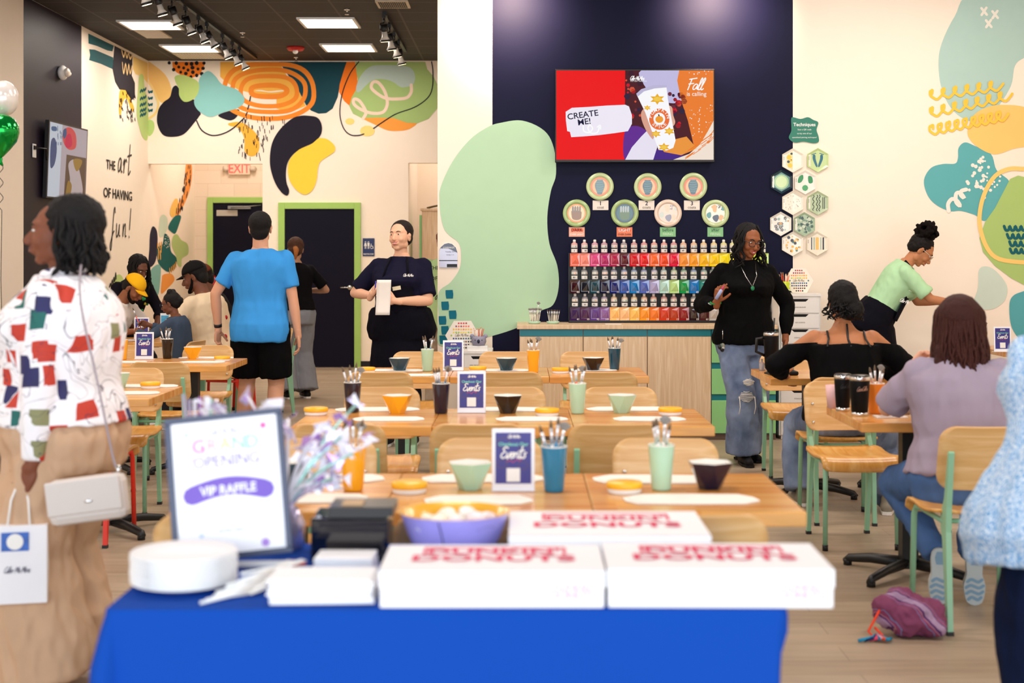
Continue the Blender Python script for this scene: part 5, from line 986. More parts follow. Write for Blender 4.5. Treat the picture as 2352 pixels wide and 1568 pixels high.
BOXW = M('#f6f4f6', .6, name='white_cardboard', var=.01); RED = M('#e0235a', .5, name='pink_red_print'); ORP = M('#f58a3a', .5, name='orange_print')
def dbox(px0, px1, yf, d_, h_, lab, rz=0):
    s = F/yf; xa, xb = (px0-VX)/s, (px1-VX)/s; w_ = xb-xa; t = thing('donut_box', lab, 'donut box', ((xa+xb)/2, yf, ZF), rz)
    m = MB(); m.b2((-w_/2, 0, 0), (w_/2, d_, h_-.002), BOXW, .003); m.obj('box_body', t)
    m = MB(); m.b2((-w_/2-.002, -.002, h_*.55), (w_/2+.002, -.0005, h_+.001), BOXW); m.b2((-w_/2-.002, -.002, h_-.001), (w_/2+.002, d_+.002, h_+.002), BOXW, .001); lid = m.obj('box_lid', t)
    m = MB(); z = h_+.0035
    for k, (tx, yy, sz) in enumerate((("DUNKIN'", d_*.60, .075), ('DONUTS', d_*.32, .082))): m.text(tx, (-.0, yy, z), (1, 0, 0), (0, 1, 0), sz, RED if k else ORP if False else RED, off=.03, sx=1.05 if k else .95)
    m.b2((-w_*.33, d_*.60, z-.001), (-w_*.315, d_*.84, z), RED); m.b2((w_*.325, d_*.60, z-.001), (w_*.34, d_*.84, z), RED)
    m.b2((-w_*.33, d_*.84, z-.001), (w_*.34, d_*.87, z), RED); m.obj('printed_logo', lid); m = MB()
    LP = M('#f3b6c8', .5, name='faint_pink_print'); m.text("DUNKIN'", (w_*.36, -.003, h_*.48), (1, 0, 0), (0, 0, 1), .020, LP, off=.02); m.text('DONUTS', (w_*.36, -.003, h_*.25), (1, 0, 0), (0, 0, 1), .024, LP, off=.02); m.obj('side_logo', lid)
dbox(872, 1388, 2.955, .255, .078, 'white donut box at the front edge, left of the two front boxes'); dbox(1397, 1914, 2.955, .265, .080, 'white donut box overhanging the right end of the blue table', R(-.6)); dbox(1170, 1632, 3.27, .31, .088, 'white donut box behind the two front boxes')
# plates
pl = None
for i in range(16):
    z = ZF+i*.0042; lab = 'white paper plate in the stack on the blue table' if 0 < i < 15 else ('topmost white paper plate of the stack' if i else 'lowest white paper plate of the stack')
    if pl is None: m = MB(); m.lathe([(0, .0), (.075, .0), (.115, .013), (.117, .014), (.115, .0158), (.075, .003), (0, .003)], M('#fbfafa', .6, name='white_paperboard', var=.01), 40); pl = tag(m.obj('paper_plate'), lab, 'plate'); o = pl
    else: o = dup(pl)
    o.location = (-.752+random.uniform(-.002, .002), 3.16, z); o['label'] = lab
    if 0 < i < 15: o['group'] = 'paper plates in the stack'
# napkins and forks
for (px, py, w_, d_, n, lab, rz) in ((745, 1372, .22, .13, 9, 'white napkin in the wide front stack', .0), (797, 1312, .135, .10, 7, 'white napkin in the small stack behind', -.05)):
    p = onf(px, py); q = None
    for i in range(n):
        if q is None: m = MB(); m.box((0, 0, .0028), (w_, d_, .0052), M('#fcfbfc', .8, name='napkin_paper', var=.01), None, .002); q = tag(m.obj('paper_napkin'), lab, 'napkin', lab+' pile'); o = q
        else: o = dup(q)
        o.location = (p.x+random.uniform(-.004, .004), p.y+random.uniform(-.003, .003), ZF+i*.0058); o.rotation_euler = (0, 0, rz+random.uniform(-.05, .05))
q = None
for i in range(9):
    if q is None:
        m = MB(); m.tube([(-.07, 0, .004), (0, 0, .006), (.045, 0, .004)], [.004, .003, .004], WHITE, 6); m.sheet(4, 4, lambda u, v: (.045+.03*u, (v-.5)*.022, .004+.004*u), .002, WHITE)
        for k in range(4): m.tube([(.072, -.009+.006*k, .008), (.092, -.009+.006*k, .010)], .0015, WHITE, 5)
        q = tag(m.obj('plastic_fork'), 'white plastic fork in the loose heap by the plates', 'fork', 'plastic forks by the plates'); o = q
    else: o = dup(q)
    p = onf(560+i*2, 1375-i*3); o.location = p+V((.008*i-.03, .004*i, .004*i)); o.rotation_euler = (0, random.uniform(-.05, 0), R(45+random.uniform(-14, 14)))
p = onf(622, 1304); t = thing('marker_pen', 'white marker with an orange tip in front of the framed sign', 'marker', p+V((0, 0, .009)), R(4)); m = MB(); m.tube([(-.08, 0, 0), (.05, 0, 0)], .0085, WHITE, 12); m.obj('barrel', t); m = MB(); m.tube([(.05, 0, 0), (.053, 0, 0)], .009, M('#ee5a2a', .4), 12); m.tube([(.053, 0, 0), (.075, 0, 0), (.083, 0, 0)], [.0075, .004, .002], M('#f0653a', .4), 10); m.obj('tip', t)
# framed raffle sign
p = onf(398, 1308); p.y = 3.36; s = F/3.36; p.x = (400-VX)/s; p.z = ZF+.002
t = thing('framed_sign', 'leaning framed grand opening raffle sign on the blue table', 'sign', p); t.rotation_euler = (R(-9), R(-6.2), 0)
w_, h_ = .283, .343; GF = M('#3c4560', .4, name='slate_frame'); m = MB()
for a, b in (((0, 0), (w_, .014)), ((0, h_-.014), (w_, h_)), ((0, .014), (.014, h_-.014)), ((w_-.014, .014), (w_, h_-.014))): m.b2((a[0], -.008, a[1]), (b[0], .012, b[1]), GF, .002)
m.obj('frame', t); m = MB(); m.b2((.012, 0, .012), (w_-.012, .006, h_-.012), M('#fbf9fd', .3, name='poster_paper', var=.01)); c = w_/2; y = -.0015
m.script('Color Me Mine', (c-.04, y, h_-.05), (1, 0, 0), (0, 0, 1), .018, .0015, M('#b8b4c8', .5, name='pale_print'), .3, .72)
for i, (ch, col) in enumerate(zip('GRAND', ('#e86aa8', '#f2b0b8', '#f3dc9a', '#a8dcb8', '#9cc8e8'))): m.text(ch, (c-.064+.032*i, y, h_-.088), (1, 0, 0), (0, 0, 1), .045, M(col, .5), off=.015)
m.text('OPENING', (c, y, h_-.125), (1, 0, 0), (0, 0, 1), .040, M('#9f90d0', .5), off=.012, sx=.92)
arc = [(c-.088+.176*i/12, h_-.188+.016*sin(pi*i/12)) for i in range(13)]; m.ribbon([(x, y, z) for x, z in arc], .044, M('#7a5fc0', .5, name='purple_banner'), (0, -1, 0)); m.text('VIP RAFFLE', (c, y-.0015, h_-.190), (1, 0, 0), (0, 0, 1), .030, WHITE, off=.03, sx=.92)
m.text('1 YEAR OF FREE', (c, y, h_-.228), (1, 0, 0), (0, 0, 1), .018, M('#e8b0c8', .5)); m.text('POTTERY PAINTING', (c, y, h_-.252), (1, 0, 0), (0, 0, 1), .014, M('#b0b0c8', .5)); m.text('ENTER HERE', (c, y, h_-.28), (1, 0, 0), (0, 0, 1), .011, M('#b0b0c8', .5))
for x, z, r, col in ((.235, .305, .009, '#ef6aa8'), (.05, .30, .007, '#bfe6ee'), (.22, .03, .011, '#b088d8'), (.07, .06, .006, '#c8dcf0'), (.245, .26, .004, '#c8e8a0'), (.06, .24, .004, '#f3d070'), (.25, .1, .004, '#f0d0a0')): m.poly([(x+r*cos(k*1.256), y, z+r*sin(k*1.256)) for k in range(5)], M(col, .5))
m.obj('poster', t); m = MB(); m.prism([(c-.03, .012, .0), (c+.03, .012, .0), (c+.02, .012, .2), (c-.02, .012, .2)], (0, .004, 0), GF); m.tube([(c, .015, .2), (c, .10, .005)], .005, GF); m.obj('easel_leg', t)
# black ballot box
s = F/3.42; xa, xb = (716-VX)/s, (893-VX)/s; t = thing('ballot_box', 'glossy black raffle box with a slotted top', 'box', (xa, 3.40, ZF)); m = MB(); m.b2((0, 0, 0), (xb-xa, .15, .105), M('#06070c', .08, name='glossy_black_acrylic', coat=1.), .004); m.obj('box_body', t); m = MB(); m.b2((.04, .02, .1055), (xb-xa+.01, .155, .128), M('#16100e', .3, name='dark_lid')); m.b2((.07, .04, .1282), (.12, .10, .133), M('#c8a27a', .5)); m.obj('lid', t)
# halloween bowl with sweets
s = F/3.50; p = V(((1047-VX)/s, 3.44, ZF)); t = thing('candy_bowl', 'large purple bowl with yellow inside at the table centre', 'bowl', p); PB = M('#a9a0ee', .3, name='purple_glaze', var=.15, vscale=12., coat=.4); r = .132
m = MB(); m.lathe([(0, 0), (.078, 0), (.085, .004), (.112, .06), (.131, .112), (.134, .116)], PB, 40, cap=False); b = m.obj('bowl_outside', t); m = MB(); m.lathe([(.134, .116), (.129, .116), (.108, .06), (.08, .012), (0, .01)], M('#f7b733', .3, name='yellow_glaze', coat=.4), 40, cap=False); m.obj('bowl_inside', t, label='yellow inside')
m = MB(); BS = M('#17142a', .5, name='black_spider_decal'); 
def bp(u, z, k=1): rr = .085+(z-.004)*.42+.002*k; th = -pi/2+u; return V((rr*cos(th), rr*sin(th), z))
m.poly([bp(-.15+.11*cos(q*pi/5), .02+.012*sin(q*pi/5)) for q in range(10)], BS); m.poly([bp(.72+.25*cos(q*pi/5), .083+.012*sin(q*pi/5)) for q in range(10)], M('#35437a', .5)); m.poly([bp(.35+.1*cos(q*pi/5), .06+.012*sin(q*pi/5)) for q in range(10)], M('#d78a9a', .5)); m.poly([bp(-.75+.07*cos(q*pi/5), .08+.012*sin(q*pi/5)) for q in range(10)], M('#e6e2fa', .5))
for k in range(4):
    for sx in (-1, 1): m.ribbon([bp(-.15, .02, 2), bp(-.15+sx*.12, .035-.012*k, 2), bp(-.15+sx*.2, .02-.004*k, 2)], .003, BS, (0, -1, 0))
m.ribbon([bp(-.18, .03, 2), bp(-.2, .07, 2), bp(-.24, .11, 2)], .002, BS, (0, -1, 0)); m.obj('decoration', b)
for i in range(9):
    a = 2.4*i; rr = .085*sqrt(i/9); q = p+V((rr*cos(a), rr*sin(a), .092+.012*(i % 2))); m = MB(); m.ell((0, 0, 0), (.028, .02, .016), M(('#fbf6ee', '#fdf3e2', '#f7e9f0')[i % 3], .35), (random.uniform(-.4, .4), random.uniform(-.4, .4), a)); o = m.obj('wrapped_sweet', loc=q); tag(o, 'white wrapped sweet heaped in the large purple bowl', 'sweet', 'sweets in the purple bowl')
for i in range(5):
    m = MB(); m.ell((0, 0, 0), (.03, .026, .05), M('#f7e9dc', .4)); tag(m.obj('wrapped_sweet', loc=p+V((.05*cos(i*1.3), .05*sin(i*1.3), .045))), 'pale sweet low in the large purple bowl', 'sweet', 'lower sweets in the purple bowl')
# tinsel centrepiece behind the sign
IR = M('#d9ccee', .15, .5, name='iridescent_foil', var=.25, vscale=25., coat=1.); IR2 = M('#f4f0fb', .2, .1, name='white_foil', var=.08); IRS = [IR, IR2, M('#b6e6dc', .15, .5, name='aqua_foil'), M('#c99ae0', .15, .5, name='lilac_foil')]
p = V(((652-VX)/(F/3.55), 3.58, ZF)); t = thing('tinsel_centrepiece', 'sparkling white tinsel spray behind the framed sign', 'decoration', p); m = MB(); m.lathe([(0, 0), (.045, 0), (.05, .06), (.03, .10), (0, .10)], IR, 14); m.obj('weight', t)
for i in range(34):
    a = random.uniform(0, 2*pi); el = random.uniform(.1, .55); L = random.uniform(.14, .36); d = V((cos(a)*el, sin(a)*.25, 1)).normalized(); c_ = V((cos(a)*.10, 0, -.05)); pts = [V((0, 0, .08))+d*L*k/5+c_*(k/5)**2 for k in range(6)]; m = MB(); m.tube(pts, [.004, .005, .005, .005, .004, .004], random.choice([IR, IR2, IR2, IR2, IRS[2]]), 5)
    for k in range(5):
        q = pts[-1-k//2]; m.poly([q+V((random.uniform(-.03, .03), random.uniform(-.01, .01), random.uniform(-.03, .03))) for _ in range(4)], random.choice([IR2, IR2, IR, IRS[3]]))
    if i < 5: m.box(pts[-1], (.022, .01, .03), IR2, (0, random.uniform(-.6, .6), 0))
    m.obj('tinsel_strand', t)
p = V(((462-VX)/(F/3.6), 3.56, ZF)); t = thing('foil_wands', 'foil wands poking up above the top left of the framed sign', 'decoration', p); m = MB(); m.lathe([(0, 0), (.03, 0), (.035, .1), (0, .1)], IR, 12); m.obj('holder', t)
for i in range(6): m = MB(); x = -.035+.014*i; m.tube([(x*.3, 0, .09), (x, .0, .37+.02*random.random())], .0045, random.choice(IRS), 6); m.obj('wand', t)
# balloons
def onl(px, py, Y): return at(px, py, Y)
t = thing('foil_balloon', 'pearly white foil balloon at the left edge above the green one', 'balloon', at(8, 226, 8.0)); m = MB(); m.ell((0, 0, 0), (.083, .083, .10), M('#e9e2dc', .22, .25, name='pearl_foil', bump=.3, bscale=14.), None, 28, 18); m.obj('envelope', t)
t = thing('foil_balloon', 'green foil balloon at the left edge with curled ribbon', 'balloon', at(2, 308, 7.9)); GFo = M('#0b9a3c', .12, .7, name='green_foil', bump=.5, bscale=16.); m = MB(); m.lathe([(.001, -.135), (.018, -.12), (.05, -.085), (.085, -.04), (.1, .01), (.095, .05), (.07, .09), (.03, .11), (.001, .115)], GFo, 26); m.obj('envelope', t); m = MB(); m.tube([(0, 0, -.13), (-.01, 0, -.155), (.012, 0, -.175)], [.012, .018, .004], GFo, 8); m.obj('neck', t)
m = MB(); m.tube([(.012*sin(k*.9), .012*cos(k*.9), -.17-.012*k) for k in range(22)]+[(0, 0, -.8), (.01, .0, -1.3)], .0022, M('#2a2a2a', .4), 5); m.obj('ribbon', t)
# floor bag
p = V((1.50, 5.57, 0)); t = thing('drawstring_bag', 'purple striped cloth bag slumped on the floor by the chair leg', 'bag', p)
bm_ = bpy.data.materials.new('striped_bag_cloth'); bm_.use_nodes = True; nt = bm_.node_tree; b = nt.nodes['Principled BSDF']; tc = nd(nt, 'ShaderNodeTexCoord'); wv = nd(nt, 'ShaderNodeTexWave', i_Scale=3.2, i_Distortion=3.5, i_Detail=2.); wv.bands_direction = 'DIAGONAL'; nt.links.new(tc.outputs['Object'], wv.inputs['Vector']); cr = nd(nt, 'ShaderNodeValToRGB'); cr.color_ramp.interpolation = 'CONSTANT'; e = cr.color_ramp.elements; e[0].position = 0; e[0].color = (*lin('#7d3a5c'), 1); e[1].position = .62; e[1].color = (*lin('#6f86b8'), 1)
for pos, col in ((.66, '#8d3f68'), (.80, '#c08a90'), (.83, '#5d2f6a'), (.93, '#a88aa8')): x = e.new(pos); x.color = (*lin(col), 1)
nt.links.new(wv.outputs['Fac'], cr.inputs[0]); nt.links.new(cr.outputs[0], b.inputs['Base Color']); b.inputs['Roughness'].default_value = .9
m = MB()
for c_, r_2, rt in (((.03, 0, .075), (.12, .09, .075), (0, -.1, .2)), ((-.06, .0, .09), (.07, .06, .06), (0, .5, 0)), ((.09, -.02, .05), (.06, .07, .05), (0, 0, .3)), ((-.02, .02, .13), (.05, .05, .05), None)): m.ell(c_, r_2, bm_, rt, 20, 14)
BAGMB = m; BAGT = t
# ------------------------------------------------ people: fused continuous surfaces
def fuse(mb, voxel, smooth=4, wr=0., ws=14., seed=0, fac=.5, stretch=(1, 1, .45)):
    me = bpy.data.meshes.new('tmp'); me.from_pydata(mb.v, [], mb.f); ob = bpy.data.objects.new('tmp', me); C.objects.link(ob)
    r = ob.modifiers.new('r', 'REMESH'); r.mode = 'VOXEL'; r.voxel_size = voxel; r.use_smooth_shade = True
    if smooth: s = ob.modifiers.new('s', 'SMOOTH'); s.iterations = smooth; s.factor = fac
    dg = bpy.context.evaluated_depsgraph_get(); dg.update(); ev = ob.evaluated_get(dg); e = ev.to_mesh()
    vs = [v.co.copy() for v in e.vertices]
    if wr:
        ns = [v.normal.copy() for v in e.vertices]; st = V(stretch)
        for i, v in enumerate(vs):
            q = V((v.x*st.x, v.y*st.y, v.z*st.z))*ws+V((seed, seed*.7, 0)); n_ = noise.noise(q); vs[i] = v+ns[i]*(n_*wr+(.5-abs(noise.noise(q*1.7)))*wr*.8+noise.noise(q*3.1)*wr*.3)
    fs = [tuple(p.vertices) for p in e.polygons]; ev.to_mesh_clear(); bpy.data.objects.remove(ob); bpy.data.meshes.remove(me)
    mat = mb.mats[0]; o = MB(); o.add(vs, fs, mat, True); return o
def ik(a, b, L1, L2, hint):
    a, b = V(a), V(b); d = b-a; D = min(d.length, (L1+L2)*.999); d = d.normalized(); x = (L1*L1-L2*L2+D*D)/(2*D); h = sqrt(max(0, L1*L1-x*x)); hv = V(hint); hv = (hv-d*hv.dot(d)); hv = hv.normalized() if hv.length > 1e-6 else d.orthogonal().normalized()
    return a+d*x+hv*h, a+d*D
class Person:
    """faces local -Y; side +1 is the person's own left (+X)"""
    def __init__(s, label, loc, rz, h=1.7, sex='f', fat=1., skin='#c98f6b', lean=0, side=0, twist=0, pelvis=None, head=(0, 0, 0), vox=.011, depth=1., group=None, belly=0., L=None, Rr=None, feetL=None, feetR=None, hl=None, hr=None):
        s.t = thing('person', label, 'person', loc, rz); s.k = k = h/1.7; s.sex = sex; s.fat = fat; s.vox = vox; s.dep = depth*fat**.7; s.belly = belly
        s.skin = M(skin, .5, name='skin_'+skin.strip('#'), var=.05); s.P = V(pelvis) if pelvis else V((0, 0, .92*k))
        Rm = Matrix.Rotation(R(side), 3, 'Y') @ Matrix.Rotation(R(lean), 3, 'X'); s.RT = Rm @ Matrix.Rotation(R(twist), 3, 'Z')
        s.U = Rm @ V((0, 0, 1)); s.S = s.RT @ V((1, 0, 0)); s.Fw = s.RT @ V((0, -1, 0)); s.S0 = V((1, 0, 0))
        s.H = Matrix.Rotation(R(head[0]), 3, 'Z') @ Matrix.Rotation(R(head[1]), 3, 'X') @ Matrix.Rotation(R(head[2]), 3, 'Y')
        s.neck = s.P+s.U*.53*k; s.hc = s.P+s.U*.585*k+(s.H @ V((0, -.018, .102)))*k
        sw = (.150 if sex == 'f' else .178)*k*(1+(fat-1)*.55); s.sh = {}; s.el = {}; s.wr = {}; s.hp = {}; s.kn = {}; s.an = {}
        s.hand = {1: hl or {}, -1: hr or {}}
        for sd, spec in ((1, L), (-1, Rr)):
            a = s.P+s.U*.462*k+s.S*sd*sw; spec = spec or ((sd*(sw+.07*fat), -.02, .80*k), (sd*.6, .6, 0)); e, w_ = ik(a, spec[0], .29*k, .26*k, spec[1]); s.sh[sd], s.el[sd], s.wr[sd] = a, e, w_
        for sd, spec in ((1, feetL), (-1, feetR)):
            a = s.P+s.S0*sd*.092*k*(1+(fat-1)*.5)-V((0, 0, .02)); spec = spec or ((sd*.10, 0, .085*k), (0, -1, 0)); e, w_ = ik(a, spec[0], .425*k, .415*k, spec[1]); s.hp[sd], s.kn[sd], s.an[sd] = a, e, w_
    def rings(s, t0, t1, infl=0., flare=0., n=22):
        f = s.sex == 'f'; k = s.k
        prof = [(-.16, .15, .11, 0), (-.10, .166 if f else .160, .118, .01), (-.02, .178 if f else .165, .125, .012), (.08, .160 if f else .155, .112, 0), (.17, .136 if f else .148, .098, -.004), (.27, .142 if f else .162, .106, -.006), (.35, .152 if f else .178, .116 if f else .115, -.012), (.42, .160 if f else .182, .100, 0), (.465, .140 if f else .165, .084, .006), (.50, .102 if f else .115, .066, .008), (.53, .066, .056, .004), (.57, .052, .050, -.004)]
        ts = [t0+(t1-t0)*i/16 for i in range(17)]; out = []
        for t in ts:
            tt = max(t, -.16)
            for a, b in zip(prof, prof[1:]):
                if a[0] <= tt <= b[0] or b is prof[-1]: break
            q = max(0, min(1, (tt-a[0])/(b[0]-a[0]))); q = q*q*(3-2*q); w_, d, o = [a[i]+(b[i]-a[i])*q for i in (1, 2, 3)]
            ff = 1+(s.fat-1)*(1 if t < .44 else max(0, 1-(t-.44)/.1)*.6); dd = 1+(s.dep-1)*(1 if t < .44 else max(0, 1-(t-.44)/.1)); w_ = w_*k*ff+infl; d = d*k*dd+infl; fl = flare*max(0, min(1, (.25-t)/.35)); w_ += fl; d += fl
            bl = s.belly*math.exp(-((t-.10)/.13)**2)
            m_ = max(0, min(1, t/.3)); Sx = (s.S0*(1-m_)+s.S*m_).normalized(); Fx = s.U.cross(Sx).normalized()*-1 if True else s.Fw
            Fx = Fx if Fx.dot(s.Fw) > 0 else -Fx
            c = s.P+s.U*t*k+Fx*(-o*k+bl*.5)
            rg = []
            for j in range(n):
                a_ = 2*pi*j/n; cx, sy = cos(a_), sin(a_); e = .88; x = abs(cx)**e*(1 if cx > 0 else -1); y = abs(sy)**e*(1 if sy > 0 else -1)
                bu = 0
                if f and .28 < t < .42 and sy > 0: bu = .035*k*s.dep*sin((t-.28)/.14*pi)*max(0, cos((abs(cx)-.45)*2.6))*sy
                rg.append(c+Sx*x*w_+Fx*(y*(d+bl*.5)+bu))
            out.append(rg)
        return out
    def head_mb(s, jaw=1., ears=True):
        m = MB(); k = s.k; H = s.H; c = s.hc
        def h(x, y, z): return c+(H @ V((x, y, z)))*k
        def e(p, r, rot=None): m.ell(h(*p), [q*k for q in r], s.skin, H @ (Euler(rot).to_matrix() if rot else Matrix.Identity(3)), 18, 12)
        e((0, .012, .030), (.074, .093, .082)); e((0, -.022, -.012), (.064*jaw, .072, .078)); e((0, -.030, -.062), (.050*jaw, .052, .042)); e((0, -.062, -.090), (.024*jaw, .022, .018)); e((0, -.048, .032), (.058, .044, .030))
        for sd in (-1, 1): e((sd*.036, -.060, -.026), (.024, .026, .024)); e((sd*.046*jaw, -.008, -.062), (.015, .03, .03))
        m.caps(h(0, -.090, .012), h(0, -.112, -.022), .0075*k, .0125*k, s.skin); e((0, -.106, -.028), (.017, .014, .011)); e((0, -.086, -.056), (.028, .014, .016))
        m.caps(s.neck-s.U*.03, c+(H @ V((0, .012, -.055)))*k, (.058 if s.sex == 'm' else .049)*k*(1+(s.fat-1)*.5), (.055 if s.sex == 'm' else .047)*k, s.skin, 16)
        o = fuse(m, .0055 if k*1 > 0 else .006, 3)
        if ears:
            for sd in (-1, 1):
                o.ell(h(sd*.073, .008, -.008), (.009*k, .019*k, .032*k), s.skin, H @ Euler((.15, 0, sd*-.35)).to_matrix(), 12, 8); o.ell(h(sd*.080, .006, .006), (.005*k, .015*k, .018*k), s.skin, H @ Euler((.15, 0, sd*-.4)).to_matrix(), 10, 6)
        return o
    def add_hand(s, o, sd):
        k = s.k; sp = s.hand[sd]; w_ = s.wr[sd]; d = V(sp.get('dir', (s.wr[sd]-s.el[sd]))).normalized(); pn = V(sp.get('palm', (-sd, 0, 0))); pn = (pn-d*pn.dot(d)).normalized(); sx = d.cross(pn)*(1)
        th = sp.get('thumb', None); 
        if th is not None: sx = sx if sx.dot(V(th)) > 0 else -sx
        else: sx = sx if sx.dot(V((0, -1, 0))) > 0 else -sx
        cu = sp.get('curl', .5); mat = s.skin; k *= sp.get('scale', 1.)
        pm = MB(); pm.caps(w_-d*.03*k, w_+d*.02*k, .025*k, .026*k, mat); rt = Matrix((sx, d, pn)).transposed(); pm.ell(w_+d*.052*k, (.040*k, .052*k, .0155*k), mat, rt, 16, 10); pm.caps(w_+d*.05*k-sx*.026*k, w_+d*.09*k-sx*.028*k, .013*k, .011*k, mat); pm.caps(w_+d*.05*k+sx*.02*k, w_+d*.094*k+sx*.026*k, .014*k, .012*k, mat); pm.caps(w_+d*.09*k-sx*.022*k, w_+d*.093*k+sx*.022*k, .012*k, .012*k, mat); pm.caps(w_+d*.02*k+sx*.015*k, w_+d*.05*k+sx*.030*k, .016*k, .014*k, mat)
        o.merge(fuse(pm, .0045, 2))
        for i, (off, L) in enumerate(((.028, .070), (.0095, .079), (-.0095, .073), (-.027, .058))):
            a = w_+d*(.092 - (.006 if i == 3 else 0))*k+sx*off*k; dr = (d+sx*off*1.6).normalized(); g = cu*(.9+.12*i); r = (.0088, .009, .0086, .0076)[i]*k
            for j, fr in enumerate((.44, .32, .24)):
                ax = dr.cross(pn).normalized(); dr = Matrix.Rotation(g*(.55, 1., .7)[j], 3, ax) @ dr; b = a+dr*L*fr*k; o.caps(a, b, r*(1-.08*j), r*(.93-.1*j), mat, 9, 2); a = b
        a = w_+d*.028*k+sx*.026*k; dr = (sx*.85+d*.75+pn*.35).normalized()
        for j, L in enumerate((.034, .03, .024)):
            b = a+dr*L*k; o.caps(a, b, (.0125, .0105, .0095)[j]*k, (.0105, .0095, .0075)[j]*k, mat, 9, 2); a = b; dr = (dr+d*.35+pn*.25*cu).normalized()
        return w_+d*.075*k
    def arms(s, m, ra=.043):
        k = s.k; q = 1+(s.fat-1)*.6
        for sd in (1, -1):
            a, e, w_ = s.sh[sd], s.el[sd], s.wr[sd]; rr = ra*k*q*(1.08 if s.sex == 'm' else 1); m.caps(a, a.lerp(e, .5), rr*1.08, rr*.98, s.skin, 14); m.caps(a.lerp(e, .5), e, rr*.98, rr*.80, s.skin, 14); m.caps(e, e.lerp(w_, .35), rr*.80, rr*.82, s.skin, 14); m.caps(e.lerp(w_, .35), w_, rr*.82, .0255*k, s.skin, 14)
    def leg(s, m, sd, mat, infl=0., t0=0., t1=1., hem=None, kneer=None):
        k = s.k; q = 1+(s.fat-1)*.6; a, e, w_ = s.hp[sd], s.kn[sd], s.an[sd]; r0, r1, r2 = (.088*q*k+infl, (.058*q*k+infl) if kneer is None else kneer, (.040*k+infl) if hem is None else hem)
        m.caps(a, a.lerp(e, .5), r0, (r0+r1)/2*1.03, mat, 16); m.caps(a.lerp(e, .5), e, (r0+r1)/2*1.03, r1, mat, 16)
        if t1 > 0:
            if hem is None: m.caps(e, e.lerp(w_, .3), r1, r1*.98, mat, 16); m.caps(e.lerp(w_, .3), w_, r1*.98, r2, mat, 16)
            else: m.caps(e, e+(w_-e)*.02, r1, r1, mat, 16); m.tube([e, e.lerp(w_, .5), w_], [r1, (r1+r2)/2, r2], mat, 18)
    def body(s, torso=(.30, .565), legs=False, wrap=None, jaw=1., shoulders=True):
        m = MB(); s.arms(m)
        if torso: m.loft(s.rings(*torso), s.skin)
        for sd in (1, -1):
            if shoulders: m.caps(s.sh[sd]-s.S*sd*.09*s.k, s.sh[sd], .045*s.k, .047*s.k, s.skin)
            if legs:
                s.leg(m, sd, s.skin); a = s.an[sd]
        o = fuse(m, s.vox*.85, 4); o.merge(s.head_mb(jaw)); s.palm = {}
        for sd in (1, -1): s.palm[sd] = s.add_hand(o, sd)
        s.bd = o.obj('body', s.t); s.face(); return s
    def h(s, x, y, z): return s.hc+(s.H @ V((x, y, z)))*s.k
    def face(s):
        k = s.k; EW = M('#e8e2da', .2, name='eye_white'); IR_ = M('#2b1a12', .2, name='iris_brown')
        for sd in (-1, 1):
            m = MB(); c = s.h(sd*.030, -.077, .012); m.ell(c, (.0115*k, .010*k, .0050*k), EW, s.H, 12, 8); c2_ = s.h(sd*.030, -.0860, .0115); m.ell(c2_, (.0058*k, .003*k, .0048*k), IR_, s.H, 10, 6); m.obj('eye', s.bd)
            m = MB(); m.tube([s.h(sd*(.014+.032*i/4), -.090+.014*(i/4)**2, .030+.006*sin(i/4*pi)) for i in range(5)], [.002*k, .0032*k, .0032*k, .0026*k, .0012*k], s_hair(s), 6); m.obj('eyebrow', s.bd)
        lip = getattr(s, 'lip', '#a8574f'); m = MB(); LM = M(lip, .4, name='lips_'+lip.strip('#')); sm = getattr(s, 'smile', 0)
        if sm: m.tube([s.h(-.018+.009*i, -.099+.0016*abs(i-2)**2*2.0, -.0555+.0012*(i-2)**2) for i in range(5)], [.001*k, .003*k, .0036*k, .003*k, .001*k], M('#f2ece4', .3, name='teeth'), 6)
        m.tube([s.h(-.025+.0125*i, -.101+.004*abs(i-2)**1.5, -.050+.001*(i-2)**2-(.002 if sm else 0)+(.004 if sm else 0)) for i in range(5)], [.0015*k, .0038*k, .0036*k, .0038*k, .0015*k], LM, 8); m.tube([s.h(-.023+.0115*i, -.100+.004*abs(i-2)**1.5, -.0585-(.006 if sm else 0)+.0018*(i-2)**2) for i in range(5)], [.0015*k, .004*k, .0055*k, .004*k, .0015*k], LM, 8); m.obj('lips', s.bd)
    def top(s, name, col, t0=-.02, sleeve=.62, infl=.016, wr=.009, flare=.0, rs=.062, neck=.53, mat=None, label=None, seed=None, cuff=None, ws=13.):
        mt = mat or M(col, .85, name='cloth_'+str(col).strip('#'), var=.08, bump=.12, bscale=300.); m = MB(); m.loft(s.rings(t0, neck, infl, flare), mt); k = s.k; q = 1+(s.fat-1)*.5; rs = rs*.83
        for sd in (1, -1):
            a, e, w_ = s.sh[sd], s.el[sd], s.wr[sd]; a0 = a-s.S*sd*.07*k; r = rs*k*q; m.caps(a0, a, r*.85, r*.98, mt, 16)
            if sleeve <= 1: m.tube([a0, a, a.lerp(e, sleeve)], [r*.8, r*1.0, r*1.08], mt, 18)
            else: c = cuff or r*.62; f_ = min(1, sleeve-1); m.tube([a, a.lerp(e, .5)], [r, r*.95], mt, 18); m.caps(a.lerp(e, .5), e, r*.95, r*.86, mt, 16); m.caps(e, e.lerp(w_, .01), r*.86, r*.86, mt, 16); m.tube([e, e.lerp(w_, .5*f_), e.lerp(w_, .9*f_), e.lerp(w_, f_)], [r*.86, r*.80, c, c*.9], mt, 18)
        o = fuse(m, s.vox, 3, wr, ws, seed if seed is not None else len(s.t['label'])).obj(name, s.t)
        if label: o['label'] = label
        return o
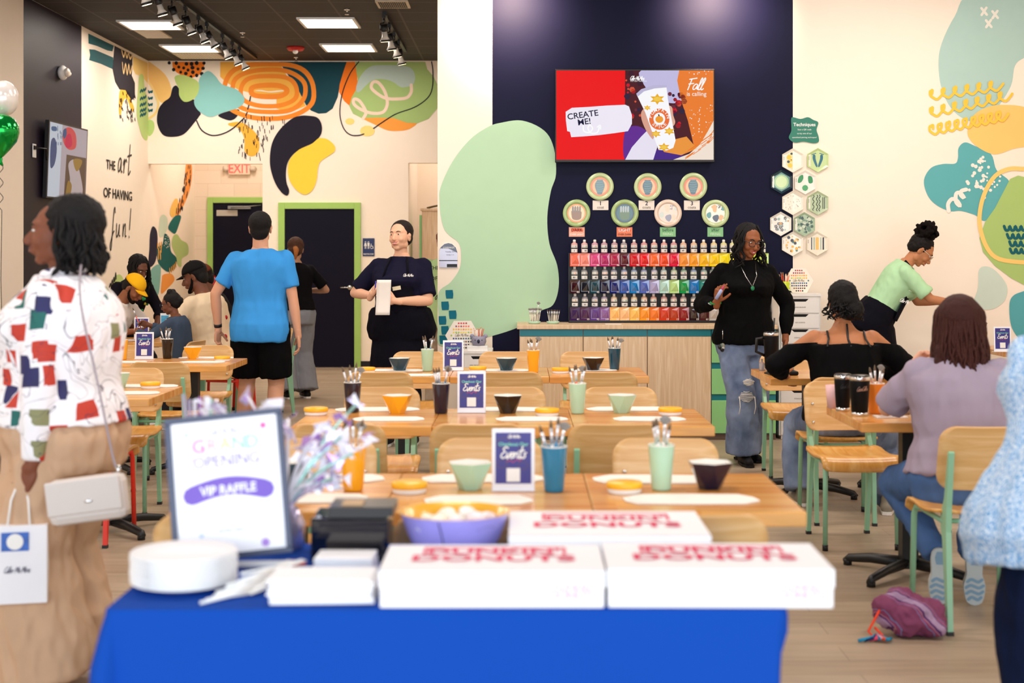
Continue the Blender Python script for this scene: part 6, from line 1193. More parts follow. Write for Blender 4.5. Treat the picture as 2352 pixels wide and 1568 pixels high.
    def pants(s, name, col, hem=.075, kneer=None, infl=.014, to=.0, wr=.011, short=None, mat=None, label=None, t1=.10):
        mt = mat or M(col, .9, name='cloth_'+str(col).strip('#'), var=.10, bump=.15, bscale=250.); m = MB(); m.loft(s.rings(-.14, t1, min(infl, .016)-.006), mt)
        for sd in (1, -1):
            if short:
                a, e = s.hp[sd], s.kn[sd]; k = s.k; r = .095*k*(1+(s.fat-1)*.6)+infl; m.tube([a, a.lerp(e, short*.6), a.lerp(e, short)], [r, r*1.0, r*.98], mt, 20); m.caps(a, a.lerp(e, .3), r, r, mt, 16)
            else: s.leg(m, sd, mt, infl, hem=hem, kneer=kneer)
        o = fuse(m, s.vox, 3, wr, 11., 3).obj(name, s.t)
        if label: o['label'] = label
        return o
    def shoe(s, col, toe=None, L=.25, sole='#e8e6e2'):
        for sd in (1, -1):
            a = s.an[sd]; d = V(toe[sd] if toe else (0, -1, 0)).normalized(); k = s.k; g = V((a.x, a.y, .0)) if d.z > -.5 else a; m = MB(); mt = M(col, .6, name='shoe_'+col.strip('#')); up = V((0, 0, 1))
            z0 = g+up*.04; m.caps(z0-d*.04, z0+d*.05, .038, .04, mt, 14); m.caps(z0+d*.05, z0+d*.155-up*.008, .04, .030, mt, 14); m.caps(z0-d*.03, z0-d*.02+up*.05, .036, .034, mt, 12); o = fuse(m, .008, 2); o.v = [(x, y, max(z, .004)) for x, y, z in o.v]; o = o.obj('shoe', s.t)
            m = MB(); sx = d.cross(up); m.prism([g+up*.002+d*y+sx*x for y, x in ((-.08, -.025), (-.085, 0), (-.08, .025), (0, .036), (.10, .044), (.17, .03), (.188, 0), (.17, -.03), (.10, -.042), (0, -.034))], up*.018, M(sole, .6, name='rubber_'+sole.strip('#'))); m.obj('sole', o)
    def cap_hair(s, col, back=.012, grow=.012, low=-.02, wr=.003, extra=(), name='hair', vox=None, top_=.0, fr=.0, ws=60.):
        k = s.k; mt = M(col, .65, name='hair_'+col.strip('#'), var=.3, bump=.5, bscale=180., vscale=60.); m = MB(); m.ell(s.h(0, .024+back-.0, .042+top_), ((.078+grow)*k, (.088+grow)*k, (.080+grow)*k), mt, s.H, 22, 14); m.ell(s.h(0, .050+back, -.005+low*.5), ((.064+grow)*k, (.050+grow)*k, (.06-low*.5)*k), mt, s.H, 18, 12)
        if fr: m.ell(s.h(0, -.045, .078), ((.055+grow)*k, .045*k, .028*k), mt, s.H)
        for e in extra: m.ell(s.h(*e[0]), [q*k for q in e[1]], mt, s.H, 16, 10)
        s.hm = mt; o = fuse(m, vox or .008, 2, wr, ws, 1, stretch=(1, 1, 1)); o = o.obj(name, s.t); return o
    def strands(s, n, col, length, r=.006, zlow=None, arc=(100, 440), start=.05, sway=.012, name='hair_locks', front=0., rad=.088, curl=0., obj=True, down=None):
        mt = M(col, .65, name='hair_'+col.strip('#'), var=.3, bump=.5, bscale=180., vscale=60.); k = s.k; m = MB()
        for i in range(n):
            a = R(arc[0]+(arc[1]-arc[0])*(i+.5)/n+random.uniform(-4, 4)); lay = random.choice((0, 1)); z1 = start+.03*lay; rr = rad+.010*random.random(); L = length*random.uniform(.86, 1.06)
            p0 = s.h(cos(a)*rr*.45, sin(a)*rr*.45+.02, .115+.01*lay); p1 = s.h(cos(a)*rr*.95, sin(a)*rr*1.05+.02, z1+.01); pts = [p0, p1]; dn = V(down) if down else V((0, 0, -1)); out = (p1-s.h(0, .02, z1)).normalized()
            for j in range(1, 7): q = j/6; pts.append(p1+dn*L*q*k+out*(.012*sin(q*2.4))+V((random.uniform(-sway, sway)*q+curl*sin(j*2.1+i), random.uniform(-sway, sway)*q+curl*cos(j*2.1+i), 0)))
            m.tube([V(x) for x in catmull([tuple(q) for q in pts], False, 2)], [r*k]*(2*(len(pts)-1))+[r*.5*k], mt, 6)
        o = m.obj(name, s.t); s.hm = mt; return o
    def glasses(s, col, r=.021, square=False):
        mt = M(col, .3, name='frames_'+col.strip('#')); m = MB(); k = s.k
        for sd in (-1, 1):
            m.tube([s.h(sd*.032+(r*1.15)*cos(q*pi/8), -.100, .008+r*sin(q*pi/8)) for q in range(16)], .0022*k, mt, 6, True); m.tube([s.h(sd*.055, -.098, .014), s.h(sd*.074, -.06, .015), s.h(sd*.078, .01, .010)], .0022*k, mt, 6)
        m.tube([s.h(-.011, -.100, .012), s.h(0, -.103, .014), s.h(.011, -.100, .012)], .002*k, mt, 6); m.obj('glasses', s.t)
def s_hair(s): return M(getattr(s, 'brow', '#1a1210'), .7, name='brow_hair')
def cap_hat(s, col, ang=0, visor=True, tilt=0, up=0.):
    k = s.k; mt = M(col, .8, name='cap_'+col.strip('#'), bump=.1, bscale=300.); m = MB(); q = s.H @ Euler((0, 0, R(ang))).to_matrix(); hc = s.hc; s_ = s
    rings = []
    for i in range(9):
        a = i/8*pi/2; r = cos(a); rings.append([hc+(q @ V((.092*max(.02, r)*cos(2*pi*j/24), .015+.105*max(.02, r)*sin(2*pi*j/24), .042+up+.092*sin(a))))*k for j in range(24)])
    m.loft(rings, mt); o = m.obj('cap', s.t); v = MB()
    v.sheet(10, 5, lambda u, w_: tuple(hc+(q @ V(((2*u-1)*.078*(1-.25*w_*w_), .015-.100*sqrt(max(0, 1-(2*u-1)**2*.6))-.065*w_*(1-.35*(2*u-1)**2), .044+up-.010*w_-.014*(2*u-1)**2)))*k), .005, mt); v.obj('visor', o)
    b = MB(); b.ell(hc+(q @ V((0, .015, .134+up)))*k, (.008, .008, .005), mt); b.obj('button', o)
    return o
def beard(s, col):
    mt = M(col, .8, name='hair_'+col.strip('#'), var=.3, bump=.5, bscale=180., vscale=60.); m = MB(); k = s.k
    for sd in (-1, 1): m.tube([s.h(sd*.071, -.008, -.005), s.h(sd*.068, -.018, -.040), s.h(sd*.056, -.040, -.072), s.h(sd*.030, -.074, -.096), s.h(0, -.086, -.102)], [.006*k, .010*k, .014*k, .014*k, .014*k], mt, 10)
    m.ell(s.h(0, -.074, -.092), (.026*k, .020*k, .018*k), mt, s.H); fuse(m, .005, 2, .001, 80., 1, stretch=(1, 1, 1)).obj('beard', s.t)
# --- bag on the floor
o = fuse(BAGMB, .007, 3, .016, 16., 5, stretch=(1, 1, 1)); o.v = [(x, y, max(z, .002)) for x, y, z in o.v]; o.obj('bag_body', BAGT)
m = MB(); m.tube([(-.10, -.03, .12), (-.13, -.05, .08), (-.16, -.06, .03), (-.14, -.09, .01), (-.11, -.08, .02), (-.13, -.04, .04)], .005, M('#f04a2a', .7), 6); m.obj('drawstring', BAGT, label='orange drawstring')
m = MB()
for i in range(7): m.tube([(-.13, -.07, .02), (-.16+.01*i, -.10-.004*i, .015), (-.21+.022*i, -.11+.005*i, .008)], .007, M(['#2a8fb8', '#1d2a5a', '#d84a6a', '#2a8fb8', '#e8b0c0', '#f0582a', '#2a8fb8'][i], .7), 6)
m.obj('tassel', BAGT, label='blue and pink tassel')

# ================= the people =================
# 1 woman with bobbed locs at the left edge, profile, facing left
pr = bpy.data.materials.new('patterned_blouse_print'); pr.use_nodes = True; nt = pr.node_tree; b = nt.nodes['Principled BSDF']; b.inputs['Roughness'].default_value = .7
tc = nd(nt, 'ShaderNodeTexCoord'); nz = nd(nt, 'ShaderNodeTexNoise', i_Scale=4.); mxv = nd(nt, 'ShaderNodeMix', data_type='VECTOR'); mxv.inputs[0].default_value = .06
nt.links.new(tc.outputs['Object'], nz.inputs['Vector']); nt.links.new(tc.outputs['Object'], mxv.inputs[4]); nt.links.new(nz.outputs['Color'], mxv.inputs[5])
vo = nd(nt, 'ShaderNodeTexVoronoi', distance='CHEBYCHEV', i_Scale=14.5, i_Randomness=.9); nt.links.new(mxv.outputs[1], vo.inputs['Vector'])
lt1 = nd(nt, 'ShaderNodeMath', operation='LESS_THAN'); lt1.inputs[1].default_value = .40; nt.links.new(vo.outputs['Distance'], lt1.inputs[0]); sc_ = nd(nt, 'ShaderNodeSeparateColor'); nt.links.new(vo.outputs['Color'], sc_.inputs[0])
cr = nd(nt, 'ShaderNodeValToRGB'); cr.color_ramp.interpolation = 'CONSTANT'; e = cr.color_ramp.elements; e[0].color = (*lin('#f2f0f4'), 1); e[1].position = .40; e[1].color = (*lin('#17655f'), 1)
for ps, cl in ((.56, '#c23a28'), (.74, '#26265c'), (.86, '#8a8a62'), (.94, '#f2f0f4')): x = e.new(ps); x.color = (*lin(cl), 1)
nt.links.new(sc_.outputs[0], cr.inputs[0]); mc = nd(nt, 'ShaderNodeMix', data_type='RGBA'); mc.inputs[6].default_value = (*lin('#f4f1f6'), 1); nt.links.new(lt1.outputs[0], mc.inputs[0]); nt.links.new(cr.outputs[0], mc.inputs[7])
wv = nd(nt, 'ShaderNodeTexNoise', i_Scale=7., i_Distortion=2.5, i_Detail=1.); nt.links.new(tc.outputs['Object'], wv.inputs['Vector']); r2 = nd(nt, 'ShaderNodeValToRGB'); e = r2.color_ramp.elements; e[0].position = .488; e[0].color = (0, 0, 0, 1); e[1].position = .50; e[1].color = (1, 1, 1, 1); x = e.new(.512); x.color = (0, 0, 0, 1); nt.links.new(wv.outputs['Fac'], r2.inputs[0])
md = nd(nt, 'ShaderNodeMix', data_type='RGBA'); nt.links.new(r2.outputs[0], md.inputs[0]); nt.links.new(mc.outputs[2], md.inputs[6]); md.inputs[7].default_value = (*lin('#2b2748'), 1); nt.links.new(md.outputs[2], b.inputs['Base Color'])
p = Person('woman at the left edge in profile with bobbed locs, patterned blouse and tan trousers', (-1.56, 4.85, 0), R(-96), 1.65, 'f', 1.26, '#7d4a36', lean=0, head=(13, 1, 0), vox=.009, depth=1.25, belly=.03, L=((.235, -.01, .715), (.4, 1, 0)), Rr=((-.22, -.22, .85), (-.4, .6, 0)), hl={'dir': (0, -.45, -.85), 'palm': (-.9, .2, 0), 'curl': 1.1, 'thumb': (0, -1, .2)}, hr={'curl': .6})
p.lip = '#7a3f38'; p.body(jaw=1.08); p.cap_hair('#0e0b0c', .030, .020, -.05, .005, extra=[((.0, .065, -.03), (.090, .070, .075))]); p.strands(60, '#0e0b0c', .155, .0085, arc=(-8, 190), start=.0, sway=.022, rad=.102)
p.top('blouse', '', .03, 1.97, .040, .010, .0, .074, mat=pr, cuff=.040, neck=.54, label='white blouse with coloured patches', ws=8.)
m = MB(); m.tube([p.neck+V((.075*cos(a), .062*sin(a)-.004, .022+.012*sin(a))) for a in [i*pi/10 for i in range(20)]], .016, pr, 10, True); m.obj('collar', p.t)
p.pants('trousers', '#c9a688', .17, .14, .022, wr=.020, t1=.10, label='wide tan trousers')
k_ = p.wr[1]; m = MB(); dd = (p.el[1]-k_).normalized(); m.tube([k_+dd*.01, k_+dd*.04], [.034, .036], BLACK, 16); m.tube([k_+dd*.012, k_+dd*.038], [.0345, .037], M('#101014', .4), 16); m.obj('smart_watch', p.t); m = MB(); m.box(k_+dd*.045+V((0, -.033, .0)), (.035, .012, .035), M('#f26a3a', .4, name='orange_strap'), None, .004); m.obj('watch_strap', p.t)
m = MB(); m.ell(p.h(.083, .008, -.045), (.007, .007, .010), M('#d8b46a', .2, .9, name='gold_metal')); m.obj('earring', p.t)
WM = p.t.matrix_basis.copy() if False else Matrix.Translation(p.t.location) @ Euler(p.t.rotation_euler).to_matrix().to_4x4()
hand_w = WM @ p.palm[1]
m = MB(); a = p.sh[-1]+V((.03, 0, .06)); m.tube(catmull([tuple(p.sh[1]+V((-.09, .045, .075))), tuple(p.P+V((.10, -.17, .30))), tuple(p.P+V((0, -.20, .06)))], False, 5), .006, M('#2a2436', .8, name='dark_strap'), 6); m.obj('lanyard', p.t)
m = MB(); q = p.P+V((.06, -.205, .045)); m.box(q, (.11, .03, .035), M('#3a1f1e', .5, name='brown_leather'), None, .01); m.obj('belt_pouch', p.t, label='brown belt')
# purse worn by her, hanging at the near hip
pw = at(203, 1142, 4.56); t = thing('shoulder_bag', 'cream flap shoulder bag hanging at the hip of the patterned blouse woman', 'handbag', pw, R(0)); t.rotation_euler = (0, R(-7), R(4)); BG = M('#d9d0ca', .45, name='cream_leather', var=.02); m = MB(); m.box((0, 0, -.005), (.25, .075, .145), BG, None, .025); m.obj('bag_body', t); m = MB(); m.box((-.005, -.040, .012), (.235, .012, .11), BG, None, .02); m.obj('flap', t); m = MB(); m.ell((.01, -.048, -.005), (.014, .004, .006), CHROME); m.obj('clasp', t)
m = MB(); st = [V((.105, 0, .065)), V((.09, .01, .12)), V((.07, .02, .35)), V((.04, .05, .62)), V((.02, .22, .76)), V((0, .32, .70))]; m.tube([V(q) for q in catmull([tuple(q) for q in st], False, 4)], .004, M('#9a8f98', .4, name='strap_mauve'), 6); m.tube([(.105, 0, .06), (.105, 0, .09)], .008, CHROME); m.obj('strap', t)
# paper gift bag in her hand
gw = at(52, 1332, 4.62); gw.x = hand_w.x; gw.y = hand_w.y; t = thing('gift_bag', 'white paper gift bag with teal and blue sticker held in her hand', 'bag', (gw.x-.01, gw.y, hand_w.z-.385), R(12)); BGW = M('#f3f2f6', .7, name='gift_bag_paper', var=.02); m = MB(); m.loft([[V((x*w_, y*d_, z)) for x, y in ((-1, -1), (1, -1), (1, 1), (-1, 1))] for z, w_, d_ in ((0, .088, .045), (.25, .088, .04))], BGW, False); m.obj('bag_body', t)
m = MB(); m.box((-.01, -.0445, .20), (.085, .002, .06), M('#2b5fb8', .4, name='blue_sticker', var=.5, vscale=30.)); m.poly([(-.01+.026*cos(q*pi/8), -.0460, .20+.026*sin(q*pi/8)) for q in range(16)], WHITE); m.obj('sticker', t); m = MB(); m.script('Color Me Mine', (-.045, -.0462, .10), (1, 0, 0), (0, 0, 1), .02, .0018, M('#3a3a5a', .5), .3, .7); m.obj('script_logo', t)
for sy in (-1, 1): m = MB(); m.tube([(-.035, sy*.035, .245), (-.025, sy*.02, .33), (-.006, sy*.004, .382), (.012, sy*.004, .382), (.028, sy*.02, .33), (.035, sy*.035, .245)], .004, WHITE, 6); m.obj('handle', t)

# 2 man in the blue T-shirt, from behind
p = Person('man seen from behind in a bright blue T-shirt and black shorts', (-2.02, 10.95, 0), pi-.08, 1.80, 'm', 1.06, '#d9a080', lean=1, head=(6, -6, 0), vox=.010, L=((.335, -.02, .93), (.6, .5, 0)), Rr=((-.30, .0, .87), (-.6, .6, 0)), feetL=((.15, .02, .09), (0, -1, 0)), feetR=((-.13, .12, .10), (0, -1, 0)), hl={'dir': (.05, 0, -1), 'palm': (-1, .3, 0), 'curl': .7}, hr={'dir': (-.05, -.15, -1), 'palm': (1, .3, 0), 'curl': .45})
p.body(legs=True); p.cap_hair('#110d0c', .004, .006, -.02, .002, ws=90.); p.top('t_shirt', '#3f97e0', -.13, .72, .032, .013, .010, .070, ws=7.); p.pants('shorts', '#09090b', short=.88, infl=.022, label='black shorts', t1=-.04); p.shoe('#2a2024', {1: (.1, -1, 0), -1: (-.1, -1, 0)})
k_ = p.wr[1]; dd = (p.el[1]-k_).normalized(); m = MB(); m.tube([k_+dd*.01, k_+dd*.035], [.030, .031], BLACK, 16); m.obj('watch', p.t)
# 3 woman in black top and grey jeans behind him
p = Person('woman from behind in a black top and grey wide jeans near the navy door', (-2.36, 14.9, 0), pi+.45, 1.66, 'f', 1.05, '#b98a6e', lean=6, head=(-18, 22, 0), vox=.011, L=((.16, -.30, 1.10), (.5, .8, -.5)), Rr=((-.20, -.25, 1.12), (-.9, .8, -.5)))
p.brow = '#3a2014'; p.body(); p.cap_hair('#4a2c1c', .012, .012, -.03, .003, extra=[((0, .11, -.02), (.03, .03, .03))]); m = MB(); m.tube([p.h(0, .11, -.02), p.h(-.01, .15, -.06), p.h(0, .13, -.16)], [.028, .03, .008], M('#a5622e', .6, name='hair_auburn', var=.3, vscale=60.), 10); m.obj('ponytail', p.t, label='auburn ponytail')
p.top('t_shirt', '#0c0a0e', .02, .8, .022, .006, .01, .068); p.pants('jeans', '#8b8f98', .125, .10, .016, label='wide grey jeans', t1=.12); p.shoe('#0a0a0a', {1: (0, -1, 0), -1: (0, -1, 0)})
# 4 staff woman with paper
p = Person('smiling staff woman in a dark apron holding a long white paper', (-.955, 11.2, 0), R(-8), 1.735, 'f', 1.32, '#eab493', lean=-1, head=(-14, -2, -3), vox=.010, depth=1.1, belly=.03, L=((.02, -.25, 1.14), (1, .5, -.4)), Rr=((-.20, -.16, 1.18), (-1, .5, -.6)), hl={'dir': (-1, -.25, .2), 'palm': (0, .9, 0), 'curl': .45, 'thumb': (0, 0, 1)}, hr={'dir': (.45, -.4, .6), 'palm': (.8, .3, 0), 'curl': 1.1, 'thumb': (0, -.3, 1)})
p.smile = 1; p.lip = '#c2605a'; p.brow = '#33201a'; p.body(jaw=1.12); p.cap_hair('#211512', .014, .010, -.01, .002)
p.top('t_shirt', '#17162c', .02, .85, .018, .006, .0, .066, label='navy T-shirt'); p.pants('jeans', '#10131f', .08, .075); p.shoe('#111116')
AP = M('#0d0c16', .85, name='apron_cloth', bump=.1, bscale=300.); m = MB(); m.loft(p.rings(-.10, .14, .036, .0), AP)
rg = []; 
for i in range(6): z = p.P.z-.02-.085*i; w_ = .222+.008*i; rg.append([V((w_*cos(2*pi*j/24), p.P.y+.005+(.185+.008*i)*sin(2*pi*j/24), z)) for j in range(24)])
m.loft(rg, AP); p_ = fuse(m, .011, 3, .010, 9., 2).obj('apron', p.t, label='dark apron skirt')
m = MB(); fr = p.P+p.U*.30+p.Fw*.205; m.sheet(10, 10, lambda u, v: tuple(p.P+V(((2*u-1)*(.17-.06*v), -.205+.045*(2*u-1)**2-.01*v+.05*max(0, v-.5), .10+.29*v))), .008, AP); m.obj('apron_bib', p.t)
for sd in (-1, 1): m = MB(); m.tube([p.P+V((sd*.10, -.19, .38)), p.P+V((sd*.085, -.148, .46)), p.P+V((sd*.065, -.075, .535))], .008, AP); m.obj('apron_strap', p.t)
m = MB(); q = p.P+V((.035, -.222, .30)); m.script('Color Me Mine', q+V((.03, .0, .09)), (1, .1, 0), (0, 0, 1), .022, .0025, WHITE, .3, .6); m.obj('logo', p.t); m = MB(); m.box(q+V((-.02, -.0, .0)), (.065, .004, .03), M('#e6d9b8', .4, name='name_badge'), (0, R(-10), 0)); m.obj('name_badge', p.t)
WM = Matrix.Translation(p.t.location) @ Euler(p.t.rotation_euler).to_matrix().to_4x4()
m = MB(); m.sheet(4, 10, lambda u, v: (-.055+.11*u+.012*(v-.5), -.004+.01*sin(v*3), -.13+.27*v), .0015, PAPER); q = WM @ (p.palm[1]+V((-.02, -.026, .01))); tag(m.obj('paper_list', loc=q), 'long white paper held by the smiling staff woman', 'paper')
m = MB(); q = WM @ (p.palm[-1]+V((0, -.02, 0))); m.tube([(0, 0, -.03), (.01, -.01, .06)], .005, M('#3434a8', .4, name='blue_pen'), 8); tag(m.obj('pen', loc=q), 'blue pen in the right hand of the smiling staff woman', 'pen')
# 5 mint shirt person
p = Person('person in a mint slogan T-shirt partly hidden behind the cream wall corner', (-.74, 13.7, 0), pi, 1.72, 'f', 1.25, '#c9967a', head=(20, 5, 0), vox=.012)
p.body(); p.cap_hair('#7a4a26', .02, .014, -.05, .006, extra=[((0, .09, -.08), (.075, .04, .09))]); p.top('t_shirt', '#bfe0a0', -.12, .7, .02, .008, .02, .068); p.pants('trousers', '#b6a48f', .10, .09); p.shoe('#d0ccc6')
m = MB(); yb = .16
for s_, z, sz in (('THE', 1.36, .05), ('OF HAVING', 1.26, .05)): m.text(s_, (.0 if s_ != 'THE' else .10, yb, z), (-1, 0, 0), (0, 0, 1), sz, INK, off=.012)
m.script('art', (.03, yb, 1.35), (-1, 0, 0), (0, 0, 1), .10, .007, INK); m.script('fun!', (.08, yb, 1.12), (-1, 0, 0), (0, 0, 1), .09, .007, INK); m.obj('slogan', p.t)
# 6 woman in the black sweater and jeans
p = Person('smiling woman with glasses in a black sweater and ripped blue jeans', (1.60, 10.25, 0), R(6), 1.69, 'f', 1.16, '#8f5535', lean=0, head=(16, 15, 6), vox=.010, depth=1.1, L=((.285, -.06, .90), (1, .6, 0)), Rr=((-.25, -.20, 1.16), (-.7, .6, -1)), feetL=((.02, .10, .09), (.1, -1, 0)), feetR=((-.03, -.10, .09), (0, -1, 0)), hl={'dir': (-.1, -.2, -1), 'palm': (-1, 0, 0), 'curl': .6}, hr={'dir': (.05, -.4, .9), 'palm': (.7, .5, 0), 'curl': 1.0, 'thumb': (.5, -.6, .2)})
p.smile = 1; p.lip = '#b0453f'; p.body(); p.cap_hair('#0d0a0a', .018, .012, -.02, .003); p.strands(46, '#0d0a0a', .22, .006, arc=(-42, 222), start=.02, sway=.03, rad=.092, curl=.010); p.glasses('#0c0c10', .024)
p.top('sweater', '#060607', -.06, 1.93, .024, .010, .008, .074, cuff=.036, neck=.545); 
JN = bpy.data.materials.new('washed_denim'); JN.use_nodes = True; nt = JN.node_tree; b = nt.nodes['Principled BSDF']; tc = nd(nt, 'ShaderNodeTexCoord'); n_ = nd(nt, 'ShaderNodeTexNoise', i_Scale=5., i_Detail=6.); nt.links.new(tc.outputs['Object'], n_.inputs['Vector']); cr = nd(nt, 'ShaderNodeValToRGB'); e = cr.color_ramp.elements; e[0].position = .3; e[0].color = (*lin('#3c4c6c'), 1); e[1].position = .7; e[1].color = (*lin('#8797b4'), 1); nt.links.new(n_.outputs['Fac'], cr.inputs[0]); nt.links.new(cr.outputs[0], b.inputs['Base Color']); b.inputs['Roughness'].default_value = .9
o = p.pants('jeans', '', .125, .098, .016, wr=.012, mat=JN, t1=.10, label='ripped wide leg blue jeans')
m = MB()
for (px, py, w_, h_) in ((1692, 916, .035, .022), (1690, 948, .055, .028), (1700, 880, .018, .02)): pass
kf = p.kn[-1]
for dz, dx, w_, h_ in ((.10, .03, .045, .022), (.0, .015, .06, .035)):
    for q in range(9):
        zz = dz+h_*(q/4-1); ww = w_*(1-.6*abs(q/4-1)**2)*random.uniform(.8, 1.05); m.tube([kf+V((dx-ww, -.100, zz)), kf+V((dx-ww*.3, -.112, zz+random.uniform(-.003, .003))), kf+V((dx+ww*.4, -.112, zz+random.uniform(-.003, .003))), kf+V((dx+ww, -.098, zz))], .0026, M('#ddd6ce', .8, name='frayed_threads', var=.25), 5)
for dx in (-.04, .07): m.tube([kf+V((dx, -.118, .0)), kf+V((dx+.004, -.125, -.07)), kf+V((dx-.006, -.128, -.12))], .0028, M('#e4dcd2', .8, name='frayed_threads', var=.25), 5)
m.obj('knee_rips', o, label='frayed pale knee rips'); p.shoe('#0c0b10', {1: (.5, -1, 0), -1: (0, -1, 0)}, sole='#141414')
m = MB(); m.tube([p.neck+V((-.06, -.06, .01)), p.P+V((-.04, -.180, .43)), p.P+V((0, -.215, .355)), p.P+V((.04, -.180, .43)), p.neck+V((.06, -.06, .01))], .0028, CHROME, 6); m.ell(p.P+V((0, -.222, .345)), (.014, .006, .017), M('#12784a', .2, name='green_pendant')); m.obj('necklace', p.t)
k_ = p.wr[-1]; dd = (p.el[-1]-k_).normalized(); m = MB()
for i, col in enumerate(('#1b8a3a', '#0f6a3a', '#c9c9cf')): m.tube([k_+dd*(.02+.018*i)+(p.H @ V((0, 0, 0)))+V((.036*cos(a), .036*sin(a)*.8, .012*sin(a))) for a in [q*pi/8 for q in range(16)]], .005, M(col, .3), 6, True)
m.obj('bracelets', p.t); m = MB()
for sd in (-1, 1): m.tube([p.h(sd*.082, .008+.012*cos(q*pi/6), -.055+.018*sin(q*pi/6)) for q in range(12)], .0016, CHROME, 6, True)
m.obj('earrings', p.t); m = MB(); q = p.P+V((-.19, -.12, -.02)); m.tube([q+V((0, 0, .07)), q], .003, CHROME, 6); [m.ell(q+V((random.uniform(-.025, .025), -.02, random.uniform(-.07, .0))), (.016, .012, .02), M(c_, .3)) for c_ in ('#c7c3bc', '#1a1a1c', '#5a6a5a', '#8d8a7a', '#1a1a1c')]; m.obj('key_bunch', p.t)
WM = Matrix.Translation(p.t.location) @ Euler(p.t.rotation_euler).to_matrix().to_4x4(); q = WM @ (p.palm[-1]+V((.0, -.03, .0))); t = thing('paint_writer', 'small pale blue squeeze bottle with pink tip in her raised hand', 'bottle', q); t.rotation_euler = (.3, .5, 0); m = MB(); m.lathe([(0, -.05), (.013, -.05), (.013, .02), (.006, .03), (0, .03)], M('#a9b6e0', .3), 12); m.obj('bottle_body', t); m = MB(); m.lathe([(.006, .03), (.005, .04), (.0015, .065), (0, .066)], M('#e0307a', .3), 10); m.obj('nozzle', t, label='pink tip')
# 7 seated woman, bare shoulders
def seated(sd_knee=.40): return dict(feetL=((.14, -.42, .09), (0, -1, 1)), feetR=((-.14, -.40, .09), (0, -1, 1)))
p = Person('seated woman from behind in a black off shoulder top with dark hair', (1.86, 8.13, 0), pi-.06, 1.60, 'f', 1.30, '#b5764f', lean=8, head=(0, 10, 0), pelvis=(0, -.10, .575), vox=.010, depth=1.05, L=((.30, -.42, .76), (1, .3, -.4)), Rr=((-.26, -.42, .765), (-1, .3, -.4)), feetL=((.22, -.36, .09), (.2, -1, 1)), feetR=((-.24, -.10, .09), (-.2, -1, 1)))
p.body(torso=(.2, .565)); p.cap_hair('#0c0909', .018, .014, -.02, .006, extra=[((-.02, .09, .0), (.075, .055, .06)), ((-.055, .085, -.05), (.065, .055, .065)), ((-.03, .08, -.09), (.05, .045, .03))], ws=40.); p.strands(34, '#0c0909', .08, .005, arc=(20, 190), start=-.05, sway=.03, rad=.10, curl=.008)
p.top('off_shoulder_top', '#08080a', -.04, 1.7, .024, .010, .01, .082, neck=.415, label='black off shoulder top'); 
for q in [o_ for o_ in p.t.children if o_.name.startswith('off_shoulder')]:
    me = q.data; inv = p.U
    for v in me.vertices:
        hgt = (v.co-p.P).dot(p.U)
        if hgt > .425*p.k: v.co -= p.U*(hgt-.425*p.k)*.93
p.pants('jeans', '', .10, .09, .018, mat=JN, t1=.06, label='blue jeans'); p.shoe('#8f8778', {1: (.2, -1, 0), -1: (-.2, -1, 0)})
m = MB()
for x0, x1 in ((-.02, -.01), (.115, .10), (-.13, -.11)): m.tube([p.P+p.U*.42*p.k+V((x0, .118*p.dep, 0)), p.P+p.U*.465*p.k+V((x1, .106, 0)), p.P+p.U*(.555 if abs(x0) < .03 else .51)*p.k+V((x1, .078 if abs(x0) < .03 else .052, 0))], .0065, BLACK, 6)
m.obj('strap', p.t); m = MB(); TT = M('#4a3a3c', .6, name='tattoo_ink'); cbase = p.P+p.U*.445*p.k+V((.145, .085, 0))
m.tube([p.sh[1]+V((-.07+.025*cos(a), .052, .01+.02*sin(a))) for a in [q*pi/6 for q in range(12)]], .002, TT, 5, True); m.obj('tattoo', p.t)
# 8 apron woman bending right
p = Person('bending staff woman with curly updo, glasses, mint T-shirt and navy apron', (2.83, 11.30, 0), R(84), 1.70, 'f', 1.0, '#c08058', lean=31, head=(-2, 46, 0), vox=.010, L=((.10, -.58, 1.13), (.3, .3, -1)), Rr=((-.12, -.62, 1.10), (-.5, .3, -1)), hl={'dir': (0, -1, -.05), 'palm': (0, 0, -1), 'curl': .35, 'thumb': (-1, 0, 0)}, hr={'dir': (0, -1, .02), 'palm': (0, 0, -1), 'curl': .4, 'thumb': (1, 0, 0)}, pelvis=(0, .06, .97))
p.smile = 1; p.lip = '#b04a44'; p.body(); mt = M('#120c0b', .8, name='hair_curly_black', var=.3, bump=.6, bscale=150.); p.cap_hair('#120c0b', .010, .008, .0, .006)
m = MB()
for i in range(170): a, b_, rr = random.uniform(0, 6.28), random.uniform(-1, 1), random.uniform(.5, 1.05); c_ = p.h(.105*cos(a)*rr*sqrt(1-b_*b_), .075+.09*sin(a)*rr*sqrt(1-b_*b_), .130+.085*b_*rr); m.ell(c_, (.017, .017, .017), mt, None, 8, 5)
fuse(m, .008, 0, .006, 60., stretch=(1, 1, 1)).obj('curly_bun', p.t); p.glasses('#c9b8a4', .022)
p.top('t_shirt', '#b4ddae', .0, .85, .022, .009, .012, .072, label='mint T-shirt'); p.pants('trousers', '#0c0c14', .09, .08); p.shoe('#111116')
m = MB(); m.loft(p.rings(-.10, .16, .034, .02), AP); rg = [[V(((.215+.008*i)*cos(2*pi*j/24), p.P.y+(.18+.012*i)*sin(2*pi*j/24), p.P.z-.05-.09*i)) for j in range(24)] for i in range(6)]; m.loft(rg, AP); fuse(m, .011, 3, .008, 9., 2).obj('apron', p.t)
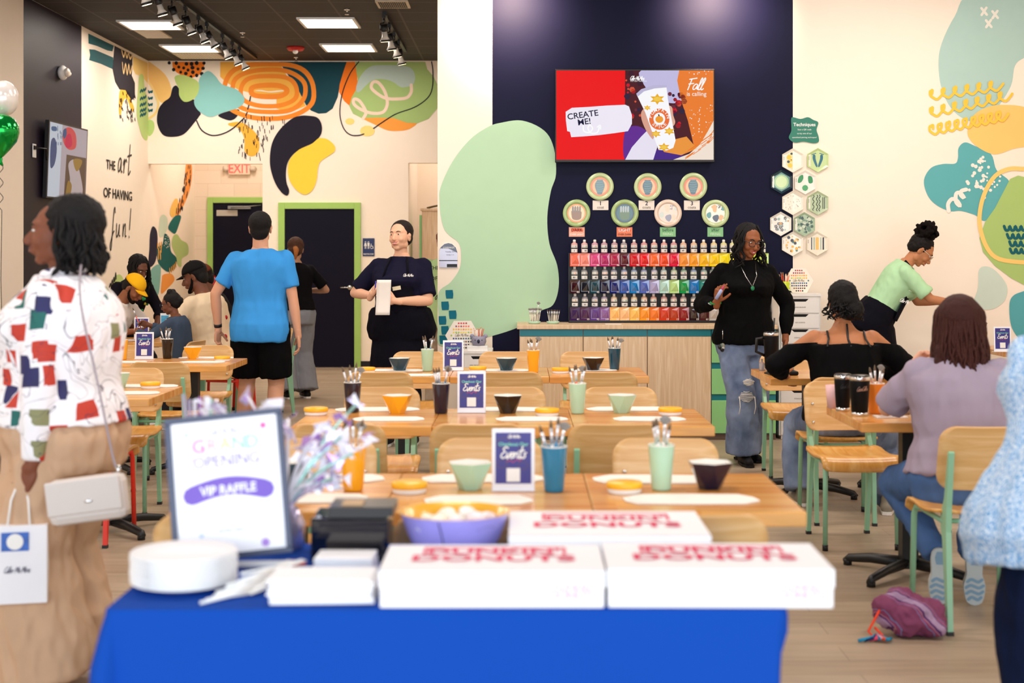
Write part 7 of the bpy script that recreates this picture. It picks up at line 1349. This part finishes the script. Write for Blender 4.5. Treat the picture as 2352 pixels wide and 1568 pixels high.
m = MB(); m.sheet(10, 10, lambda u, v: tuple(p.P+p.U*(.10+.32*v)+V(((2*u-1)*(.17-.07*v), 0, 0))+p.Fw*(.165-.04*(2*u-1)**2-.02*v+.0*v)), .012, AP); m.obj('apron_bib', p.t); m = MB()
for sd in (-1, 1): m.tube([p.P+p.U*.42+V((sd*.09, 0, 0))+p.Fw*.145, p.P+p.U*.50+V((sd*.085, 0, 0))+p.Fw*.09, p.P+p.U*.545+V((sd*.065, 0, 0))-p.Fw*.03], .009, AP); m.obj('apron_strap', p.t); m = MB()
m = MB(); q = p.P+p.U*.33+p.Fw*.172+V((-.10, 0, 0)); m.box(p.P+p.U*.37+V((-.148, -.08, -.05)), (.006, .07, .035), M('#f0ead8', .4, name='name_badge_white'), (R(25), 0, 0)); m.obj('name_badge', p.t)
m = MB(); q = p.P+p.U*.26+V((-.172, -.06, -.06)); m.script('Color Me', q, (0, -1, -.3), (0, -.2, 1), .03, .003, WHITE, .3, .6); m.obj('logo', p.t)
m = MB(); m.tube([p.neck+V((-.05, -.02, .0)), p.P+p.U*.44+V((-.02, 0, -.06))+p.Fw*.20, p.neck+V((.05, -.02, .0))], .0025, GREYM, 6); m.obj('necklace', p.t)
for sd in (1,): k_ = p.wr[-1]; m = MB(); m.tube([k_+V((.029*cos(a), .0, .029*sin(a))) for a in [q*pi/6 for q in range(12)]], .004, GREYM, 6, True); m.obj('bracelet', p.t)
# 9 seated woman in lavender
p = Person('seated woman from behind in a lavender T-shirt with long auburn hair', (1.85, 5.93, 0), pi-.10, 1.56, 'f', 1.36, '#e0a98c', lean=6, head=(-14, 6, 0), pelvis=(0, -.08, .565), vox=.009, depth=1.05, L=((.16, -.42, .98), (1, .0, -1.4)), Rr=((-.16, -.42, .85), (-1, .4, -.6)), feetL=((.085, -.20, .20), (.35, -1, 0)), feetR=((-.060, -.20, .20), (-.2, -1, 0)), hl={'dir': (-.5, -.2, .55), 'palm': (-.6, .4, -.3), 'curl': .9})
p.body(); p.brow = '#4a2a20'; p.cap_hair('#3a1812', .022, .020, -.03, .002, extra=[((0, .085, -.06), (.088, .05, .09)), ((0.01, .085, -.13), (.098, .045, .08)), ((.02, .085, -.19), (.095, .04, .06))]); p.strands(170, '#3f1b13', .33, .0058, arc=(-4, 184), start=.02, sway=.022, rad=.104)
p.top('t_shirt', '#a193a4', .0, .92, .022, .014, .0, .070, label='lavender T-shirt', ws=9.); p.pants('jeans', '#4c6a9a', .055, .075, .012, t1=.06, label='blue jeans')
for sd in (1, -1):
    a = p.an[sd]; a = V((a.x, a.y, 0)); m = MB(); mt = M('#b9c2c4', .5, name='grey_sneaker_sole'); c_ = a+V((0, .02, 0)); pts = [(-.03, .012), (-.042, .05), (-.044, .09), (-.032, .13), (-.034, .18), (-.03, .22), (-.012, .238), (.012, .238), (.03, .22), (.034, .18), (.032, .13), (.044, .09), (.042, .05), (.03, .012), (0, .0)]
    m.prism([c_+V((x, .06, z)) for x, z in catmull(pts, True, 2)], (0, -.022, 0), mt); o = m.obj('shoe_sole', p.t, label='grey sneaker sole facing the camera'); m = MB(); m.loft([[c_+V((x*q, .045-.02*i*1.0, .12+(z-.12)*q)) for x, z in catmull(pts, True, 2)] for i, q in enumerate((.97, .95, .85, .6))], M('#d7d9d6', .8, name='sneaker_mesh')); m.obj('shoe', p.t)
    m = MB(); TB = M('#7f9fb8', .5, name='blue_tread')
    for z, w_ in ((.03, .026), (.055, .034), (.08, .036), (.105, .030)): m.ribbon([c_+V((x*w_, .0615, z+.006*sin(x*4))) for x in (-1, -.5, 0, .5, 1)], .013, TB, (0, 1, 0))
    m.obj('tread', o); m = MB(); m.poly([c_+V((x, .0612, z)) for x, z in ((-.02, .20), (-.012, .225), (.012, .225), (.02, .20), (.014, .17), (-.014, .17))], TB); m.obj('toe_tread', o)
# 10 person at the right edge in the blue spotted top
DT = bpy.data.materials.new('blue_white_speckled_fabric'); DT.use_nodes = True; nt = DT.node_tree; b = nt.nodes['Principled BSDF']; b.inputs['Roughness'].default_value = .8; tc = nd(nt, 'ShaderNodeTexCoord'); n_ = nd(nt, 'ShaderNodeTexNoise', i_Scale=150., i_Detail=2.); nt.links.new(tc.outputs['Object'], n_.inputs['Vector']); cr = nd(nt, 'ShaderNodeValToRGB'); e = cr.color_ramp.elements; e[0].position = .36; e[0].color = (*lin('#3f94d2'), 1); e[1].position = .66; e[1].color = (*lin('#eaf4fb'), 1); nt.links.new(n_.outputs['Fac'], cr.inputs[0]); nt.links.new(cr.outputs[0], b.inputs['Base Color'])
p = Person('person cut off by the right edge in a blue and white speckled top', (1.585, 3.98, 0), pi+.25, 1.49, 'f', 1.30, '#dca98a', lean=8, head=(0, 10, 0), vox=.009, depth=1.15, L=((-.06, -.26, 1.0), (.0, .1, -1)), Rr=((-.16, -.26, 1.0), (0, .1, -1)))
p.body(); p.cap_hair('#6a5a50', .018, .014, -.05, .003); p.top('speckled_top', '', -.19, 1.9, .034, .012, .14, .066, mat=DT, cuff=.06, ws=7., label='blue and white speckled top'); p.pants('trousers', '#121c38', .125, .12, .035, wr=.012, label='navy trousers'); p.shoe('#20202a')
# 11-15 family group at the back left
p = Person('seated man in a black cap and cream T-shirt with red roses on the back', (-2.60, 12.15, 0), R(-112), 1.80, 'm', 1.1, '#754834', lean=16, head=(18, 22, 0), pelvis=(0, 0, .62), vox=.011, L=((.15, -.45, .85), (1, .3, -.5)), Rr=((-.15, -.45, .85), (-1, .3, -.5)), **seated())
p.body(); cap_hat(p, '#161414', 0); p.cap_hair('#0d0b0b', .006, .003, -.02, .002); beard(p, '#0d0b0b'); p.top('t_shirt', '#e6cfae', -.02, .8, .022, .008, .0, .072, label='cream T-shirt'); p.pants('trousers', '#2a2a30', .09, .085); p.shoe('#d8d8d8')
RS = M('#b01f2a', .7, name='rose_print')
for x, z, r in ((.09, .36, .028), (.10, .18, .024), (.02, .14, .026), (-.06, .30, .02)): m = MB(); m.ell(p.P+p.U*z*p.k-p.Fw*.132+V((x, 0, 0)), (r, .012, r), RS, None, 10, 6); m.obj('rose_print', p.t)
m = MB()
m.tube([p.P+p.U*.36*p.k-p.Fw*.138+V((.09, 0, 0)), p.P+p.U*.26*p.k-p.Fw*.135+V((.13, 0, 0)), p.P+p.U*.18*p.k-p.Fw*.138+V((.10, 0, 0))], .003, BLACK, 5); m.obj('stem_print', p.t)
p = Person('young girl with glasses and topknot in a denim jacket painting at the family table', (-2.74, 11.30, 0), R(-104), 1.22, 'f', .92, '#7a4a34', lean=10, head=(8, 20, 0), pelvis=(0, .05, .63), vox=.010, L=((.08, -.30, .88), (1, .3, -.6)), Rr=((-.10, -.30, .93), (-1, .3, -.6)), feetL=((.1, -.32, .25), (0, -1, 1)), feetR=((-.1, -.32, .25), (0, -1, 1)), hl={'curl': 1.}, hr={'curl': 1.})
p.body(); p.cap_hair('#130d0c', .010, .008, -.01, .003, extra=[((.03, .05, .125), (.034, .034, .032)), ((-.035, .06, .12), (.034, .034, .032)), ((0, .115, .0), (.04, .04, .045))]); p.glasses('#22303a', .023); p.top('denim_jacket', '#3f4c5e', -.04, 1.9, .026, .008, .0, .072, cuff=.035, label='blue denim jacket'); p.pants('trousers', '#20242e', .06, .06)
WM = Matrix.Translation(p.t.location) @ Euler(p.t.rotation_euler).to_matrix().to_4x4(); b = proto('brushround#e4572e', brush_make('round', '#e4572e')); b = dup(protos['brushround#e4572e'][0]) if protos['brushround#e4572e'][1] == 1 else b; b.location = WM @ (p.palm[-1]+V((0, -.02, -.04))); b.rotation_euler = (.3, -.3, 0); b.scale = (1, 1, 1); b['label'] = 'paintbrush held up by the girl in denim'; b['category'] = 'paintbrush'
if 'group' in b: del b['group']
p = Person('man in a yellow cap and white T-shirt bowed over the family table', (-3.98, 13.25, 0), R(78), 1.76, 'm', 1.08, '#8f5a3e', lean=30, head=(0, 42, 0), pelvis=(0, 0, .60), vox=.012, L=((.15, -.48, .80), (1, .2, -.5)), Rr=((-.15, -.48, .80), (-1, .2, -.5)), **seated())
p.body(); cap_hat(p, '#f4b81c', 0); p.cap_hair('#17100d', .006, .001, -.01, .002); beard(p, '#17100d'); p.top('t_shirt', '#f0e6dc', -.02, .9, .022, .008, .0, .074, label='white T-shirt'); p.pants('trousers', '#33302e', .09, .085); p.shoe('#d8d4cc')
p = Person('person with long dark locs and a black flowered shirt leaning over the family table', (-3.95, 13.98, 0), R(52), 1.62, 'm', 1.05, '#6e4432', lean=24, head=(0, 30, 0), pelvis=(0, 0, .78), vox=.012, L=((.12, -.40, .80), (1, .2, -.5)), Rr=((-.12, -.40, .80), (-1, .2, -.5)), feetL=((.14, -.2, .09), (0, -1, .2)), feetR=((-.14, -.2, .09), (0, -1, .2)))
p.body(); p.cap_hair('#100c0b', .018, .016, -.03, .006); p.strands(44, '#100c0b', .24, .008, arc=(-35, 215), start=.02, sway=.02, rad=.092); p.top('shirt', '#15121a', -.02, 1.4, .022, .008, .0, .072, label='black flowered shirt', cuff=.05); p.pants('trousers', '#1c1c22', .09, .085); p.shoe('#15151a')
m = MB()
for i in range(14): a = random.uniform(-2.6, -.5); z = random.uniform(.15, .40); q = p.P+p.U*z+V((.19*cos(a), 0, 0))+p.Fw*(.135*abs(sin(a))+.02); m.ell(q, (.014, .012, .014), M(random.choice(['#c2265a', '#2f9a5a', '#d8c23a']), .7), None, 8, 5)
m.obj('flower_print', p.t)
p = Person('man in a brown cap and dark shirt seated by the green hall door frame', (-2.74, 13.45, 0), R(-72), 1.78, 'm', 1.1, '#704530', lean=22, head=(4, 24, 0), pelvis=(0, 0, .62), vox=.012, L=((.12, -.42, .82), (1, .2, -.5)), Rr=((-.12, -.45, .82), (-1, .2, -.5)), **seated())
p.body(); cap_hat(p, '#6a3420', 0); p.cap_hair('#120c0b', .006, .002, -.02, .002); p.top('shirt', '#1d1a1e', -.02, .9, .022, .008, .0, .072); p.pants('trousers', '#22222a', .09, .085); p.shoe('#20202a')
k_ = p.wr[1]; dd = (p.el[1]-k_).normalized(); m = MB(); [m.tube([k_+dd*(.01+.02*i), k_+dd*(.022+.02*i)], [.034, .034], M(c_, .6), 14) for i, c_ in enumerate(('#e8e4da', '#d9b9b9', '#f0ead8'))]; m.obj('wristbands', p.t)
for px in (chair_mint, chair_red): pass
